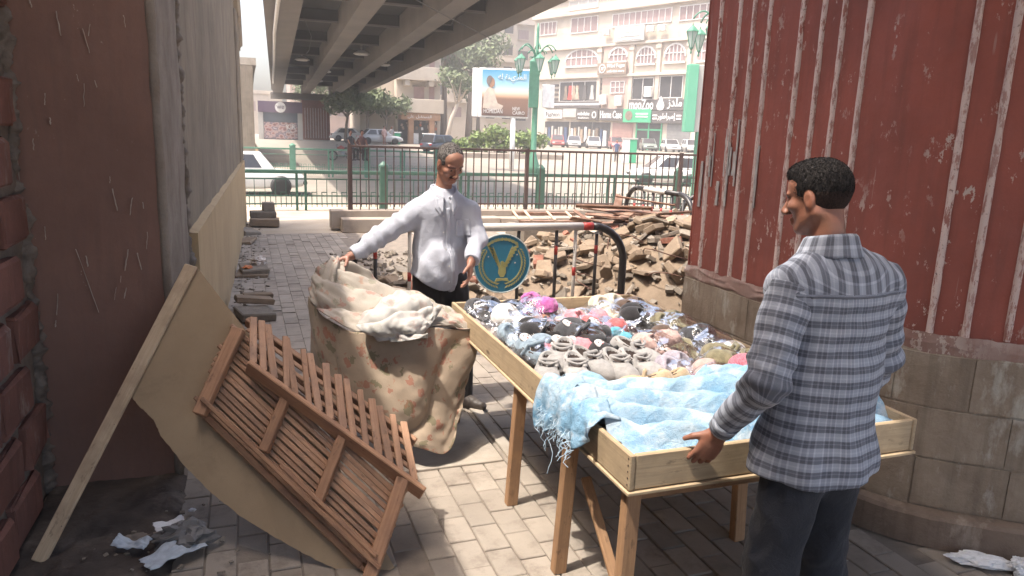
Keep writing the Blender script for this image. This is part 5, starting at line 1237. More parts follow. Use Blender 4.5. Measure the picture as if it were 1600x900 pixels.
for x in (1.70, 5.0, 8.35): g = MB(); g.bx(x-0.03, x+0.03, 13.115, 13.185, 0.31, 1.47); g.build('post', M_DKFE, fn)
def rail_fence(label, y, x0, posts, zt, zb, mat, mat2, meander=True, sc=1.0, xend=None):
    """street railing: heavy top rail on square posts, thin rails, a row of small upright loops near the bottom"""
    root = empty('street_railing', ((x0+posts[-1])/2, y, zb), label, 'railing', 'green street railings')
    xe = xend or posts[-1]; g_ = MB(); g_.bx(x0, xe, y-0.05, y+0.05, zt-0.075, zt); g_.build('top_rail', mat, root, bevel=0.008)
    H_ = zt-zb
    for k, q in enumerate((0.78, 0.36, 0.16)):
        g_ = MB(); g_.bx(x0, xe, y-0.015, y+0.015, zb+H_*q-0.014, zb+H_*q+0.014); g_.build('thin_rail', mat, root)
    pmesh = MB().box((0, 0, H_/2+0.05), (0.17*sc, 0.17*sc, H_+0.10)); pmesh.lathe([(0.11*sc, 0), (0.10*sc, 0.04), (0.04*sc, 0.10), (0.01, 0.12)], (0, 0, H_+0.10), 10); pmesh = pmesh.mesh('post', mat, bevel=0.006)
    for x in posts: inst('post', pmesh, root, (x, y, zb))
    tm = MB().box((0, 0, H_/2), (0.05*sc, 0.05*sc, H_)).mesh('thin_post', mat)
    for a_, b_ in zip([x0-0.6]+posts, posts+[xe]):
        if b_-a_ < 1.2: continue
        for o in (-0.09, 0.09): inst('thin_post', tm, root, ((a_+b_)/2+o, y, zb))
    um = MB().box((0, 0, H_*0.57), (0.014, 0.014, H_*0.42)).mesh('upright_bar', mat2)
    if meander and y < 20:
        for i in range(int((xe-x0)/0.21)): inst('upright_bar', um, root, (x0+0.205+0.21*i, y, zb))
    if meander:
        g_ = MB(); h0, h1 = H_*0.08, H_*0.46; w = 0.105
        for sgn in (0, 1):
            g_.bx(-0.008+sgn*w, 0.008+sgn*w, -0.008, 0.008, h0, h1)
        g_.bx(0.008, w-0.008, -0.0075, 0.0075, h1-0.016, h1); lm = g_.mesh('loop_bar', mat2)
        x = x0+0.1; cnt = 0
        while x < xe-0.15 and cnt < 90: inst('loop_bar', lm, root, (x, y, zb)); x += 0.21; cnt += 1
    return root
rail_fence('low green street railing with heavy top rail just beyond the dark railing', 16.3, -0.05, [2.84, 6.55, 10.3], 0.83, -0.02, M_GRFE, M_GRFE, xend=11.2)
rail_fence('far green street railing with capped posts across the road', 36.0, -3.0, [2.07, 5.5, 8.9], 0.72, -0.6, M_GRFE2, M_GRFE2, sc=1.5, xend=9.4)

# ------------------------------------------------------------------ people
from mathutils.bvhtree import BVHTree
def m_skin(name, base, red, dark):
    t = NT(name); at_ = t.n('ShaderNodeAttribute', attribute_name='Col').outputs['Color']; v = t.pos('object')
    col = t.mix(t.ramp(t.noise(v, 14, 4, 0.6), 0.35, 0.7), base, red); col = t.mix(t.math('MULTIPLY', t.ramp(t.noise(v, 60, 4, 0.7), 0.5, 0.75), 0.35), col, dark)
    col = t.mix(1.0, col, at_, 'MULTIPLY')
    m = t.done(col, 0.48, t.bump(t.math('ADD', t.noise(v, 140, 4, 0.6), t.math('MULTIPLY', t.noise(v, 45, 3, 0.6), 0.7)), 0.22, 0.003), spec=0.45)
    p = t.bsdf; p.inputs['Subsurface Weight'].default_value = 0.06; p.inputs['Subsurface Radius'].default_value = (0.008, 0.003, 0.002); p.inputs['Subsurface Scale'].default_value = 1.0
    return m
M_SKIN1 = m_skin('sunburnt_skin', (0.28, 0.145, 0.098), (0.30, 0.135, 0.09), (0.18, 0.085, 0.056))
M_SKIN2 = m_skin('brown_skin', (0.25, 0.115, 0.072), (0.28, 0.11, 0.068), (0.16, 0.07, 0.045))
def m_hair(name, a, b, sc=150):
    t = NT(name); v = t.pos('object'); n_ = t.noise(t.mapped(v, (1, 1, 0.35)), sc, 3, 0.6); col = t.mix(t.ramp(n_, 0.42, 0.6), a, b)
    return t.done(col, 0.9, t.bump(n_, 0.6, 0.005), spec=0.15)
M_HAIR1 = m_hair('greying_short_hair', (0.035, 0.030, 0.028), (0.17, 0.155, 0.145)); M_HAIR2 = m_hair('black_short_hair', (0.012, 0.010, 0.010), (0.03, 0.026, 0.024))
def frame3(f, up):
    """columns: lateral (towards the person's left), forward, up"""
    f = Vector(f).normalized(); u = Vector(up); u = (u-f*u.dot(f)).normalized(); l = u.cross(f); return np.array([[l.x, f.x, u.x], [l.y, f.y, u.y], [l.z, f.z, u.z]])
def head(s, c, Fm, neck, nr=0.056, sc=1.0):
    c = np.array(c); W = lambda *p: c+Fm @ (np.array(p)*sc)
    E_ = lambda p, r_, k=0.012, sub=False: s.ell(W(*p), np.array(r_)*sc, k, rot=Fm, sub=sub)
    Cn = lambda a, b, ra, rb, k=0.01, sub=False: s.cone(W(*a), W(*b), ra*sc, rb*sc, k, sub=sub)
    E_((0, -0.014, 0.028), (0.0755, 0.096, 0.086)); E_((0, 0.024, -0.030), (0.060, 0.062, 0.080), 0.02)
    E_((0, 0.040, 0.045), (0.058, 0.046, 0.050), 0.02)
    E_((0, 0.066, -0.094), (0.026, 0.020, 0.020), 0.022)
    for q in (-1, 1):
        Cn((q*0.056, -0.012, -0.048), (q*0.024, 0.054, -0.094), 0.019, 0.018, 0.022)
        E_((q*0.044, 0.060, -0.020), (0.021, 0.021, 0.017), 0.016)
        E_((q*0.032, 0.098, -0.001), (0.018, 0.016, 0.0105), 0.008, True)
        Cn((q*0.012, 0.090, 0.020), (q*0.048, 0.072, 0.021), 0.0095, 0.008, 0.008)
        E_((q*0.032, 0.0765, -0.001), (0.0145, 0.0115, 0.0115), 0.001)
        Cn((q*0.019, 0.088, 0.006), (q*0.045, 0.078, 0.005), 0.0042, 0.0035, 0.003)
        Cn((q*0.020, 0.087, -0.010), (q*0.044, 0.077, -0.009), 0.0036, 0.003, 0.003)
        E_((q*0.0745, -0.008, -0.010), (0.0085, 0.018, 0.030), 0.006); E_((q*0.084, -0.002, -0.006), (0.006, 0.009, 0.016), 0.003, True)
        E_((q*0.013, 0.106, -0.037), (0.0095, 0.010, 0.0085), 0.006)
        Cn((q*0.020, 0.094, -0.040), (q*0.034, 0.078, -0.068), 0.003, 0.004, 0.008, True)
    Cn((0, 0.090, 0.008), (0, 0.117, -0.031), 0.0085, 0.0125, 0.010)
    Cn((-0.022, 0.086, -0.0615), (0.022, 0.086, -0.0615), 0.0065, 0.0065, 0.005); Cn((0, 0.092, -0.061), (0, 0.092, -0.061), 0.009, 0.009, 0.006)
    Cn((-0.018, 0.084, -0.0745), (0.018, 0.084, -0.0745), 0.0078, 0.0078, 0.005); Cn((-0.024, 0.097, -0.068), (0.024, 0.097, -0.068), 0.0010, 0.0010, 0.002, True)
    s.cone(W(0, -0.026, -0.070), neck, nr*sc, nr*1.12*sc, 0.03)
    return W
def hand(s, w, d, n, side, curls, spread=0.10, sc=1.0, thumb=(0.6, 0.35)):
    """palm and five fingers; d: finger direction, n: palm-facing normal, side: towards the thumb"""
    w = np.array(w, float); d = np.array(d, float); d /= np.linalg.norm(d); n = np.array(n, float); n -= d*(n @ d); n /= np.linalg.norm(n); sd = np.cross(d, n); sd = sd if sd @ np.array(side, float) > 0 else -sd
    s.cone(w-d*0.05*sc, w+d*0.012*sc, 0.026*sc, 0.025*sc, 0.012, flat=(n, 0.78))
    Fm = np.stack([sd, d, n], 1); s.ell(w+d*0.052*sc, np.array((0.040, 0.054, 0.0165))*sc, 0.012, rot=Fm)
    s.ell(w+d*0.030*sc+sd*0.022*sc+n*0.008*sc, np.array((0.018, 0.034, 0.015))*sc, 0.012, rot=Fm)
    tips = []
    for k, (off, L, r_) in enumerate(((0.030, 0.074, 0.0088), (0.0105, 0.083, 0.009), (-0.0095, 0.077, 0.0086), (-0.028, 0.060, 0.0076))):
        p = w+d*(0.090-0.004*abs(k-1))*sc+sd*off*sc; a = 0.0; fd = d+sd*spread*(off/0.03); fd /= np.linalg.norm(fd)
        s.cone(w+d*0.05*sc+sd*off*0.9*sc, p, 0.010*sc, 0.0105*sc, 0.008)
        for fr, cu, r0, r1 in ((0.46, curls[k][0], r_*1.05, r_), (0.30, curls[k][1], r_, r_*0.92), (0.24, curls[k][2], r_*0.92, r_*0.78)):
            a += cu; q = p+(fd*math.cos(a)+n*math.sin(a))*L*fr*sc; s.cone(p, q, r0*sc, r1*sc, 0.004); p = q
        tips.append(p)
    p = w+d*0.022*sc+sd*0.030*sc+n*0.006*sc; td = d*0.55+sd*thumb[0]+n*thumb[1]; td /= np.linalg.norm(td)
    q = p+td*0.042*sc; s.cone(p, q, 0.0125*sc, 0.0105*sc, 0.008); td2 = td+d*0.5+n*0.25; td2 /= np.linalg.norm(td2); s.cone(q, q+td2*0.030*sc, 0.0102*sc, 0.0082*sc, 0.005)
    return tips
def color_attr(me, P, fn):
    ca = me.color_attributes.new('Col', 'FLOAT_COLOR', 'POINT'); C_ = np.ones((len(me.vertices), 4), np.float32); C_[:, :3] = fn(P); ca.data.foreach_set('color', C_.ravel())
def face_color(c, Fm, sc, stub, must, brow=(0.38, 0.33, 0.31)):
    def fn(P):
        L = (P-np.array(c)) @ Fm / sc; x, y, z = L[:, 0], L[:, 1], L[:, 2]; ax = np.abs(x); C_ = np.ones((len(P), 3))
        hd = (np.linalg.norm(L, axis=1) < 0.16)
        def tint(m, col): C_[m] = C_[m]*np.array(col)
        tint(hd & (z < -0.03) & (y > -0.01) & (z > -0.13) & (y < 0.13), stub)                       # shaved beard shadow
        tint(hd & (y > 0.07) & (z > -0.074) & (z < -0.056) & (ax < 0.025), (1.0, 0.80, 0.78))       # lips
        tint(hd & (y > 0.05) & (z > 0.0105) & (z < 0.027) & (ax > 0.012) & (ax < 0.05), brow)        # brows
        if must: tint(hd & (y > 0.078) & (z > -0.0575) & (z < -0.045) & (ax < 0.028), (0.34, 0.29, 0.27))
        eye = hd & (y > 0.066) & (np.abs(z+0.001) < 0.0062) & (np.abs(ax-0.032) < 0.0125); C_[eye] = (1.3, 1.6, 1.9)
        iris = eye & (np.abs(ax-0.032) < 0.0058); C_[iris] = (0.10, 0.10, 0.12)
        tint(hd & (ax > 0.073) & (np.abs(z+0.01) < 0.04), (1.0, 0.94, 0.92))                        # ears
        return C_
    return fn
def shirt_noise(ampl, seed, sx=6.0, sz=4.0):
    def fn(x, y, z):
        a = vnoise(x*sx+seed, y*sx, z*sz); b = vnoise(x*sx*2.3+a*0.9, y*sx*2.3+seed, z*sz*2.0+a*1.2); c = vnoise(x*30+seed, y*30, z*24)
        rid = 1-np.abs(b)*2
        return -ampl*(0.55*a+0.55*rid*np.abs(a+0.3)+0.12*c)
    return fn
def m_cloth(name, base, fold, rough=0.85, weave=420):
    t = NT(name); v = t.pos('object'); col = t.mix(t.ramp(t.noise(v, 5, 5, 0.6), 0.35, 0.7), base, fold); b = t.bump(t.math('ADD', t.noise(v, 22, 5, 0.6, 0.6), t.math('MULTIPLY', t.noise(v, weave, 2, 0.5), 0.25)), 0.6, 0.010)
    m = t.done(col, rough, b, spec=0.25); t.bsdf.inputs['Sheen Weight'].default_value = 0.08; return m
M_WSHIRT = m_cloth('white_cotton_shirt', (0.42, 0.43, 0.48), (0.36, 0.37, 0.42)); M_BLKTR = m_cloth('black_trousers', (0.022, 0.019, 0.02), (0.034, 0.028, 0.027)); M_GRYTR = m_cloth('washed_black_trousers', (0.020, 0.021, 0.026), (0.036, 0.037, 0.044))
M_SHOE = pm('dusty_dark_leather', (0.035, 0.026, 0.022), (0.07, 0.055, 0.045), 14, 0.5, 0.4, 60, coords='object')
def patch(name, bvh, mat, parent, pts_fn, nu, nv, ray, off, th):
    """thin piece of cloth laid on a surface: grid points are cast along ray on to it"""
    g_ = MB(); g_.smooth = True; ry = Vector(ray).normalized()
    def f(u, v):
        p = Vector(pts_fn(u, v)); h = bvh.ray_cast(p-ry*0.5, ry)
        return tuple((h[0] if h[0] is not None else p)-ry*off)
    g_.grid(f, nu, nv); o_ = g_.build(name, mat, parent, fix=False); md_ = o_.modifiers.new('thickness', 'SOLIDIFY'); md_.thickness = th; md_.offset = 1 if True else 0; return o_
def bvh_of(me):
    return BVHTree.FromPolygons([v.co.copy() for v in me.vertices], [tuple(p.vertices) for p in me.polygons])
AX = SDF.axis
def strands(hair, mat, parent, n, L, seed, down=0.5):
    """short hairs standing off the hair surface"""
    rr = random.Random(seed); me = hair.data; g_ = MB(); N = len(me.polygons)
    for _ in range(n):
        p = me.polygons[rr.randrange(N)]; c, nn = p.center.copy(), p.normal.copy(); t_ = Vector((rr.gauss(0, 1), rr.gauss(0, 1), rr.gauss(-down, 0.6))); t_ = (t_-nn*t_.dot(nn)).normalized(); d = (nn*0.45+t_).normalized()*L*rr.uniform(0.5, 1.2); w = nn.cross(d).normalized()*0.0007
        g_.add([c-w-nn*0.001, c+w-nn*0.001, c+d*0.6+w*0.8+nn*0.001, c+d], [(0, 1, 2), (0, 2, 3)])
    o_ = g_.build('hair_strands', mat, parent, fix=False); o_['kind'] = 'stuff'; return o_
# ---- man in the white shirt
def man_white():
    hc = (1.172, 4.395, 1.560); Fm = frame3((0.22, -0.84, -0.52), (0.12, -0.50, 0.85)); neck = (1.145, 4.465, 1.335)
    hR, hL = (0.565, 4.358, 1.003), (1.268, 4.225, 0.972)
    s = SDF(AX(0.40, 1.50, 0.0045, 0.014, [(0.44, 0.66), (1.05, 1.31)]), AX(4.02, 4.68, 0.0045, 0.012, [(4.05, 4.55)]), AX(0.78, 1.72, 0.0042, 0.014, [(0.80, 1.06), (1.40, 1.70)]))
    W = head(s, hc, Fm, neck, 0.050, 0.96)
    hand(s, hR, (-0.86, -0.12, -0.42), (0.10, -0.55, -0.80), (0.0, -0.6, 0.6), [(0.75, 1.05, 0.7), (0.85, 1.1, 0.7), (0.9, 1.1, 0.7), (0.9, 1.1, 0.7)], thumb=(0.35, 0.75))
    hand(s, hL, (-0.16, -0.26, -0.95), (-0.9, 0.3, 0.0), (-0.2, -0.9, 0.1), [(0.25, 0.35, 0.2), (0.3, 0.4, 0.2), (0.35, 0.45, 0.25), (0.4, 0.5, 0.3)], thumb=(0.45, 0.3))
    s.cone((1.145, 4.465, 1.19), (1.15, 4.52, 0.95), 0.12, 0.12, 0.03, flat=((0.15, -1, 0), 0.7))
    for a, b, c in (((0.985, 4.48, 1.27), (0.782, 4.462, 1.12), hR), ((1.32, 4.43, 1.27), (1.345, 4.365, 1.085), hL)):
        s.cone((1.15, 4.46, 1.24), a, 0.045, 0.04, 0.02); s.cone(a, b, 0.045, 0.036, 0.02); s.cone(b, c, 0.034, 0.026, 0.015)
    me = s.mesh('person', M_SKIN1, 1, lambda m, P: color_attr(m, P, face_color(hc, Fm, 0.96, (0.92, 0.86, 0.84), True)))
    body = link('person', me); tag(body, 'man in white shirt and dark trousers lifting a floral sheet, looking down', 'person')
    # hair: short, receding
    s = SDF(np.arange(1.02, 1.33, 0.0045), np.arange(4.24, 4.60, 0.0045), np.arange(1.42, 1.72, 0.0045)); H = lambda *p: np.array(hc)+Fm @ np.array(p)*0.96
    s.ell(H(0, -0.016, 0.030), (0.0765, 0.0955, 0.0862), 0.01, rot=Fm); s.ell(H(0, 0.10, 0.035), (0.058, 0.062, 0.085), 0.012, rot=Fm, sub=True); s.ell(H(0, 0.05, -0.075), (0.12, 0.075, 0.075), 0.012, rot=Fm, sub=True)
    s.ell(H(0, -0.09, -0.085), (0.12, 0.10, 0.05), 0.01, rot=Fm, sub=True)
    for q in (-1, 1): s.ell(H(q*0.082, -0.004, -0.016), (0.018, 0.026, 0.036), 0.006, rot=Fm, sub=True); s.ell(H(q*0.055, 0.075, 0.055), (0.026, 0.035, 0.030), 0.01, rot=Fm, sub=True)
    s.warp(lambda x, y, z: 0.0016*vnoise(x*170, y*170, z*170)); hr = link('hair', s.mesh('hair', M_HAIR1, 0), body); strands(hr, M_HAIR1, hr, 4000, 0.006, 1)
    # shirt
    s = SDF(AX(0.50, 1.52, 0.0065, 0.0065, []), AX(4.12, 4.74, 0.0065, 0.0065, []), AX(0.70, 1.42, 0.0065, 0.0065, []))
    cn = (0.16, -1, 0.0)
    s.cone((1.15, 4.475, 1.235), (1.150, 4.50, 1.02), 0.178, 0.183, 0.03, flat=(cn, 0.66)); s.cone((1.150, 4.50, 1.02), (1.135, 4.515, 0.78), 0.183, 0.196, 0.03, flat=(cn, 0.70))
    s.cone((1.145, 4.475, 1.325), (1.0, 4.485, 1.262), 0.062, 0.066, 0.045); s.cone((1.145, 4.475, 1.325), (1.315, 4.43, 1.262), 0.062, 0.066, 0.045)
    s.cone((1.0, 4.482, 1.255), (0.785, 4.462, 1.122), 0.078, 0.064, 0.035); s.cone((0.785, 4.462, 1.122), (0.588, 4.37, 1.018), 0.062, 0.043, 0.02)
    s.cone((1.312, 4.435, 1.25), (1.345, 4.365, 1.088), 0.070, 0.057, 0.03); s.cone((1.345, 4.365, 1.088), (1.277, 4.240, 0.988), 0.055, 0.041, 0.02)
    s.ell((1.10, 4.36, 0.90), (0.13, 0.06, 0.16), 0.05)
    nf = shirt_noise(0.013, 2.0, 7.0, 4.5)
    def folds(x, y, z):
        d = nf(x, y, z); arm = np.clip((0.98-x)/0.1, 0, 1); d = d-arm*0.006*np.sin((x*0.75+z*0.65)*75+3*vnoise(x*9, y*9, z*9))
        d = d-0.0065*np.sin((x*1.0+z*0.55)*42+2*vnoise(x*5, y*5, z*5))*np.clip((1.2-np.abs(z-1.0)*4), 0, 1)*np.clip((x-0.95)/0.1, 0, 1); return d
    s.warp(folds)
    s.cut((0.578, 4.364, 1.012), (-0.86, -0.12, -0.42))
    X, Y, Z = np.meshgrid(*s.ax, indexing='ij', sparse=True)
    hem = 0.775 + 0.085*np.clip(np.abs(X-1.16)/0.2, 0, 1)**2 - 0.02*((X > 1.17) & (X < 1.22)); s.D = np.where((X > 0.93) & (X < 1.30) | (Z < 0.9), np.maximum(s.D, np.where((X > 0.9), hem-Z, -1)), s.D).astype(np.float32)
    X = Y = Z = None
    lw = np.array((1.2725, 4.232, 0.980)); GX, GY, GZ = np.meshgrid(*s.ax, indexing='ij', sparse=True); dd = (GX-lw[0])*-0.5+(GY-lw[1])*-0.68+(GZ-lw[2])*-0.55
    s.D = np.where((np.abs(GX-1.28) < 0.11) & (GY < 4.30) & (GZ < 1.06), np.maximum(s.D, dd), s.D).astype(np.float32)
    sm = s.mesh('shirt', M_WSHIRT, 1); sh = link('shirt', sm, body); bv = bvh_of(sm)
    front = (-0.16, 1, 0)
    patch('placket', bv, M_WSHIRT, sh, lambda u, v: (1.175+0.032*(u-0.5)+0.03*(1-v), 4.2, 0.80+0.49*v), 5, 40, front, 0.0022, 0.0022)
    patch('pocket', bv, M_WSHIRT, sh, lambda u, v: (1.235+0.085*u, 4.2, 1.115+0.105*v+(-0.018*(1-abs(2*u-1)) if v < 0.05 else 0)), 10, 12, front, 0.003, 0.0025)
    for sg in (-1, 1):
        q0, q1, q2, q3 = [(1.172+sg*a, b) for a, b in ((0.062, 1.352), (0.012, 1.325), (0.040, 1.238), (0.078, 1.290))]
        patch('collar_point', bv, M_WSHIRT, sh, lambda u, v, q0=q0, q1=q1, q2=q2, q3=q3: ((q0[0]*(1-u)+q1[0]*u)*(1-v)+(q3[0]*(1-u)+q2[0]*u)*v, 4.2, (q0[1]*(1-u)+q1[1]*u)*(1-v)+(q3[1]*(1-u)+q2[1]*u)*v), 9, 9, front, 0.007, 0.004)
    bt = MB().lathe([(0.005, 0), (0.005, 0.0015), (0.003, 0.002)], (0, 0, 0), 8).mesh('button', pm('pearl_button', (0.6, 0.58, 0.55), None, 10, 0.3, 0))
    for k in range(5):
        zb_ = 0.84+0.10*k; h = bv.ray_cast(Vector((1.175+0.03*(1-(zb_-0.8)/0.49), 4.0, zb_)), Vector(front).normalized())
        if h[0] is not None: inst('button', bt, sh, h[0]-Vector(front)*0.006, (math.pi/2, 0, 0))
    g_ = MB(); g_.smooth = True                       # collar: band that folds over, open at the throat
    def col(u, v):
        a = math.radians(-90-9+22 + (360-26)*u) ; ca, sa = math.cos(a), math.sin(a); fr = max(0.0, -sa); tip = (abs(2*u-1))**5
        rx, ry = 0.070+0.020*v, 0.066+0.020*v+0.024*v*tip; zc = 1.376+0.022*(1-fr)+(0.026*math.sin(min(1, v*2.4)*math.pi/2)-0.062*max(0, v-0.25)*(1+1.0*tip))
        return (1.148+rx*ca+0.010*v*tip*(1 if u > .5 else -1)*-1, 4.452+ry*sa-0.014*fr, zc-0.034*fr-0.02*tip*v)
    g_.grid(col, 60, 12); co = g_.build('collar', M_WSHIRT, sh, fix=False); md_ = co.modifiers.new('t', 'SOLIDIFY'); md_.thickness = 0.0035
    # trousers and shoes
    s = SDF(AX(0.88, 1.46, 0.009, 0.009, []), AX(4.22, 4.72, 0.009, 0.009, []), AX(0.03, 0.98, 0.009, 0.009, []))
    s.cone((1.14, 4.52, 0.93), (1.14, 4.525, 0.83), 0.158, 0.165, 0.03, flat=(cn, 0.68))
    s.cone((1.215, 4.505, 0.82), (1.285, 4.405, 0.47), 0.096, 0.070, 0.03); s.cone((1.285, 4.405, 0.47), (1.285, 4.375, 0.07), 0.068, 0.058, 0.02)
    s.cone((1.07, 4.53, 0.82), (1.03, 4.52, 0.47), 0.096, 0.070, 0.03); s.cone((1.03, 4.52, 0.47), (1.01, 4.56, 0.07), 0.068, 0.056, 0.02)
    s.warp(shirt_noise(0.014, 5.0, 8, 6)); s.cut((1, 4.4, 0.055), (0, 0, -1)); link('trousers', s.mesh('trousers', M_BLKTR, 1), body)
    for nm_, a, b in (('shoe', (1.265, 4.375), (1.365, 4.245)), ('shoe', (1.0, 4.57), (1.02, 4.40))):
        a, b = np.array(a), np.array(b); s = SDF(np.arange(min(a[0], b[0])-0.08, max(a[0], b[0])+0.09, 0.006), np.arange(min(a[1], b[1])-0.09, max(a[1], b[1])+0.09, 0.006), np.arange(-0.01, 0.16, 0.006))
        s.cone((*a, 0.045), (*(a*0.45+b*0.55), 0.040), 0.040, 0.041, 0.02); s.cone((*(a*0.45+b*0.55), 0.036), (*b, 0.030), 0.043, 0.034, 0.02); s.cone((*a, 0.05), (*a, 0.10), 0.037, 0.036, 0.02)
        s.warp(lambda x, y, z: 0.003*vnoise(x*45, y*45, z*60)); s.cut((0, 0, 0.002), (0, 0, -1)); sh_ = link(nm_, s.mesh(nm_, M_SHOE, 1), body)
    return body
P_WHITE = man_white()

# ---- man in the checked shirt
def m_check():
    t = NT('grey_checked_cotton'); v = t.pos('uv'); x, y, _ = t.sep(v); yw = t.math('ADD', y, t.math('MULTIPLY', t.noise(v, 7, 2), 0.006))
    def stripe(co, per, st, off=0.0): return t.stops(t.math('FRACT', t.math('ADD', t.math('DIVIDE', co, per), off)), st)
    W_, B_ = (1, 1, 1), (0, 0, 0)
    def g_(k): return (k, k, k)
    hs = stripe(yw, 0.044, [(0.0, g_(.25)), (0.04, g_(.95)), (0.22, g_(1.0)), (0.25, g_(.7)), (0.30, g_(.7)), (0.33, g_(1.0)), (0.46, g_(.95)), (0.50, g_(.2)), (0.66, g_(.15)), (0.69, g_(0.0)), (0.76, g_(0.0)), (0.79, g_(.15)), (1.0, g_(.2))])
    vs_ = stripe(x, 0.056, [(0.0, g_(.5)), (0.04, g_(0.0)), (0.10, g_(0.0)), (0.12, g_(.55)), (0.30, g_(.6)), (0.33, g_(.2)), (0.40, g_(.2)), (0.42, g_(.6)), (0.60, g_(.6)), (0.62, g_(0.05)), (0.68, g_(0.05)), (0.70, g_(.35)), (1.0, g_(.35))])
    f = t.math('ADD', t.math('MULTIPLY', hs, 0.60), t.math('MULTIPLY', vs_, 0.52))
    col = t.stops(f, [(0.0, (0.50, 0.515, 0.57)), (0.25, (0.34, 0.36, 0.41)), (0.6, (0.18, 0.19, 0.225)), (0.95, (0.055, 0.058, 0.073))])
    ob = t.pos('object'); col = t.mix(t.math('MULTIPLY', t.noise(ob, 380, 2, 0.6), 0.22), col, (0.42, 0.43, 0.48))
    b = t.bump(t.math('ADD', t.noise(ob, 20, 5, 0.6, 0.5), t.math('MULTIPLY', t.noise(ob, 420, 2, 0.5), 0.2)), 0.35, 0.010)
    m = t.done(col, 0.9, b, spec=0.2); t.bsdf.inputs['Sheen Weight'].default_value = 0.1; return m
M_CHECK = m_check()
def uv_attr(me, P, fn):
    U_ = fn(P).astype(np.float32); l = np.empty(len(me.loops), np.int32); me.loops.foreach_get('vertex_index', l); me.uv_layers.new(name='UVMap').data.foreach_set('uv', U_[l].ravel())
def man_check():
    hc = (1.618, 1.785, 1.592); Fm = frame3((-0.38, 0.92, -0.22), (-0.05, 0.12, 1)); neck = (1.640, 1.735, 1.425)
    hL, hR = (1.420, 1.882, 0.815), (1.920, 1.885, 0.83)
    s = SDF(AX(1.28, 2.06, 0.0042, 0.012, [(1.30, 1.72)]), AX(1.50, 2.05, 0.0042, 0.012, [(1.66, 2.0)]), AX(0.62, 1.74, 0.0042, 0.014, [(0.64, 0.84), (1.44, 1.72)]))
    W = head(s, hc, Fm, neck, 0.050, 0.93)
    hand(s, hL, (-0.30, 0.26, -0.80), (0.10, 0.90, -0.25), (-0.8, 0.0, 0.3), [(0.22, 0.35, 0.2), (0.28, 0.45, 0.25), (0.34, 0.5, 0.3), (0.40, 0.5, 0.3)], spread=0.16, thumb=(0.55, 0.2), sc=1.04)
    hand(s, hR, (0.15, 0.45, -0.80), (-0.1, 0.85, 0.35), (0.7, 0.2, 0.2), [(0.4, 0.7, 0.4)]*4)
    s.cone((1.64, 1.73, 1.28), (1.64, 1.71, 0.95), 0.12, 0.12, 0.03, flat=((0, 1, 0), 0.7))
    for a, b, c in (((1.478, 1.712, 1.335), (1.412, 1.668, 1.075), hL), ((1.845, 1.712, 1.335), (1.915, 1.745, 1.085), hR)):
        s.cone((1.65, 1.72, 1.34), a, 0.045, 0.045, 0.02); s.cone(a, b, 0.046, 0.038, 0.02); s.cone(b, c, 0.036, 0.028, 0.015)
    me = s.mesh('person', M_SKIN2, 1, lambda m, P: color_attr(m, P, face_color(hc, Fm, 0.93, (0.90, 0.86, 0.85), False)))
    body = link('person', me); tag(body, 'man in grey checked shirt gripping the near edge of the table, seen from behind', 'person')
    s = SDF(np.arange(1.46, 1.76, 0.0042), np.arange(1.63, 1.94, 0.0042), np.arange(1.46, 1.74, 0.0042)); H = lambda *p: np.array(hc)+Fm @ np.array(p)*0.93
    s.ell(H(0, -0.016, 0.033), (0.0728, 0.0922, 0.084), 0.01, rot=Fm); s.ell(H(0, 0.024, 0.080), (0.056, 0.060, 0.040), 0.015, rot=Fm); s.ell(H(0, 0.112, 0.002), (0.10, 0.058, 0.066), 0.012, rot=Fm, sub=True); s.ell(H(0, 0.062, -0.075), (0.12, 0.088, 0.075), 0.012, rot=Fm, sub=True)
    s.ell(H(0, -0.10, -0.105), (0.12, 0.11, 0.055), 0.012, rot=Fm, sub=True)
    for q in (-1, 1): s.ell(H(q*0.084, -0.006, -0.014), (0.018, 0.027, 0.038), 0.006, rot=Fm, sub=True)
    s.warp(lambda x, y, z: 0.0010*vnoise(x*190, y*190, z*190)); hr = link('hair', s.mesh('hair', M_HAIR2, 0), body); strands(hr, M_HAIR2, hr, 9000, 0.0065, 2)
    # faded sides of the hair: a thin darker skin of stubble
    s = SDF(np.arange(1.46, 1.76, 0.0042), np.arange(1.63, 1.94, 0.0042), np.arange(1.42, 1.74, 0.0042))
    s.ell(H(0, -0.014, 0.024), (0.0720, 0.0910, 0.088), 0.01, rot=Fm); s.ell(H(0, 0.090, -0.02), (0.12, 0.078, 0.10), 0.012, rot=Fm, sub=True); s.ell(H(0, -0.05, -0.115), (0.12, 0.10, 0.05), 0.012, rot=Fm, sub=True)
    for q in (-1, 1): s.ell(H(q*0.084, -0.006, -0.014), (0.018, 0.027, 0.038), 0.004, rot=Fm, sub=True)
    link('hair_fade', s.mesh('hair_fade', m_hair('cropped_hair_fade', (0.045, 0.028, 0.022), (0.025, 0.018, 0.016), 260), 0), body)
    # shirt body
    ax_ = np.array((1.655, 1.700))
    s = SDF(AX(1.36, 1.98, 0.006, 0.006, []), AX(1.46, 1.96, 0.006, 0.006, []), AX(0.66, 1.50, 0.006, 0.006, []))
    s.cone((1.66, 1.715, 1.275), (1.655, 1.705, 1.05), 0.178, 0.182, 0.03, flat=((0, 1, 0), 0.66)); s.cone((1.655, 1.705, 1.05), (1.635, 1.695, 0.76), 0.182, 0.190, 0.03, flat=((0, 1, 0), 0.70))
    s.cone((1.645, 1.728, 1.395), (1.495, 1.715, 1.330), 0.060, 0.070, 0.05); s.cone((1.645, 1.728, 1.395), (1.828, 1.715, 1.330), 0.060, 0.070, 0.05)
    s.ell((1.645, 1.70, 0.80), (0.212, 0.145, 0.14), 0.05)
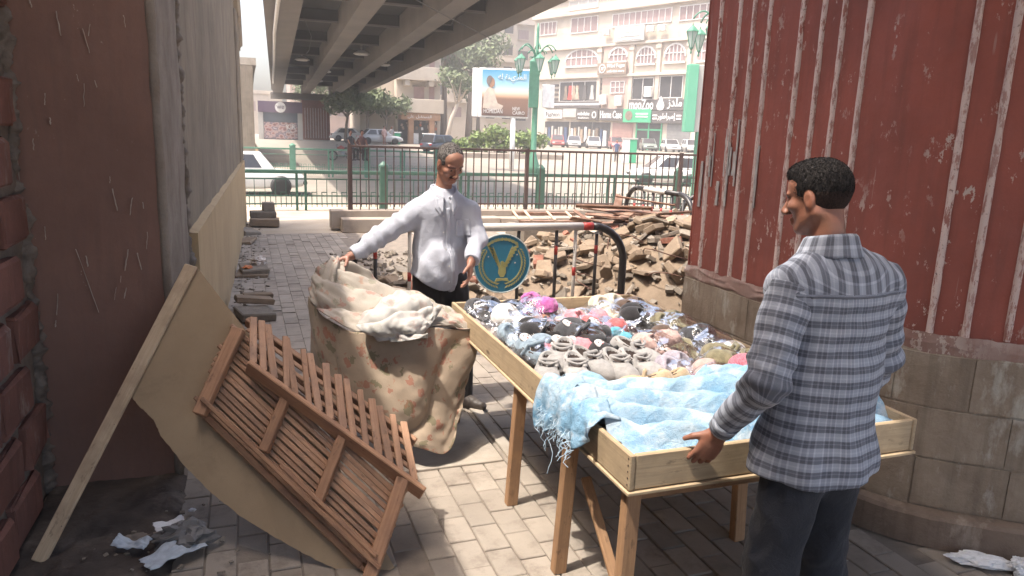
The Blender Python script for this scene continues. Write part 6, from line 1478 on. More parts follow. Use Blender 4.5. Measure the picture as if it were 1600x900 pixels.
    nf = shirt_noise(0.016, 9.0, 6.5, 3.0)
    s.warp(lambda x, y, z: nf(x, y, z)-0.0065*np.sin(x*46+z*9+2.2*vnoise(x*4, y*4, z*3))*np.clip((1.15-z)*3, 0, 1)-0.005*np.sin((x*0.6-z)*55+3*vnoise(x*5, y*5, z*5))*np.clip(1-np.abs(z-1.2)*5, 0, 1))
    GX, GY, GZ = np.meshgrid(*s.ax, indexing='ij', sparse=True); hem = 0.735 + 0.045*np.clip(np.abs(GX-1.66)/0.2, 0, 1)**2 + 0.02*np.sin(GX*12); s.D = np.maximum(s.D, (hem-GZ)).astype(np.float32)
    def tuv(P):
        a = np.arctan2(P[:, 0]-ax_[0], -(P[:, 1]-ax_[1])); u = a*0.165; v = P[:, 2].copy(); yoke = (P[:, 2] > 1.325-0.25*np.clip(P[:, 1]-1.62, -.1, .3)*0) & (P[:, 1] < 1.80)
        out_ = np.stack([u, v], 1); out_[yoke] = np.stack([P[:, 2][yoke]*0.9-P[:, 1][yoke], (P[:, 0]*1.0)[yoke]], 1); return out_
    sm = s.mesh('shirt', M_CHECK, 1, lambda m, P: uv_attr(m, P, tuv)); sh = link('shirt', sm, body); bv = bvh_of(sm)
    patch('yoke_seam', bv, M_CHECK, sh, lambda u, v: (1.50+0.32*u, 1.4, 1.318+0.006*v), 40, 2, (0, 1, 0), 0.0018, 0.0018)
    def sleeve(a, b, c, seed, ra, rb, rc):
        a, b, c = np.array(a), np.array(b), np.array(c); lo, hi = np.minimum(np.minimum(a, b), c)-0.12, np.maximum(np.maximum(a, b), c)+0.12
        s_ = SDF(*[np.arange(l, h, 0.0055) for l, h in zip(lo, hi)]); s_.cone(a, b, ra, rb, 0.03); s_.cone(b, c, rb*0.98, rc, 0.03)
        n0 = shirt_noise(0.008, seed, 8, 6); d1 = (b-a)/np.linalg.norm(b-a); d2 = (c-b)/np.linalg.norm(c-b)
        def wf_(x, y, z):
            sd = (x-b[0])*d1[0]+(y-b[1])*d1[1]+(z-b[2])*d1[2]; near = np.exp(-(sd/0.11)**2)
            return n0(x, y, z)-0.0045*near*np.sin(sd*95+3*vnoise(x*12, y*12, z*12))-0.0035*np.sin(sd*60+2*vnoise(x*8, y*8, z*8))
        s_.warp(wf_); e = c+d2*0.004; s_.cut(e, d2)
        ref = np.cross(d1, (0.3, 1, 0.2)); ref /= np.linalg.norm(ref); r2 = np.cross(d1, ref); l1 = np.linalg.norm(b-a)
        def suv(P):
            q = P-a; t1 = q @ d1; t2 = (P-b) @ d2; al = np.where(t2 > 0, l1+t2, np.minimum(t1, l1)); an = np.arctan2(q @ ref, q @ r2); q2 = P-b; an2 = np.arctan2(q2 @ ref, q2 @ r2)
            return np.stack([np.where(t2 > 0.02, an2, an)*0.062, -al], 1)
        return link('sleeve', s_.mesh('sleeve', M_CHECK, 1, lambda m, P: uv_attr(m, P, suv)), sh)
    sleeve((1.497, 1.712, 1.318), (1.412, 1.668, 1.075), (1.414, 1.858, 0.846), 3.0, 0.073, 0.060, 0.042)
    sleeve((1.838, 1.712, 1.318), (1.915, 1.745, 1.085), (1.925, 1.862, 0.868), 6.0, 0.072, 0.056, 0.043)
    def cuff(c, d):
        c, d = Vector(c), Vector(d).normalized(); g_ = MB(); g_.smooth = True; pts = [c-d*0.048, c-d*0.03, c-d*0.01, c+d*0.006]; g_.tube(pts, [0.046, 0.0455, 0.0445, 0.0435], 22, cap=False); me_ = g_.mesh('cuff', M_CHECK, fix=False)
        uv_attr(me_, np.array([v.co[:] for v in me_.vertices]), lambda P: np.stack([(P-np.array(c)) @ np.array((0.7, 0.7, 0)), (P-np.array(c)) @ np.array(d)+0.02], 1)); o_ = link('cuff', me_, sh); m_ = o_.modifiers.new('t', 'SOLIDIFY'); m_.thickness = 0.003
    cuff((1.414, 1.858, 0.846), (0.026, 0.196, -0.229)); cuff((1.925, 1.862, 0.868), (-0.008, 0.117, -0.217))
    g_ = MB(); g_.smooth = True; uvl_ = []
    def col(u, v):
        a = math.radians(90+18+(360-36)*u); ca, sa = math.cos(a), math.sin(a); bk = max(0, -sa)
        rx, ry = 0.068+0.026*max(0, v-0.35)/0.65, 0.068+0.026*max(0, v-0.35)/0.65; z_ = 1.436+0.060*min(1, v/0.4)-0.066*max(0, v-0.4)/0.6
        z_ += -0.02*(1-bk)*0.8-0.012*max(0, sa)
        uvl_.append((a*0.08, 0.05*v)); return (1.640+rx*ca, 1.735+ry*sa, z_)
    g_.grid(col, 60, 14); me_ = g_.mesh('collar', M_CHECK, fix=False); uv_attr(me_, np.array([v.co[:] for v in me_.vertices]), lambda P: np.array(uvl_)[:, ::-1]*np.array((1.0, 1.0))); co = link('collar', me_, sh); m_ = co.modifiers.new('t', 'SOLIDIFY'); m_.thickness = 0.004
    # trousers, shoes
    s = SDF(AX(1.34, 1.96, 0.008, 0.008, []), AX(1.44, 1.94, 0.008, 0.008, []), AX(0.03, 0.96, 0.008, 0.008, []))
    s.cone((1.645, 1.70, 0.92), (1.64, 1.695, 0.82), 0.140, 0.150, 0.03, flat=((0, 1, 0), 0.68))
    s.cone((1.575, 1.69, 0.80), (1.505, 1.67, 0.47), 0.098, 0.080, 0.03); s.cone((1.505, 1.67, 0.47), (1.475, 1.64, 0.07), 0.078, 0.068, 0.02)
    s.cone((1.715, 1.69, 0.80), (1.745, 1.72, 0.47), 0.098, 0.080, 0.03); s.cone((1.745, 1.72, 0.47), (1.745, 1.70, 0.07), 0.078, 0.068, 0.02)
    s.warp(shirt_noise(0.020, 15.0, 9, 6)); s.cut((1, 1, 0.05), (0, 0, -1)); link('trousers', s.mesh('trousers', M_GRYTR, 1), body)
    for a, b in (((1.475, 1.64), (1.46, 1.80)), ((1.745, 1.70), (1.77, 1.86))):
        a, b = np.array(a), np.array(b); s = SDF(np.arange(min(a[0], b[0])-0.08, max(a[0], b[0])+0.09, 0.008), np.arange(a[1]-0.09, b[1]+0.09, 0.008), np.arange(-0.01, 0.16, 0.008))
        s.cone((*a, 0.045), (*(a*0.5+b*0.5), 0.040), 0.042, 0.043, 0.02); s.cone((*(a*0.5+b*0.5), 0.036), (*b, 0.030), 0.045, 0.036, 0.02); s.cone((*a, 0.05), (*a, 0.10), 0.038, 0.037, 0.02)
        s.cut((0, 0, 0.002), (0, 0, -1)); link('shoe', s.mesh('shoe', M_SHOE, 1), body)
    return body
P_CHECK = man_check()

# ------------------------------------------------------------------ the square behind: materials
M_GLASSD = pm('dark_window_glass', (0.035, 0.035, 0.04), (0.06, 0.055, 0.055), 0.8, 0.12, 0, spec=0.6)
M_CURT = pm('pinkish_curtains', (0.20, 0.12, 0.115), (0.30, 0.22, 0.205), 3, 0.7, 0, stretch=(3, 3, 0.1), vary=0.2)
M_WALLC = pm('cream_facade', (0.50, 0.43, 0.35), (0.44, 0.37, 0.295), 0.5, 0.9, 0.1, 8, c3=(0.36, 0.295, 0.235), s3=0.3)
M_WALLP = pm('rosy_facade', (0.46, 0.33, 0.27), (0.4, 0.28, 0.23), 0.6, 0.9, 0.1, 8)
M_FRAMEW = pm('white_window_frame', (0.66, 0.62, 0.58), None, 4, 0.6, 0)
M_DKSIGN = pm('dark_sign_board', (0.075, 0.065, 0.06), (0.1, 0.09, 0.085), 2, 0.6, 0)
M_BRSIGN = pm('brown_sign_board', (0.26, 0.19, 0.14), (0.2, 0.145, 0.105), 2, 0.6, 0)
M_WHT = pm('white_lettering', (0.78, 0.77, 0.75), None, 4, 0.5, 0)
M_GRN = pm('bright_green_sign', (0.05, 0.36, 0.18), (0.04, 0.30, 0.15), 1, 0.5, 0)
M_GREYM = pm('grey_panel', (0.42, 0.40, 0.37), (0.36, 0.34, 0.31), 1.2, 0.6, 0)
M_SHUT = pm('rosy_shutter', (0.36, 0.22, 0.19), (0.3, 0.18, 0.155), 2, 0.6, 0); M_SHUT2 = pm('grey_shutter', (0.24, 0.23, 0.22), None, 2, 0.6, 0)
M_REDC = pm('red_cloth', (0.55, 0.06, 0.05), None, 3, 0.8, 0); M_TANC = pm('tan_cloth', (0.38, 0.28, 0.2), (0.2, 0.15, 0.12), 3, 0.9, 0, vary=0.5); M_BLUC = pm('navy_cloth', (0.06, 0.09, 0.17), None, 3, 0.9, 0)
M_ORG = pm('orange_box', (0.5, 0.15, 0.07), None, 3, 0.6, 0)
M_AC = pm('ac_white', (0.62, 0.6, 0.56), (0.5, 0.48, 0.45), 3, 0.6, 0)
FMx = frame((40.643, 99.588, 0), (0.3875, -0.9219, 0), (0, 0, 1))
def fbx(mb, s0, s1, z0, z1, o0, o1): return mb.box(((s0+s1)/2, (z0+z1)/2, (o0+o1)/2), (s1-s0, z1-z0, o1-o0), M=FMx)
def fmat(s, z, o): return FMx @ Matrix.Translation((s, z, o))
sb = empty('shop_building', FMx @ Vector((12, 0, 0)), 'pale building with arched windows above a row of shops across the square', 'building')
g = MB(); fbx(g, -3.2, 34, -0.8, 23, -14, 0); g.build('wall', M_WALLC, sb)
g = MB(); fbx(g, 10.2, 14.7, 5.2, 13.4, 0, 0.25); g.build('rosy_bay', M_WALLP, sb)
for z0, z1, o in ((9.2, 9.55, 0.5), (13.05, 13.35, 0.45), (17.35, 17.75, 0.6), (19.3, 19.6, 0.3)):
    g = MB(); fbx(g, -3.2, 34, z0, z1, 0.003, o); g.build('cornice', M_WALLC, sb, bevel=0.05)
for s in (9.55, 14.85, 19.0, 23.4, 27.2):
    g = MB(); fbx(g, s-0.28, s+0.28, 5.3, 13.05, 0.002, 0.32); fbx(g, s-0.4, s+0.4, 12.4, 12.8, 0.005, 0.42); g.build('pilaster', M_WALLC, sb)
def window(s0, s1, z0, z1, nx, nz_=1, glass=M_GLASSD, o=0.0, t_=0.10):
    g_ = MB(); fbx(g_, s0, s1, z0, z1, o+0.004, o+0.05); w_ = g_.build('window', glass, sb)
    g_ = MB(); fbx(g_, s0-t_, s1+t_, z0-t_, z0, o+0.006, o+0.14); fbx(g_, s0-t_, s1+t_, z1, z1+t_, o+0.006, o+0.14); fbx(g_, s0-t_, s0, z0, z1, o+0.006, o+0.14); fbx(g_, s1, s1+t_, z0, z1, o+0.006, o+0.14)
    for i in range(1, nx): x = s0+(s1-s0)*i/nx; fbx(g_, x-t_*0.45, x+t_*0.45, z0, z1, o+0.051, o+0.12)
    for i in range(1, nz_): z = z0+(z1-z0)*i/nz_; fbx(g_, s0, s1, z-t_*0.4, z+t_*0.4, o+0.052, o+0.11)
    g_.build('frame', M_FRAMEW, w_); return w_
def archwin(s0, s1, z0, z1, nx, o=0.0):
    c, rx = (s0+s1)/2, (s1-s0)/2; n = 18; zs = z0+(z1-z0)*0.30; rz_ = z1-zs
    poly_ = [(s0, z0), (s1, z0)]+[(c+rx*math.cos(a), zs+rz_*math.sin(a)) for a in np.linspace(0, math.pi, n)]
    g_ = MB(); g_.prism(poly_, o+0.004, o+0.05, M=FMx); w_ = g_.build('arched_window', M_CURT, sb)
    g_ = MB(); pr = [(c+(rx+0.12)*math.cos(a), zs+(rz_+0.12)*math.sin(a)) for a in np.linspace(0, math.pi, n)]
    for (a, b) in zip(pr, pr[1:]): g_.beam(FMx @ Vector((a[0], a[1], o+0.08)), FMx @ Vector((b[0], b[1], o+0.08)), 0.2, 0.16, up=FMx.to_3x3() @ Vector((0, 0, 1)))
    for i in range(1, nx):
        x = s0+(s1-s0)*i/nx; zt = zs+rz_*math.sqrt(max(0, 1-((x-c)/rx)**2)); fbx(g_, x-0.05, x+0.05, z0, zt, o+0.051, o+0.13)
    fbx(g_, s0, s1, zs+rz_*0.28, zs+rz_*0.28+0.1, o+0.052, o+0.14); fbx(g_, s0-0.2, s1+0.2, z0-0.22, z0, o+0.01, o+0.3); g_.build('frame', M_FRAMEW, w_)
archwin(3.33, 8.97, 10.89, 12.9, 6); archwin(11.28, 14.0, 11.13, 12.7, 4, 0.25); archwin(15.58, 18.27, 10.71, 12.6, 5); archwin(19.86, 22.61, 10.75, 12.7, 5); archwin(24.39, 26.6, 10.7, 12.7, 4)
window(3.99, 8.65, 15.19, 17.0, 4, 1, M_CURT); window(11.25, 20.25, 15.46, 16.9, 10, 1, M_CURT); window(-1.94, 1.13, 15.35, 16.9, 4, 1, M_CURT); window(21.5, 26, 15.4, 16.9, 5, 1, M_CURT)
window(11.81, 13.92, 7.27, 8.6, 3, 2, M_CURT, 0.25); window(15.14, 18.31, 6.44, 8.93, 2); window(19.37, 22.6, 6.6, 9.05, 2); window(3.45, 8.49, 18.2, 19.2, 3, 1, M_GREYM); window(11, 20, 19.9, 21.6, 8, 1, M_CURT)
w_ = window(2.42, 9.28, 6.29, 8.78, 3)                                    # mezzanine shop window with clothes
for s, m in ((3.6, M_TANC), (4.4, M_REDC), (5.1, M_TANC), (5.7, M_TANC), (7.1, M_DKSIGN), (8.4, M_GREYM)):
    g = MB(); g.prism([(s-0.18, 8.3), (s+0.18, 8.3), (s+0.24, 8.0), (s+0.2, 7.5), (s+0.42, 6.45), (s-0.42, 6.45), (s-0.2, 7.5), (s-0.24, 8.0)], 0.055, 0.2, M=FMx); g.build('hanging_dress', m, w_)
for s0, s1 in ((0.5, 2.1), (9.35, 10.1)):
    for k in range(4):
        g = MB(); fbx(g, s0, s1, 6.4+0.62*k, 6.72+0.62*k, 0.003, 0.12); g.build('striped_cladding', M_DKSIGN, sb)
for k, (z0, z1, m) in enumerate(((5.35, 5.7, M_DKSIGN), (5.72, 5.98, M_WHT), (6.0, 6.22, M_DKSIGN))):
    g = MB(); fbx(g, -0.3, 10.05, z0, z1, 0.004, 0.35); g.build('fascia_band', m, sb)
def shopfront(s0, s1, m, what):
    g_ = MB(); fbx(g_, s0, s1, -0.3, 3.5, 0.004, 0.06); f_ = g_.build('shopfront', m, sb)
    if what == 'clothes':
        rr = random.Random(int(s0*10)); s = s0+0.3
        while s < s1-0.3:
            wd = rr.uniform(0.3, 0.6); z1 = rr.uniform(2.4, 2.9); g_ = MB(); g_.prism([(s, z1), (s+wd*0.8, z1), (s+wd*0.85, z1-0.9), (s+wd*0.95, z1-rr.uniform(1.5, 2.2)), (s-0.05, z1-2.0)], 0.065, 0.25, M=FMx); g_.build('garment', rr.choice((M_TANC, M_TANC, M_WHT, M_BLUC, M_GREYM)), f_); s += wd+rr.uniform(0.1, 0.35)
    elif what == 'shutter':
        for k in range(11): g_ = MB(); fbx(g_, s0+0.05, s1-0.05, -0.2+k*0.33, 0.08+k*0.33, 0.062, 0.11); g_.build('shutter_slat', m, f_)
    elif what == 'glass':
        for x in (s0, (s0+s1)/2, s1): g_ = MB(); fbx(g_, x-0.09, x+0.09, -0.3, 3.5, 0.062, 0.16); g_.build('door_frame', M_GRN, f_)
        g_ = MB(); fbx(g_, s0, s1, 2.6, 2.8, 0.063, 0.15); g_.build('door_frame', M_GRN, f_)
shopfront(-0.3, 4.4, M_GLASSD, 'clothes'); shopfront(4.7, 8.6, M_GLASSD, 'clothes'); shopfront(8.7, 11.8, M_GLASSD, 'clothes'); shopfront(12.2, 15.6, M_SHUT, 'shutter'); shopfront(16.2, 20.05, M_GLASSD, 'glass'); shopfront(20.84, 24.2, M_SHUT2, 'shutter')
def sign(label, s0, s1, z0, z1, o, mat, txt=(), name='shop_sign', group='shop signs across the square'):
    root = empty(name, FMx @ Vector(((s0+s1)/2, z0, o)), label, 'sign', group)
    if mat is not None: g_ = MB(); fbx(g_, s0, s1, z0, z1, o, o+0.22); g_.build('board', mat, root, bevel=0.02)
    for (b_, s, z, w, h, m) in txt: text(b_, root, m, fmat(s, z, o+0.24 if mat is not None else o+0.1), width=w, height=h, depth=0.06, bold=0.012)
    return root
def ar(*cps): return ''.join(chr(c) for c in reversed(cps))
EMP = ar(0xFE87, 0xFEE3, 0xFE92, 0xFEAE, 0xFE8D, 0xFEC3, 0xFEEE, 0xFEAD); CLIN = ar(0xFECB, 0xFEF4, 0xFE8E, 0xFEA9, 0xFE93); WLD = ar(0xFEE3, 0xFEE0, 0xFEAA, 0xFEAF); LEH = ar(0xFEDF, 0xFEEA); LMTH = ar(0xFE8D, 0xFEDF, 0xFEE4, 0xFEB4, 0xFE98, 0xFED8, 0xFE92, 0xFEDE)
sign('white shop sign with dark latin letters at the left end of the row', -0.08, 3.36, 3.92, 5.08, 0.3, M_WHT, [('Fashion', 1.65, 4.5, 2.7, 0.7, M_DKSIGN)])
sign('blank tan shop sign next to the white one', 3.54, 6.05, 4.1, 5.25, 0.3, M_GREYM)
sign('dark shop sign with two white lines and small square logo', 6.15, 9.95, 3.8, 5.1, 0.28, M_DKSIGN, [('nobelishe', 7.4, 4.6, 2.1, 0.5, M_WHT), ('fashion', 7.4, 4.05, 1.9, 0.22, M_WHT), ('O', 9.3, 4.45, 0.8, 0.9, M_WHT)])
sign('dark shop sign reading Home Case in white', 10.2, 14.15, 3.75, 5.25, 0.3, M_DKSIGN, [('Home Case', 12.2, 4.5, 3.6, 0.95, M_WHT)])
gs = sign('bright green shop sign with round pale logo', 14.24, 18.65, 3.55, 5.2, 0.34, M_GRN, [])
g = MB(); g.prism([(15.2+0.58*math.cos(a), 4.4+0.58*math.sin(a)) for a in np.linspace(0, 6.283, 25)[:-1]], 0.565, 0.60, M=FMx); g.build('round_logo', M_TANC, gs)
for z in (4.55, 4.2): g = MB(); fbx(g, 16.3, 18.2, z, z+0.16, 0.565, 0.6); g.build('white_bar', M_WHT, gs)
sign('dark sign with arabic lettering between pairs of bars, under the large white letters', 18.75, 24.2, 3.55, 4.95, 0.3, M_DKSIGN, [(EMP, 20.95, 4.25, 2.6, 0.95, M_WHT), ('=', 19.25, 4.25, 0.7, 0.55, M_WHT), ('=', 22.75, 4.25, 0.7, 0.55, M_WHT)])
sign('large white letters with a drop shape on a dark band', 14.9, 24.2, 5.05, 6.35, 0.26, M_DKSIGN, [('mooZoo', 17.0, 5.75, 3.7, 1.25, M_WHT), (WLD, 22.0, 5.85, 2.1, 1.35, M_WHT)])
dr = MB(); dr.prism([(19.95+0.55*math.cos(a), 5.55+0.5*math.sin(a)) for a in np.linspace(math.pi*0.85, math.pi*2.15, 16)]+[(19.95, 6.75)], 0.49, 0.56, M=FMx); dr.build('drop_shape', M_WHT, [o for o in scene.objects if o.get('label', '').startswith('large white letters')][0])
bs_ = sign('brown framed sign with round emblem below the small arch', 9.67, 14.44, 9.5, 10.99, 0.55, M_BRSIGN, [('Wind Fogan', 12.75, 10.5, 2.9, 0.6, M_WHT), ('collection store', 12.75, 9.9, 2.8, 0.3, M_WHT)])
g = MB(); g.tube([FMx @ Vector((10.5+0.5*math.cos(a), 10.25+0.5*math.sin(a), 0.8)) for a in np.linspace(0, 6.283, 25)[:-1]], 0.06, 6, closed=True); g.build('round_emblem', M_WHT, bs_)
text('W', bs_, M_WHT, fmat(10.5, 10.25, 0.79), width=0.5, height=0.5, depth=0.05)
sign('grey clinic sign with white arabic lettering under the upper windows', 12.16, 16.87, 13.4, 15.2, 0.5, M_GREYM, [(CLIN, 14.5, 14.75, 1.5, 0.75, M_WHT), (LMTH, 14.5, 14.15, 3.6, 0.42, M_WHT), (EMP, 14.5, 13.7, 3.8, 0.3, M_WHT)])
acm = [(10.7, 14.4, 'left of the clinic sign'), (17.7, 14.3, 'right of the clinic sign'), (19.4, 14.3, 'second to the right of the clinic sign'), (18.0, 6.65, 'between the two dark glazed windows'), (10.8, 5.75, 'left one under the rosy bay window'), (13.4, 5.6, 'right one under the rosy bay window')]
for s, z, wh in acm:
    o = empty('air_conditioner', FMx @ Vector((s, z, 0.4)), 'white air conditioner '+wh, 'air conditioner', 'air conditioners on the shop building'); h_ = 0.75 if z > 8 else 1.25
    g = MB(); fbx(g, s-0.55, s+0.55, z, z+h_, 0.42, 0.8); g.build('casing', M_AC, o, bevel=0.04)
    g = MB(); g.lathe([(0.30, 0), (0.30, 0.03), (0.24, 0.04)], (s-0.12, z+h_/2, 0.80), 16, M=FMx); g.build('fan_grille', M_GREYM, o)

# other buildings
def block_building(label, x0, x1, y0, y1, z1, mat, floors, cols, seed, face='y', z0=0.0):
    root = empty('building', ((x0+x1)/2, y0, 0), label, 'building', 'buildings around the square'); g_ = MB(); g_.bx(x0, x1, y0, y1, z0-0.5, z1); g_.build('wall', mat, root); rr = random.Random(seed)
    for f in range(floors):
        for c in range(cols):
            zc = z0+3.2+(z1-z0-3.6)*(f+0.2)/floors; xc = x0+(x1-x0)*(c+0.5)/cols; w = (x1-x0)/cols*0.26; h = min(1.5, (z1-z0)/floors*0.42)
            g_ = MB(); g_.bx(xc-w, xc+w, y0-0.05, y0-0.003, zc, zc+h); wi = g_.build('window', M_GLASSD if rr.random() < 0.6 else M_CURT, root)
            g_ = MB(); g_.bx(xc-w-0.1, xc+w+0.1, y0-0.25, y0-0.052, zc-0.18, zc-0.02); g_.build('sill', M_WALLC, wi)
        if f % 2 == 1:
            g_ = MB(); g_.bx(x0+0.3, x1-0.3, y0-1.0, y0-0.004, zc-1.1, zc-0.4); g_.build('balcony', M_WALLC, root)
    g_ = MB(); g_.bx(x0-0.2, x1+0.2, y0-0.3, y1, z1, z1+0.5); g_.build('parapet', M_WALLC, root); return root
block_building('hazy cream block behind the billboard and palms', 27, 40.5, 113, 125, 23, M_WALLC, 6, 5, 1)
block_building('pale block far behind the flyover pier on the left', -14, 6, 128, 140, 6.5, M_WALLC, 1, 6, 2)
block_building('rosy block far down the street beside the far pier', 8.5, 22, 150, 162, 17, M_WALLP, 5, 5, 3)
block_building('distant pale block left of the ramp wall end', -60, -20, 140, 155, 7, M_WALLC, 1, 9, 4)
block_building('distant cream block behind the shop building', 30, 62, 125, 135, 31, M_WALLC, 8, 9, 6)
# cream corner building with the small brown shop
cb = empty('corner_building', (17.8, 81, 0.2), 'cream corner building with deep balconies over a small brown shop', 'building')
for nm_, bxs, m in (('wall', (15.7, 20.6, 81.9, 92, 0.2, 13.5), M_WALLC), ('side_wall', (12.0, 15.7, 83.4, 92, 0.2, 12.5), M_WALLC), ('balcony', (15.3, 20.5, 79.9, 81.9, 3.5, 4.95), M_WALLC), ('balcony', (15.6, 20.6, 80.1, 81.9, 6.9, 8.3), M_WALLC), ('balcony', (15.6, 20.6, 80.1, 81.9, 10.4, 11.7), M_WALLC), ('side_balcony', (12.0, 15.25, 81.9, 83.4, 4.5, 5.4), M_WALLC)):
    g = MB(); g.bx(*bxs); g.build(nm_, m, cb, bevel=0.03)
for x0, x1, z0, z1 in ((17.6, 18.75, 5.05, 6.3), (19.3, 19.9, 5.0, 6.4), (17.6, 18.75, 8.5, 9.7), (19.3, 19.9, 8.4, 9.8)):
    g = MB(); g.bx(x0, x1, 81.84, 81.895, z0, z1); w_ = g.build('window', M_SHUT, cb); g = MB(); g.bx(x0-0.15, x1+0.15, 81.7, 81.89, z1, z1+0.12); g.build('lintel', M_BRSIGN, w_)
for x in (16.6, 19.2):
    g = MB(); g.bx(x-0.25, x+0.25, 80.3, 81.8, 6.35, 6.9); g.build('bracket', M_WALLC, cb)
M_SHOPB = pm('orange_brown_shopfront', (0.42, 0.24, 0.14), (0.34, 0.19, 0.11), 2, 0.7, 0)
g = MB(); g.bx(15.9, 20.2, 80.2, 81.9, 2.75, 3.48); sg = g.build('shop_fascia', M_SHOPB, cb)
text(ar(0xFECB, 0xFEE0, 0xFEF0)+'  '+LMTH, sg, M_WHT, frame((17.9, 80.18, 3.1), (1, 0, 0), (0, 0, 1)), width=2.6, height=0.42, depth=0.03)
for x in (17.0, 19.3): g = MB(); g.bx(x-0.28, x+0.28, 80.3, 80.9, 0.15, 2.74); g.build('shop_pillar', M_SHOPB, cb)
g = MB(); g.bx(15.9, 20.2, 81.6, 81.88, 0.2, 2.7); ins_ = g.build('shop_interior', M_DKSIGN, cb); rr = random.Random(4)
for i in range(26):
    x = rr.uniform(16.1, 20.0); z = rr.uniform(1.7, 2.6); g = MB(); g.box((x, 81.3, z), (0.22, 0.15, rr.uniform(0.2, 0.4)), (0, rr.uniform(-.3, .3), 0)); g.build('hanging_goods', rr.choice((M_TANC, M_WHT, M_ORG)), ins_)
g = MB(); g.bx(17.35, 18.0, 81.1, 81.5, 0.2, 1.35); g.build('pale_counter', M_WHT, cb)

# ------------------------------------------------------------------ far pier, poster wall, far ramp
fp = empty('ribbed_pier', (7.6, 88, 0.2), 'small red ribbed pier at the far end of the flyover', 'pier')
g = MB(); g.bx(6.15, 9.2, 87.6, 89.0, 0.0, 4.56); g.build('pier_body', M_RED, fp)
for k in range(9): g = MB(); g.bx(6.45+0.29*k, 6.53+0.29*k, 87.5, 87.597, 0.4, 3.7); g.build('rib', M_RIB, fp)
for z in (4.05, 4.3): g = MB(); g.bx(6.15, 9.2, 87.5, 87.597, z, z+0.1); g.build('band', M_RED, fp)
M_PURP = pm('dark_purple_panel', (0.075, 0.04, 0.085), (0.1, 0.055, 0.11), 0.5, 0.5, 0); M_PURP2 = pm('blue_black_print', (0.03, 0.05, 0.08), (0.06, 0.08, 0.11), 0.5, 0.5, 0)
def m_print():
    t = NT('busy_poster_print'); v = t.pos(); c = t.stops(t.voro(t.mapped(v, (2.2, 1, 2.8)), 1.0), [(0.0, (0.05, 0.03, 0.05)), (0.3, (0.25, 0.08, 0.08)), (0.5, (0.45, 0.33, 0.3)), (0.75, (0.08, 0.05, 0.1)), (1.0, (0.6, 0.55, 0.55))]); return t.done(c, 0.5)
ph = empty('poster_wall', (3.6, 84, 0.1), 'large purple poster wall with round white logo beside the far pier', 'poster')
g = MB(); g.bx(1.5, 5.9, 84.0, 84.3, 0.1, 4.0); g.build('panel', M_PURP2, ph)
g = MB(); g.bx(1.45, 5.95, 83.8, 84.35, 3.0, 4.15); g.build('header', M_PURP, ph)
g = MB(); g.bx(1.45, 1.95, 83.9, 84.34, 0.1, 3.0); g.build('post', M_GREYM, ph); g = MB(); g.bx(5.45, 5.95, 83.9, 84.34, 0.1, 3.0); g.build('post', M_GREYM, ph)
g = MB(); g.bx(2.0, 5.4, 83.93, 83.98, 0.3, 2.0); g.build('print_area', m_print(), ph)
PHM = frame((3.7, 83.72, 3.55), (1, 0, 0), (0, 0, 1)); g = MB(); g.prism([(0.55*math.cos(a), 0.55*math.sin(a)) for a in np.linspace(0, 6.283, 29)[:-1]], 0, 0.06, M=PHM); lg = g.build('round_logo', M_WHT, ph)
text('we', lg, M_PURP, PHM @ Matrix.Translation((0, 0, 0.08)), width=0.75, height=0.36, depth=0.03)
text('KIR', ph, M_WHT, frame((4.75, 83.9, 1.55), (1, 0, 0.06), (0, 0, 1)), width=0.9, height=0.5, depth=0.03)
text(LEH+LMTH, ph, M_WHT, frame((4.75, 83.9, 1.05), (1, 0, 0.1), (0, 0, 1)), width=1.0, height=0.3, depth=0.03)
fr_ = empty('ramp_wall', (-0.5, 55, 0), 'far grey ramp wall with rounded coping left of the flyover', 'wall')
g = MB(); g.prism([(44, -0.6), (62, -0.3), (62, 4.0), (58, 4.55), (52, 4.8), (44, 4.85)], -4.0, 0.55, axis='x'); g.build('wall_panel', M_PLASTER, fr_)
g = MB(); g.prism([(44, 4.87), (52, 4.82), (58, 4.57), (62.3, 4.0), (62.3, 4.35), (58, 4.95), (52, 5.2), (44, 5.25)], -4.1, 0.75, axis='x'); g.build('coping', M_CONC, fr_)
g = MB(); g.bx(0.553, 0.7, 44, 62.2, -0.6, 0.45); g.build('wall_plinth', M_TAN, fr_)

# ------------------------------------------------------------------ street lamps, billboard, light box
M_LGREEN = m_enamel('dusty_lamp_green', (0.05, 0.17, 0.105), (0.075, 0.21, 0.135), 0.5, (0.2, 0.22, 0.18), 0.7)
M_LGLASS = pm('milky_lantern_glass', (0.36, 0.42, 0.38), (0.28, 0.34, 0.3), 3, 0.35, 0)
def lantern(name, parent, c, sc):
    c = Vector(c); o_ = MB(); o_.lathe([(0.10*sc, 0), (0.30*sc, 0.75*sc), (0.30*sc, 0.78*sc)], c, 6); l_ = o_.build(name, M_LGLASS, parent)
    o_ = MB(); o_.lathe([(0.36*sc, 0.78*sc), (0.34*sc, 0.84*sc), (0.16*sc, 1.02*sc), (0.05*sc, 1.1*sc), (0.02*sc, 1.22*sc)], c, 6); o_.lathe([(0.02*sc, -0.34*sc), (0.06*sc, -0.26*sc), (0.03*sc, -0.14*sc), (0.12*sc, -0.04*sc), (0.11*sc, 0.0)], c, 6)
    for k in range(6):
        a = 2*math.pi*k/6; o_.beam(c+Vector((0.105*sc*math.cos(a), 0.105*sc*math.sin(a), 0)), c+Vector((0.31*sc*math.cos(a), 0.31*sc*math.sin(a), 0.78*sc)), 0.03*sc, 0.03*sc)
    o_.build('lantern_frame', M_LGREEN, l_); return l_
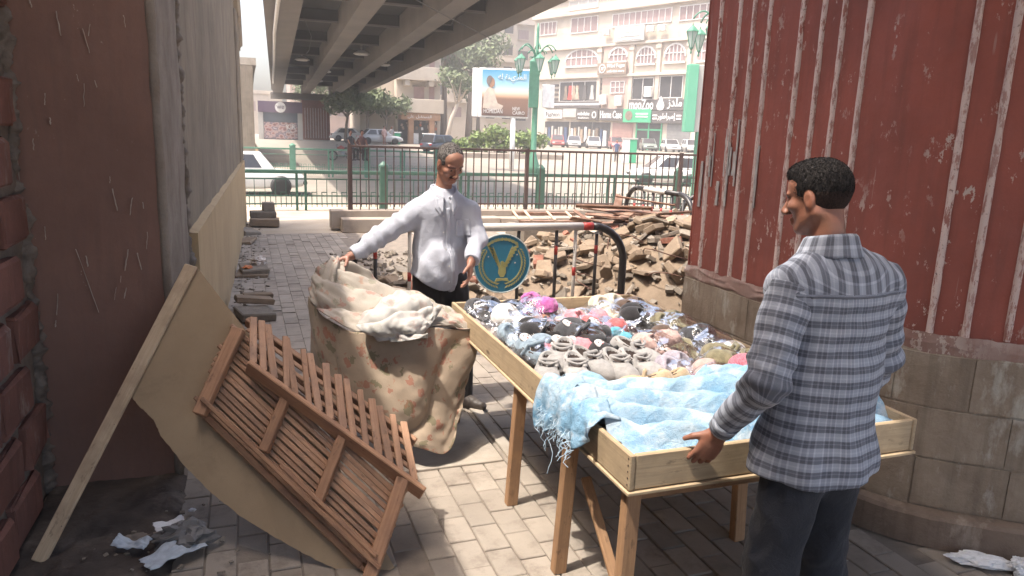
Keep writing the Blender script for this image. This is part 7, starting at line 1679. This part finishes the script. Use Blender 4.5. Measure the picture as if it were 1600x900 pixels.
def street_lamp(label, x, y, zb, h, sc=1.0, a0=0.3):
    root = empty('street_lamp', (x, y, zb), label, 'street lamp', 'ornate green street lamps'); g_ = MB(); g_.smooth = True
    g_.lathe([(0.42*sc, 0), (0.40*sc, 0.5*sc), (0.22*sc, 1.0*sc), (0.2*sc, 1.15*sc), (0.17*sc, 1.2*sc), (0.16*sc, h*0.55), (0.13*sc, h*0.8), (0.17*sc, h*0.81), (0.10*sc, h*0.84), (0.08*sc, h), (0.03, h+0.3)], (x, y, zb), 14); g_.build('pole', M_LGREEN, root)
    for k in range(6):
        a = a0+2*math.pi*k/6; dx, dy = math.cos(a), math.sin(a); g_ = MB(); g_.smooth = True; zt = zb+h*0.80; R_ = 1.05*sc
        g_.tube([(x+dx*R_*t, y+dy*R_*t, zt+0.75*sc*math.sin(t*2.3)) for t in np.linspace(0.05, 1.0, 10)]+[(x+dx*R_*1.08, y+dy*R_*1.08, zt+0.42*sc)], 0.04*sc, 6); g_.tube([(x+dx*R_*(0.35+0.2*math.cos(t)), y+dy*R_*(0.35+0.2*math.cos(t)), zt+0.25*sc+0.2*sc*math.sin(t)) for t in np.linspace(0, 5.2, 12)], 0.03*sc, 5); ar_ = g_.build('scroll_arm', M_LGREEN, root)
        lantern('lantern', root, (x+dx*R_*1.08, y+dy*R_*1.08, zt-0.75*sc), sc*0.82)
    return root
sl1 = street_lamp('ornate green lamp post with hanging lanterns in the middle of the square', 16.0, 41.1, -0.6, 8.2, 1.0)
g = MB(); g.box((15.75, 40.75, 4.5), (0.62, 0.1, 2.6)); g.build('oval_panel', M_LGREEN, sl1, bevel=0.04)
g = MB(); g.box((16.75, 41.0, 3.9), (0.75, 0.12, 1.3)); g.build('side_box', M_WHT, sl1, bevel=0.02)
street_lamp('green lamp post whose lanterns show beside the top of the red pier', 20.35, 29.8, -0.6, 9.0, 1.05, 0.7)
M_SKYP = None
def m_bill():
    t = NT('billboard_print'); v = t.pos('object'); x, y, z = t.sep(v)
    col = t.stops(t.math('ADD', t.math('MULTIPLY', z, 0.36), 0.5), [(0.0, (0.17, 0.11, 0.09)), (0.38, (0.24, 0.14, 0.1)), (0.44, (0.55, 0.36, 0.24)), (0.52, (0.68, 0.6, 0.5)), (0.68, (0.33, 0.55, 0.66)), (1.0, (0.06, 0.27, 0.45))])
    return t.done(col, 0.4)
bbM = frame((15.1, 44.2, 4.1), (0.94, -0.342, 0), (0, 0, 1)); bb = empty('billboard', (15.1, 44.2, -0.6), 'square billboard with a seated figure against a blue sky', 'billboard')
g = MB(); g.box((0, 0, 0), (2.85, 0.02, 2.72)); pn = g.build('poster_print', m_bill()); pn.matrix_basis = bbM @ Matrix.Translation((0.1, 0, 0.17)) @ Euler((math.pi/2*0, 0, 0)).to_matrix().to_4x4() @ Matrix(((1, 0, 0, 0), (0, 0, 1, 0), (0, 1, 0, 0), (0, 0, 0, 1))); adopt(pn, bb)
g = MB(); g.box((0, 0, 0), (3.1, 2.92, 0.3), M=bbM); g.build('case', M_WHT, bb, bevel=0.03)
g = MB(); g.box((-1.75, 0, -0.3), (0.38, 2.9, 0.7), M=bbM); g.build('side_panel', M_WHT, bb, bevel=0.03)  # plain white box along the left edge of the case
g = MB(); g.smooth = True; g.tube([(15.7, 44.0, -0.6), (15.7, 44.0, 2.7)], 0.16, 12); g.build('pole', M_WHT, bb)
M_FIGS = pm('printed_skin', (0.42, 0.24, 0.16), None, 3, 0.5, 0); M_FIGC = pm('printed_cream_clothes', (0.62, 0.52, 0.42), (0.45, 0.38, 0.33), 3, 0.5, 0); M_FIGH = pm('printed_grey_hair', (0.2, 0.17, 0.16), None, 3, 0.5, 0)
def flatp(nm_, pts, m, z=0.19): g_ = MB(); g_.prism(pts, z, z+0.012, M=bbM); g_.build(nm_, m, bb)
flatp('printed_figure', [(-1.25, -0.9), (-1.2, -0.1), (-1.0, 0.25), (-0.85, 0.35), (-0.6, 0.25), (-0.5, -0.2), (-0.35, -0.6), (0.0, -0.75), (-0.1, -0.95), (-0.6, -1.0)], M_FIGC)
flatp('printed_face', [(-0.75+0.2*math.cos(a), 0.62+0.3*math.sin(a)) for a in np.linspace(0, 6.283, 17)[:-1]], M_FIGS, 0.203)
flatp('printed_hair', [(-0.86+0.2*math.cos(a), 0.72+0.3*math.sin(a)) for a in np.linspace(0.6, 4.6, 12)], M_FIGH, 0.217)
text(ar(0xFEDF, 0xFEEA)+' '+ar(0xFE8D, 0xFEDF, 0xFEE4, 0xFEA9, 0xFEF1, 0xFEE8, 0xFE93), bb, M_WHT, bbM @ Matrix.Translation((0.5, 0.9, 0.2)), width=1.7, height=0.5, depth=0.02)
text('HOMEDAN', bb, M_WHT, bbM @ Matrix.Translation((-0.62, -1.08, 0.225)), width=1.15, height=0.26, depth=0.02); text('NEW', bb, M_WHT, bbM @ Matrix.Translation((0.8, -0.9, 0.2)), width=0.45, height=0.2, depth=0.02); text('CAIRO', bb, M_WHT, bbM @ Matrix.Translation((0.95, -1.15, 0.2)), width=0.75, height=0.2, depth=0.02)
lb = empty('light_box', (17.6, 27.2, -0.6), 'tall green-sided advertising box beside the red pier', 'sign')
LBM = frame((17.35, 27.0, 3.38), (0.94, -0.342, 0), (0, 0, 1))
g = MB(); g.box((0, 0, 0), (0.42, 2.7, 0.5), M=LBM); g.build('green_side', M_GRN and pm('faded_green_panel', (0.10, 0.32, 0.20), (0.13, 0.36, 0.24), 0.8, 0.5, 0), lb, bevel=0.02)
g = MB(); g.box((0.55, 0, -0.2), (0.66, 2.68, 0.5), M=LBM); g.build('grey_face', M_GREYM, lb, bevel=0.02)
g = MB(); g.tube([(17.75, 26.9, -0.6), (17.75, 26.9, 2.1)], 0.09, 10); g.build('pole', M_LGREEN, lb)
bt_ = empty('street_booth', (29.5, 54.2, -0.3), 'white and green street booth in front of the parked cars', 'booth')
BM_ = frame((29.45, 54.2, 0), (0.94, -0.342, 0), (0, 0, 1)); gz = ground_z(54.2)
g = MB(); g.box((-0.27, gz+0.95, 0), (0.5, 1.9, 0.9), M=BM_); g.build('white_side', M_WHT, bt_, bevel=0.03); g = MB(); g.box((0.27, gz+0.95, 0), (0.56, 1.86, 0.9), M=BM_); g.build('green_side', M_GRN, bt_, bevel=0.03); g = MB(); g.box((0, gz+1.95, 0), (1.2, 0.1, 1.0), M=BM_); g.build('roof', M_GREYM, bt_)

# ------------------------------------------------------------------ vehicles
def m_paint(name, c): t = NT(name); v = t.pos('object'); m = t.done(t.mix(t.math('MULTIPLY', t.ramp(t.noise(v, 3, 5, .6), .4, .7), 0.5), c, tuple(0.75*x+0.06 for x in c)), 0.32, spec=0.5); t.bsdf.inputs['Coat Weight'].default_value = 0.3; return m
CP = dict(white=m_paint('white_car_paint', (0.62, 0.61, 0.58)), red=m_paint('red_car_paint', (0.36, 0.05, 0.045)), silver=m_paint('silver_car_paint', (0.4, 0.4, 0.4)), olive=m_paint('grey_green_car_paint', (0.16, 0.19, 0.16)), dark=m_paint('dark_blue_car_paint', (0.04, 0.05, 0.07)), rose=m_paint('dull_red_car_paint', (0.42, 0.13, 0.12)))
M_TYRE = pm('tyre_rubber', (0.025, 0.024, 0.023), None, 10, 0.85, 0); M_RIM = pm('steel_rim', (0.35, 0.34, 0.33), None, 5, 0.4, 0, metal=0.6); M_LIGHT = pm('headlight_glass', (0.6, 0.58, 0.52), None, 5, 0.2, 0); M_TAIL = pm('tail_light', (0.4, 0.03, 0.03), None, 5, 0.3, 0); M_BUMP = pm('black_bumper', (0.05, 0.05, 0.05), None, 5, 0.5, 0)
CARM = {}
def car(label, loc, rz, paint, style='sedan', detail=True):
    """parked car: body with wheel arches, glazed cabin, wheels, lamps; front towards +x"""
    key = (paint, style); root = empty('parked_car', loc, label, 'car', 'cars parked around the square', rz)
    L, W, H = (4.05, 1.60, 1.42) if style == 'box' else ((4.3, 1.70, 1.45) if style == 'sedan' else (3.8, 1.66, 1.5))
    if key not in CARM:
        bz = 0.88 if style != 'box' else 0.86; hood = 0.80 if style == 'box' else 0.78; parts = []
        st = [(-L/2, 0.80, 0.42, 0.70), (-L/2+0.12, 0.90, 0.30, bz-0.06), (-L/2+0.7, 0.98, 0.24, bz), (-0.6, 1.0, 0.22, bz), (0.5, 1.0, 0.22, bz), (L/2-1.15, 0.99, 0.24, bz-0.01), (L/2-0.35, 0.95, 0.26, hood), (L/2-0.08, 0.90, 0.32, hood-0.10), (L/2, 0.84, 0.40, hood-0.2)]
        if style == 'hatch': st[0] = (-L/2, 0.86, 0.40, 0.84)
        b_ = MB(); b_.smooth = True; vs = []
        for x, w, z0, z1 in st:
            w *= W/2; r_ = 0.10
            for y, z in ((-w+r_, z0), (-w, z0+r_), (-w*1.0, (z0+z1)/2+0.05), (-w*0.985, z1-r_*0.6), (-w+r_, z1), (0, z1+0.025), (w-r_, z1), (w*0.985, z1-r_*0.6), (w, (z0+z1)/2+0.05), (w, z0+r_), (w-r_, z0)): vs.append((x, y, z))
        m = 11; b_.add(vs, [(i*m+j, i*m+(j+1) % m, (i+1)*m+(j+1) % m, (i+1)*m+j) for i in range(len(st)-1) for j in range(m)]+[tuple(range(m)), tuple(range((len(st))*m-1, (len(st)-1)*m-1, -1))])
        parts.append(('body', b_.mesh('body', CP[paint])))
        ra, rb_, fa, fb = {'sedan': (-1.75, -1.15, 0.35, 1.15), 'box': (-1.5, -1.15, 0.62, 1.08), 'hatch': (-1.8, -1.5, 0.3, 1.05)}[style]
        c_ = MB(); c_.smooth = False; w0, w1 = W/2*0.95, W/2*0.80; z0 = bz-0.02
        V8 = [(ra, -w0, z0), (fb, -w0, z0), (fb, w0, z0), (ra, w0, z0), (rb_, -w1, H), (fa, -w1, H), (fa, w1, H), (rb_, w1, H)]
        c_.add(V8, ((0,3,2,1),(4,5,6,7),(0,1,5,4),(1,2,6,5),(2,3,7,6),(3,0,4,7))); parts.append(('cabin', c_.mesh('cabin', CP[paint], bevel=0.05, seg=2)))
        def lerp(a, b, t): return Vector(a)*(1-t)+Vector(b)*t
        def pane(q, off): # quad inset on a cabin face
            q = [Vector(p) for p in q]; n = (q[1]-q[0]).cross(q[3]-q[0]).normalized(); cc = sum(q, Vector())/4; n = n if n.dot(cc-Vector((0, 0, 1.1))) > 0 else -n
            q2 = [cc+(p-cc)*0.9+n*off for p in q]; mb = MB(); mb.add(q2+[p-n*0.03 for p in q2], BF); return mb.mesh('window', M_GLASSD)
        for s in (0, 1):
            b0, b1, t0, t1 = (V8[0], V8[1], V8[4], V8[5]) if s == 0 else (V8[3], V8[2], V8[7], V8[6])
            for u0, u1 in ((0.06, 0.46), (0.5, 0.86)): parts.append(('window', pane([lerp(lerp(b0, b1, u0), lerp(t0, t1, u0), 0.1), lerp(lerp(b0, b1, u1), lerp(t0, t1, u1), 0.1), lerp(lerp(b0, b1, u1), lerp(t0, t1, u1), 0.92), lerp(lerp(b0, b1, u0), lerp(t0, t1, u0), 0.92)], 0.006)))
        parts.append(('windscreen', pane([V8[1], V8[2], V8[6], V8[5]], 0.008))); parts.append(('rear_window', pane([V8[0], V8[3], V8[7], V8[4]], 0.008)))
        for s in (-1, 1):
            mb = MB(); mb.box((L/2-0.04, s*W*0.34, hood-0.22), (0.10, 0.30, 0.16)); parts.append(('headlight', mb.mesh('headlight', M_LIGHT, bevel=0.02)))
            mb = MB(); mb.box((-L/2+0.04, s*W*0.34, 0.70), (0.10, 0.30, 0.16)); parts.append(('tail_light', mb.mesh('tail_light', M_TAIL, bevel=0.02)))
        for x in (L/2+0.0, -L/2-0.0): mb = MB(); mb.box((x, 0, 0.43), (0.14, W*0.94, 0.14)); parts.append(('bumper', mb.mesh('bumper', M_BUMP if style == 'box' else CP[paint], bevel=0.03)))
        mb = MB(); mb.box((L/2-0.01, 0, hood-0.22), (0.06, W*0.44, 0.14)); parts.append(('grille', mb.mesh('grille', M_BUMP)))
        tm = MB(); tm.smooth = True; RM = Euler((math.pi/2, 0, 0)).to_matrix().to_4x4(); tm.lathe([(0.17, -0.1), (0.29, -0.1), (0.305, -0.07), (0.305, 0.07), (0.29, 0.1), (0.17, 0.1)], (0, 0, 0), 22, M=RM); tyre = tm.mesh('tyre', M_TYRE)
        rm = MB(); rm.lathe([(0.02, 0.085), (0.08, 0.07), (0.18, 0.095), (0.18, -0.095), (0.08, -0.07), (0.02, -0.085)], (0, 0, 0), 16, M=RM); rim = rm.mesh('rim', M_RIM)
        am = MB(); am.smooth = True; am.lathe([(0.345, -0.012), (0.345, 0.012)], (0, 0, 0), 22, M=RM); arch = am.mesh('wheel_arch', M_BUMP)
        CARM[key] = (parts, tyre, rim, arch)
    parts, tyre, rim, arch = CARM[key]
    for n_, me_ in parts: c = bpy.data.objects.new(n_, me_); COL.objects.link(c); c.parent = root
    for x in (-L/2+0.78, L/2-0.80):
        for s in (-1, 1):
            a_ = bpy.data.objects.new('wheel_arch', arch); COL.objects.link(a_); a_.parent = root; a_.location = (x, s*(W/2-0.004), 0.32)
            t_ = bpy.data.objects.new('wheel', tyre); COL.objects.link(t_); t_.parent = root; t_.location = (x, s*(W/2-0.085), 0.305)
            r_ = bpy.data.objects.new('rim', rim); COL.objects.link(r_); r_.parent = t_
    return root
gz_ = ground_z
car('boxy old white saloon on the road beyond the street railing', (-0.12, 27.0, -0.6), 0.0, 'white', 'box')
car('white hatchback passing behind the railing near the red pier', (20.2, 33.2, -0.62), rad(160), 'white', 'hatch')
for (lb_, x, y, rz, c, stl) in (('red parked car at the left end of the row before the shops', 36.6, 86.0, -1.9, 'red', 'hatch'), ('silver parked car second in the row before the shops', 38.5, 85.2, -1.95, 'silver', 'sedan'), ('white parked car third in the row before the shops', 40.8, 84.4, -1.95, 'white', 'sedan'),
    ('dull red parked car behind the street booth', 43.3, 83.2, -1.9, 'rose', 'hatch'), ('grey-green parked car right of the street booth', 44.6, 77.6, -1.95, 'olive', 'sedan'), ('white parked saloon second from the right in the row', 47.0, 76.6, -1.9, 'white', 'sedan'), ('white parked car at the right end of the row by the light box', 49.2, 75.6, -1.9, 'white', 'hatch'),
    ('silver car by the shade trees behind the far railing', 12.6, 74.5, 0.1, 'silver', 'sedan'), ('dark car in front of the corner building', 15.6, 61.0, 0.5, 'dark', 'hatch'), ('pale car far down the street behind the trees', 11.0, 84, 0.0, 'white', 'sedan')):
    car(lb_, (x, y, gz_(y)), rz, c, stl)
# motorcycle by the far railing
mo = empty('motorcycle', (6.05, 50.5, gz_(50.5)), 'dark red motorcycle parked behind the seated men', 'motorcycle'); z0 = gz_(50.5)
def mo_(n_, fn, m): g_ = MB(); g_.smooth = True; fn(g_); return g_.build(n_, m, mo)
for x in (5.45, 6.65):
    w_ = mo_('wheel', lambda g_: g_.tube([(x+0.29*math.cos(a), 50.5, z0+0.31+0.29*math.sin(a)) for a in np.linspace(0, 6.283, 21)[:-1]], 0.05, 6, closed=True), M_TYRE)
    g_ = MB(); g_.tube([(x+0.2*math.cos(a), 50.5, z0+0.31+0.2*math.sin(a)) for a in np.linspace(0, 6.283, 13)[:-1]], 0.015, 4, closed=True); g_.build('rim', M_RIM, w_)
mo_('tank', lambda g_: g_.tube([(5.75, 50.5, z0+0.78), (6.0, 50.5, z0+0.85), (6.25, 50.5, z0+0.78)], [0.08, 0.15, 0.08], 10), CP['red']); mo_('seat', lambda g_: g_.tube([(6.2, 50.5, z0+0.78), (6.5, 50.5, z0+0.8), (6.85, 50.5, z0+0.84)], [0.1, 0.12, 0.08], 8), M_BUMP)
mo_('engine', lambda g_: g_.box((6.0, 50.5, z0+0.42), (0.45, 0.3, 0.4)), M_RIM); mo_('fork', lambda g_: g_.tube([(5.45, 50.5, z0+0.31), (5.72, 50.5, z0+1.0)], 0.03, 6), M_RIM); mo_('handlebar', lambda g_: g_.tube([(5.75, 50.15, z0+1.02), (5.7, 50.5, z0+1.0), (5.75, 50.85, z0+1.02)], 0.02, 6), M_BUMP); mo_('frame', lambda g_: g_.tube([(5.7, 50.5, z0+0.9), (6.1, 50.5, z0+0.55), (6.65, 50.5, z0+0.31)], 0.03, 6), M_BUMP)

# ------------------------------------------------------------------ people in the distance
def far_person(label, x, y, z, rz, shirt, trouser, sit=False, skin=M_SKIN2, h=1.70, group=None):
    """small standing or seated figure; faces local -y"""
    k = h/1.7; v = 0.018; s = SDF(np.arange(-0.32, 0.33, v), np.arange(-0.6, 0.25, v), np.arange(-0.05, 1.8, v)); zs_ = 0.0
    hip = 0.88 if not sit else 0.50; sh_ = hip+0.52; hd = sh_+0.27
    s.ell((0, -0.01, hd), (0.078, 0.098, 0.115), 0.01); s.cone((0, 0.01, hd-0.1), (0, 0.01, sh_), 0.05, 0.06, 0.03)
    hands = ((-0.25, -0.05, hip-0.02), (0.25, -0.05, hip-0.02)) if not sit else ((-0.16, -0.30, hip+0.12), (0.16, -0.30, hip+0.12))
    for q in hands: s.ell(q, (0.035, 0.04, 0.07), 0.01)
    s.cone((0, 0, sh_), (0, 0, hip), 0.09, 0.09, 0.03)
    for q, sx in zip(hands, (-1, 1)): s.cone((sx*0.17, 0, sh_-0.04), q, 0.035, 0.03, 0.03)
    body = link('person', s.mesh('person', skin, 0, lambda m_, P: color_attr(m_, P, lambda Q: np.ones((len(Q), 3)))))
    hr = SDF(np.arange(-0.12, 0.13, v), np.arange(-0.14, 0.15, v), np.arange(hd-0.1, hd+0.16, v)); hr.ell((0, 0.012, hd+0.02), (0.086, 0.104, 0.112), 0.01); hr.ell((0, -0.11, hd-0.05), (0.1, 0.07, 0.1), 0.01, sub=True); link('hair', hr.mesh('hair', M_HAIR2, 0), body)
    t_ = SDF(np.arange(-0.36, 0.37, v), np.arange(-0.5, 0.25, v), np.arange(hip-0.2, sh_+0.15, v)); t_.cone((0, 0, sh_-0.06), (0, 0, hip-0.06), 0.165, 0.165, 0.03, flat=((0, 1, 0), 0.66)); t_.cone((0, 0, sh_), (0, 0, sh_), 0.09, 0.09, 0.06)
    for q, sx in zip(hands, (-1, 1)):
        el = (sx*0.24, 0.03, (sh_+q[2])/2+0.02); t_.cone((sx*0.16, 0, sh_-0.03), el, 0.062, 0.05, 0.03); t_.cone(el, tuple(0.85*a+0.15*b for a, b in zip(q, el)), 0.05, 0.04, 0.02)
    link('shirt', t_.mesh('shirt', shirt, 1), body)
    g_ = SDF(np.arange(-0.26, 0.27, v), np.arange(-0.62, 0.24, v), np.arange(-0.02, hip+0.16, v)); g_.cone((0, 0, hip+0.06), (0, 0, hip-0.02), 0.155, 0.16, 0.03, flat=((0, 1, 0), 0.68))
    for sx in (-1, 1):
        if sit: g_.cone((sx*0.09, 0, hip-0.02), (sx*0.11, -0.42, hip), 0.09, 0.07, 0.03); g_.cone((sx*0.11, -0.42, hip), (sx*0.10, -0.40, 0.06), 0.065, 0.055, 0.02)
        else: g_.cone((sx*0.085, 0, hip-0.04), (sx*0.09, -0.02, 0.46), 0.088, 0.066, 0.03); g_.cone((sx*0.09, -0.02, 0.46), (sx*0.09, 0.0, 0.06), 0.064, 0.055, 0.02)
        g_.cone((sx*0.10, -0.40 if sit else 0.02, 0.035), (sx*0.11, -0.55 if sit else -0.14, 0.03), 0.045, 0.04, 0.02)
    link('trousers', g_.mesh('trousers', trouser, 1), body)
    body.location = (x, y, z); body.rotation_euler = (0, 0, rz); body.scale = (k, k, k); tag(body, label, 'person', group)
    for ch in body.children: ch.matrix_parent_inverse = Matrix.Identity(4)
    return body
def m_plain(n_, c): return pm(n_, c, None, 8, 0.9, 0)
far_person('man in dark clothes seated on the far railing, nearer the motorcycle', 4.75, 36.25, 0.22, 0.5, m_plain('charcoal_cloth', (0.05, 0.045, 0.045)), M_BLKTR, True, group='men seated on the far railing')
far_person('man in dark maroon top seated on the far railing, right of his companion', 5.3, 36.25, 0.22, 0.2, m_plain('maroon_cloth', (0.12, 0.05, 0.045)), M_BLKTR, True, group='men seated on the far railing')
far_person('person in navy clothes standing left of the street booth', 29.0, 55.5, gz_(55.5), -0.6, M_BLUC, M_BLKTR)
far_person('person in pale pink top walking past the shade trees', 12.9, 73.5, gz_(73.5), 0.4, m_plain('pale_pink_cloth', (0.6, 0.4, 0.36)), m_plain('rust_cloth', (0.3, 0.16, 0.12)))
far_person('person in grey top standing under the shade trees', 13.9, 75, gz_(75), 0.1, m_plain('mid_grey_cloth', (0.25, 0.24, 0.24)), M_BLKTR)
for (lb_, x, y, m) in (('small green kiosk under the shade trees', 14.3, 75.5, M_GRN), ('pale blue kiosk at the corner shop', 16.9, 71.5, pm('pale_blue_panel', (0.25, 0.45, 0.55), None, 3, 0.6, 0))):
    k_ = empty('kiosk', (x, y, gz_(y)), lb_, 'kiosk', 'small kiosks at the corner'); zz_ = gz_(y)
    g = MB(); g.bx(x-0.5, x+0.5, y-0.4, y+0.4, zz_, zz_+1.15); g.build('cabinet', m, k_, bevel=0.03); g = MB(); g.bx(x-0.58, x+0.58, y-0.48, y+0.48, zz_+1.15, zz_+1.25); g.build('counter', M_WHT, k_)

# ------------------------------------------------------------------ trees and shrubs
def m_leaf(name, a, b): t = NT(name); col = t.vary(t.mix(t.ramp(t.noise(t.pos(), 1.2, 3), .35, .65), a, b), 0.3); m = t.done(col, 0.6, spec=0.3); return m
M_LEAF = m_leaf('dusty_leaves', (0.10, 0.13, 0.06), (0.14, 0.16, 0.085)); M_LEAF2 = m_leaf('fresh_leaves', (0.12, 0.18, 0.05), (0.17, 0.21, 0.07)); M_BARK = pm('grey_brown_bark', (0.24, 0.19, 0.15), (0.17, 0.13, 0.1), 3, 0.9, 0.3, 20, stretch=(1, 1, 0.2)); M_WBARK = pm('whitewashed_bark', (0.5, 0.42, 0.34), (0.4, 0.33, 0.26), 2, 0.9, 0.2, 20)
def crown_mesh(seed, blobs, n, size, mat):
    rr = random.Random(seed); g_ = MB()
    for i in range(n):
        c, r_ = rr.choice(blobs); d = Vector((rr.gauss(0, 1), rr.gauss(0, 1), rr.gauss(0, 1))).normalized(); q = r_*(0.55+0.5*rr.random()); p = Vector(c)+Vector((d.x*q, d.y*q, d.z*q*0.8)); p += Vector((rr.gauss(0, .15), rr.gauss(0, .15), rr.gauss(0, .15)))
        nrm = (d+Vector((rr.gauss(0, .6), rr.gauss(0, .6), rr.gauss(0, .6)))).normalized(); t1 = nrm.orthogonal().normalized(); t1 = (t1*math.cos(i)+nrm.cross(t1)*math.sin(i)); t2 = nrm.cross(t1); s = size*rr.uniform(.6, 1.3)
        g_.add([p-t1*s, p-t2*s*0.45+nrm*s*0.12, p+t1*s, p+t2*s*0.45+nrm*s*0.12], [(0, 1, 2, 3)])
    return g_.mesh('crown', mat, fix=False)
def tree(label, x, y, h, cr, seed, n=1500, leaf=M_LEAF, bark=M_BARK, lean=(0, 0), name='shade_tree', size=0.26, low=0.45):
    z = gz_(y); root = empty(name, (x, y, z), label, 'tree', 'trees around the square'); rr = random.Random(seed); g_ = MB(); g_.smooth = True
    top = Vector((x+lean[0], y+lean[1], z+h*0.62)); mid = Vector((x+lean[0]*0.35, y+lean[1]*0.35, z+h*0.32)); g_.tube([(x, y, z-0.1), mid, top], [h*0.035, h*0.026, h*0.016], 9); blobs = []
    for k in range(7):
        a = 2*math.pi*k/7+rr.uniform(-.3, .3); ln = cr*rr.uniform(0.5, 1.0); e = top+Vector((ln*math.cos(a), ln*math.sin(a), h*rr.uniform(0.02, 0.33))); st_ = mid.lerp(top, rr.uniform(0.4, 1)); g_.tube([st_, st_.lerp(e, 0.5)+Vector((0, 0, 0.15*h*0.3)), e], [h*0.013, h*0.009, h*0.004], 6); blobs.append((e, cr*rr.uniform(0.28, 0.5))); blobs.append((st_.lerp(e, 0.6)+Vector((rr.uniform(-.4, .4), rr.uniform(-.4, .4), h*0.08)), cr*rr.uniform(0.25, 0.4)))
    g_.build('trunk', bark, root); link('crown', crown_mesh(seed, blobs, n, size, leaf), root); return root
tree('hazy spreading tree nearest the far pier', 10.2, 82, 5.6, 2.6, 1, 2000, lean=(0.4, 0)); tree('hazy tree between the far pier and the corner building', 12.3, 80, 5.8, 2.6, 2, 1900); tree('hazy tree close to the left side of the corner shop', 14.2, 79.5, 5.2, 2.2, 12, 1500); tree('tall hazy tree behind the corner building', 19, 104, 13, 4.5, 3, 1300)
tree('pale leaning tree at the right side of the corner building', 20.0, 77.0, 8.5, 2.6, 4, 900, bark=M_WBARK, lean=(1.6, 0)); tree('tall rough-barked tree left of the billboard', 24.5, 84, 13, 3.6, 5, 2200, lean=(0.3, 0), size=0.32); tree('second tall tree with thin crown left of the billboard', 22.6, 88, 14, 3.2, 6, 1600, size=0.3)
tree('small hazy tree behind the motorcycle', 8.6, 104, 8, 3.2, 7, 900); tree('dusty tree behind the billboard', 27.5, 90, 9, 3.4, 8, 1400)
def shrub(label, x, y, r_, h, seed, n=700, leaf=M_LEAF2):
    z = gz_(y); root = empty('shrub', (x, y, z), label, 'shrub', 'shrubs along the square'); rr = random.Random(seed); blobs = [((x+rr.uniform(-.6, .6)*r_, y+rr.uniform(-.5, .5)*r_, z+h*rr.uniform(0.3, 0.8)), r_*rr.uniform(0.3, 0.5)) for _ in range(7)]
    g_ = MB(); [g_.tube([(x+rr.uniform(-.2, .2), y, z), b[0]], 0.03, 5) for b in blobs[:4]]; g_.build('stem', M_BARK, root); link('foliage', crown_mesh(seed, blobs, n, 0.2, leaf), root)
for i, (x, y, r_, h, w) in enumerate(((18.3, 58.6, 1.3, 1.9, 'leftmost bright shrub under the billboard'), (19.6, 58.4, 1.5, 2.5, 'tallest bright shrub under the billboard'), (21.0, 57.8, 1.4, 2.1, 'bright shrub left of the lamp post'), (22.2, 57.3, 1.3, 2.2, 'bright shrub right behind the lamp post'), (16.9, 59.2, 1.0, 1.2, 'low shrub at the left end of the green bed'))): shrub(w, x, y, r_, h, 20+i)
g = MB(); g.bx(15.8, 24.5, 56.0, 60.5, -0.6, 0.12); tag(g.build('planting_bed', M_KERB, bevel=0.03), 'low raised planting bed under the shrubs', kind='structure')

# ------------------------------------------------------------------ dusty air
M_HAZE = bpy.data.materials.new('dusty_air'); M_HAZE.use_nodes = True; nt = M_HAZE.node_tree; nt.nodes.clear(); vo = nt.nodes.new('ShaderNodeVolumePrincipled'); vo.inputs['Color'].default_value = (1.0, 0.95, 0.9, 1); vo.inputs['Density'].default_value = 0.0026; vo.inputs['Anisotropy'].default_value = 0.2
oo = nt.nodes.new('ShaderNodeOutputMaterial'); nt.links.new(vo.outputs[0], oo.inputs['Volume'])
g = MB(); g.bx(-80, 90, -12, 175, -2.0, 36); hz = g.build('haze', M_HAZE); tag(hz, 'pale dusty air over the square', kind='stuff')
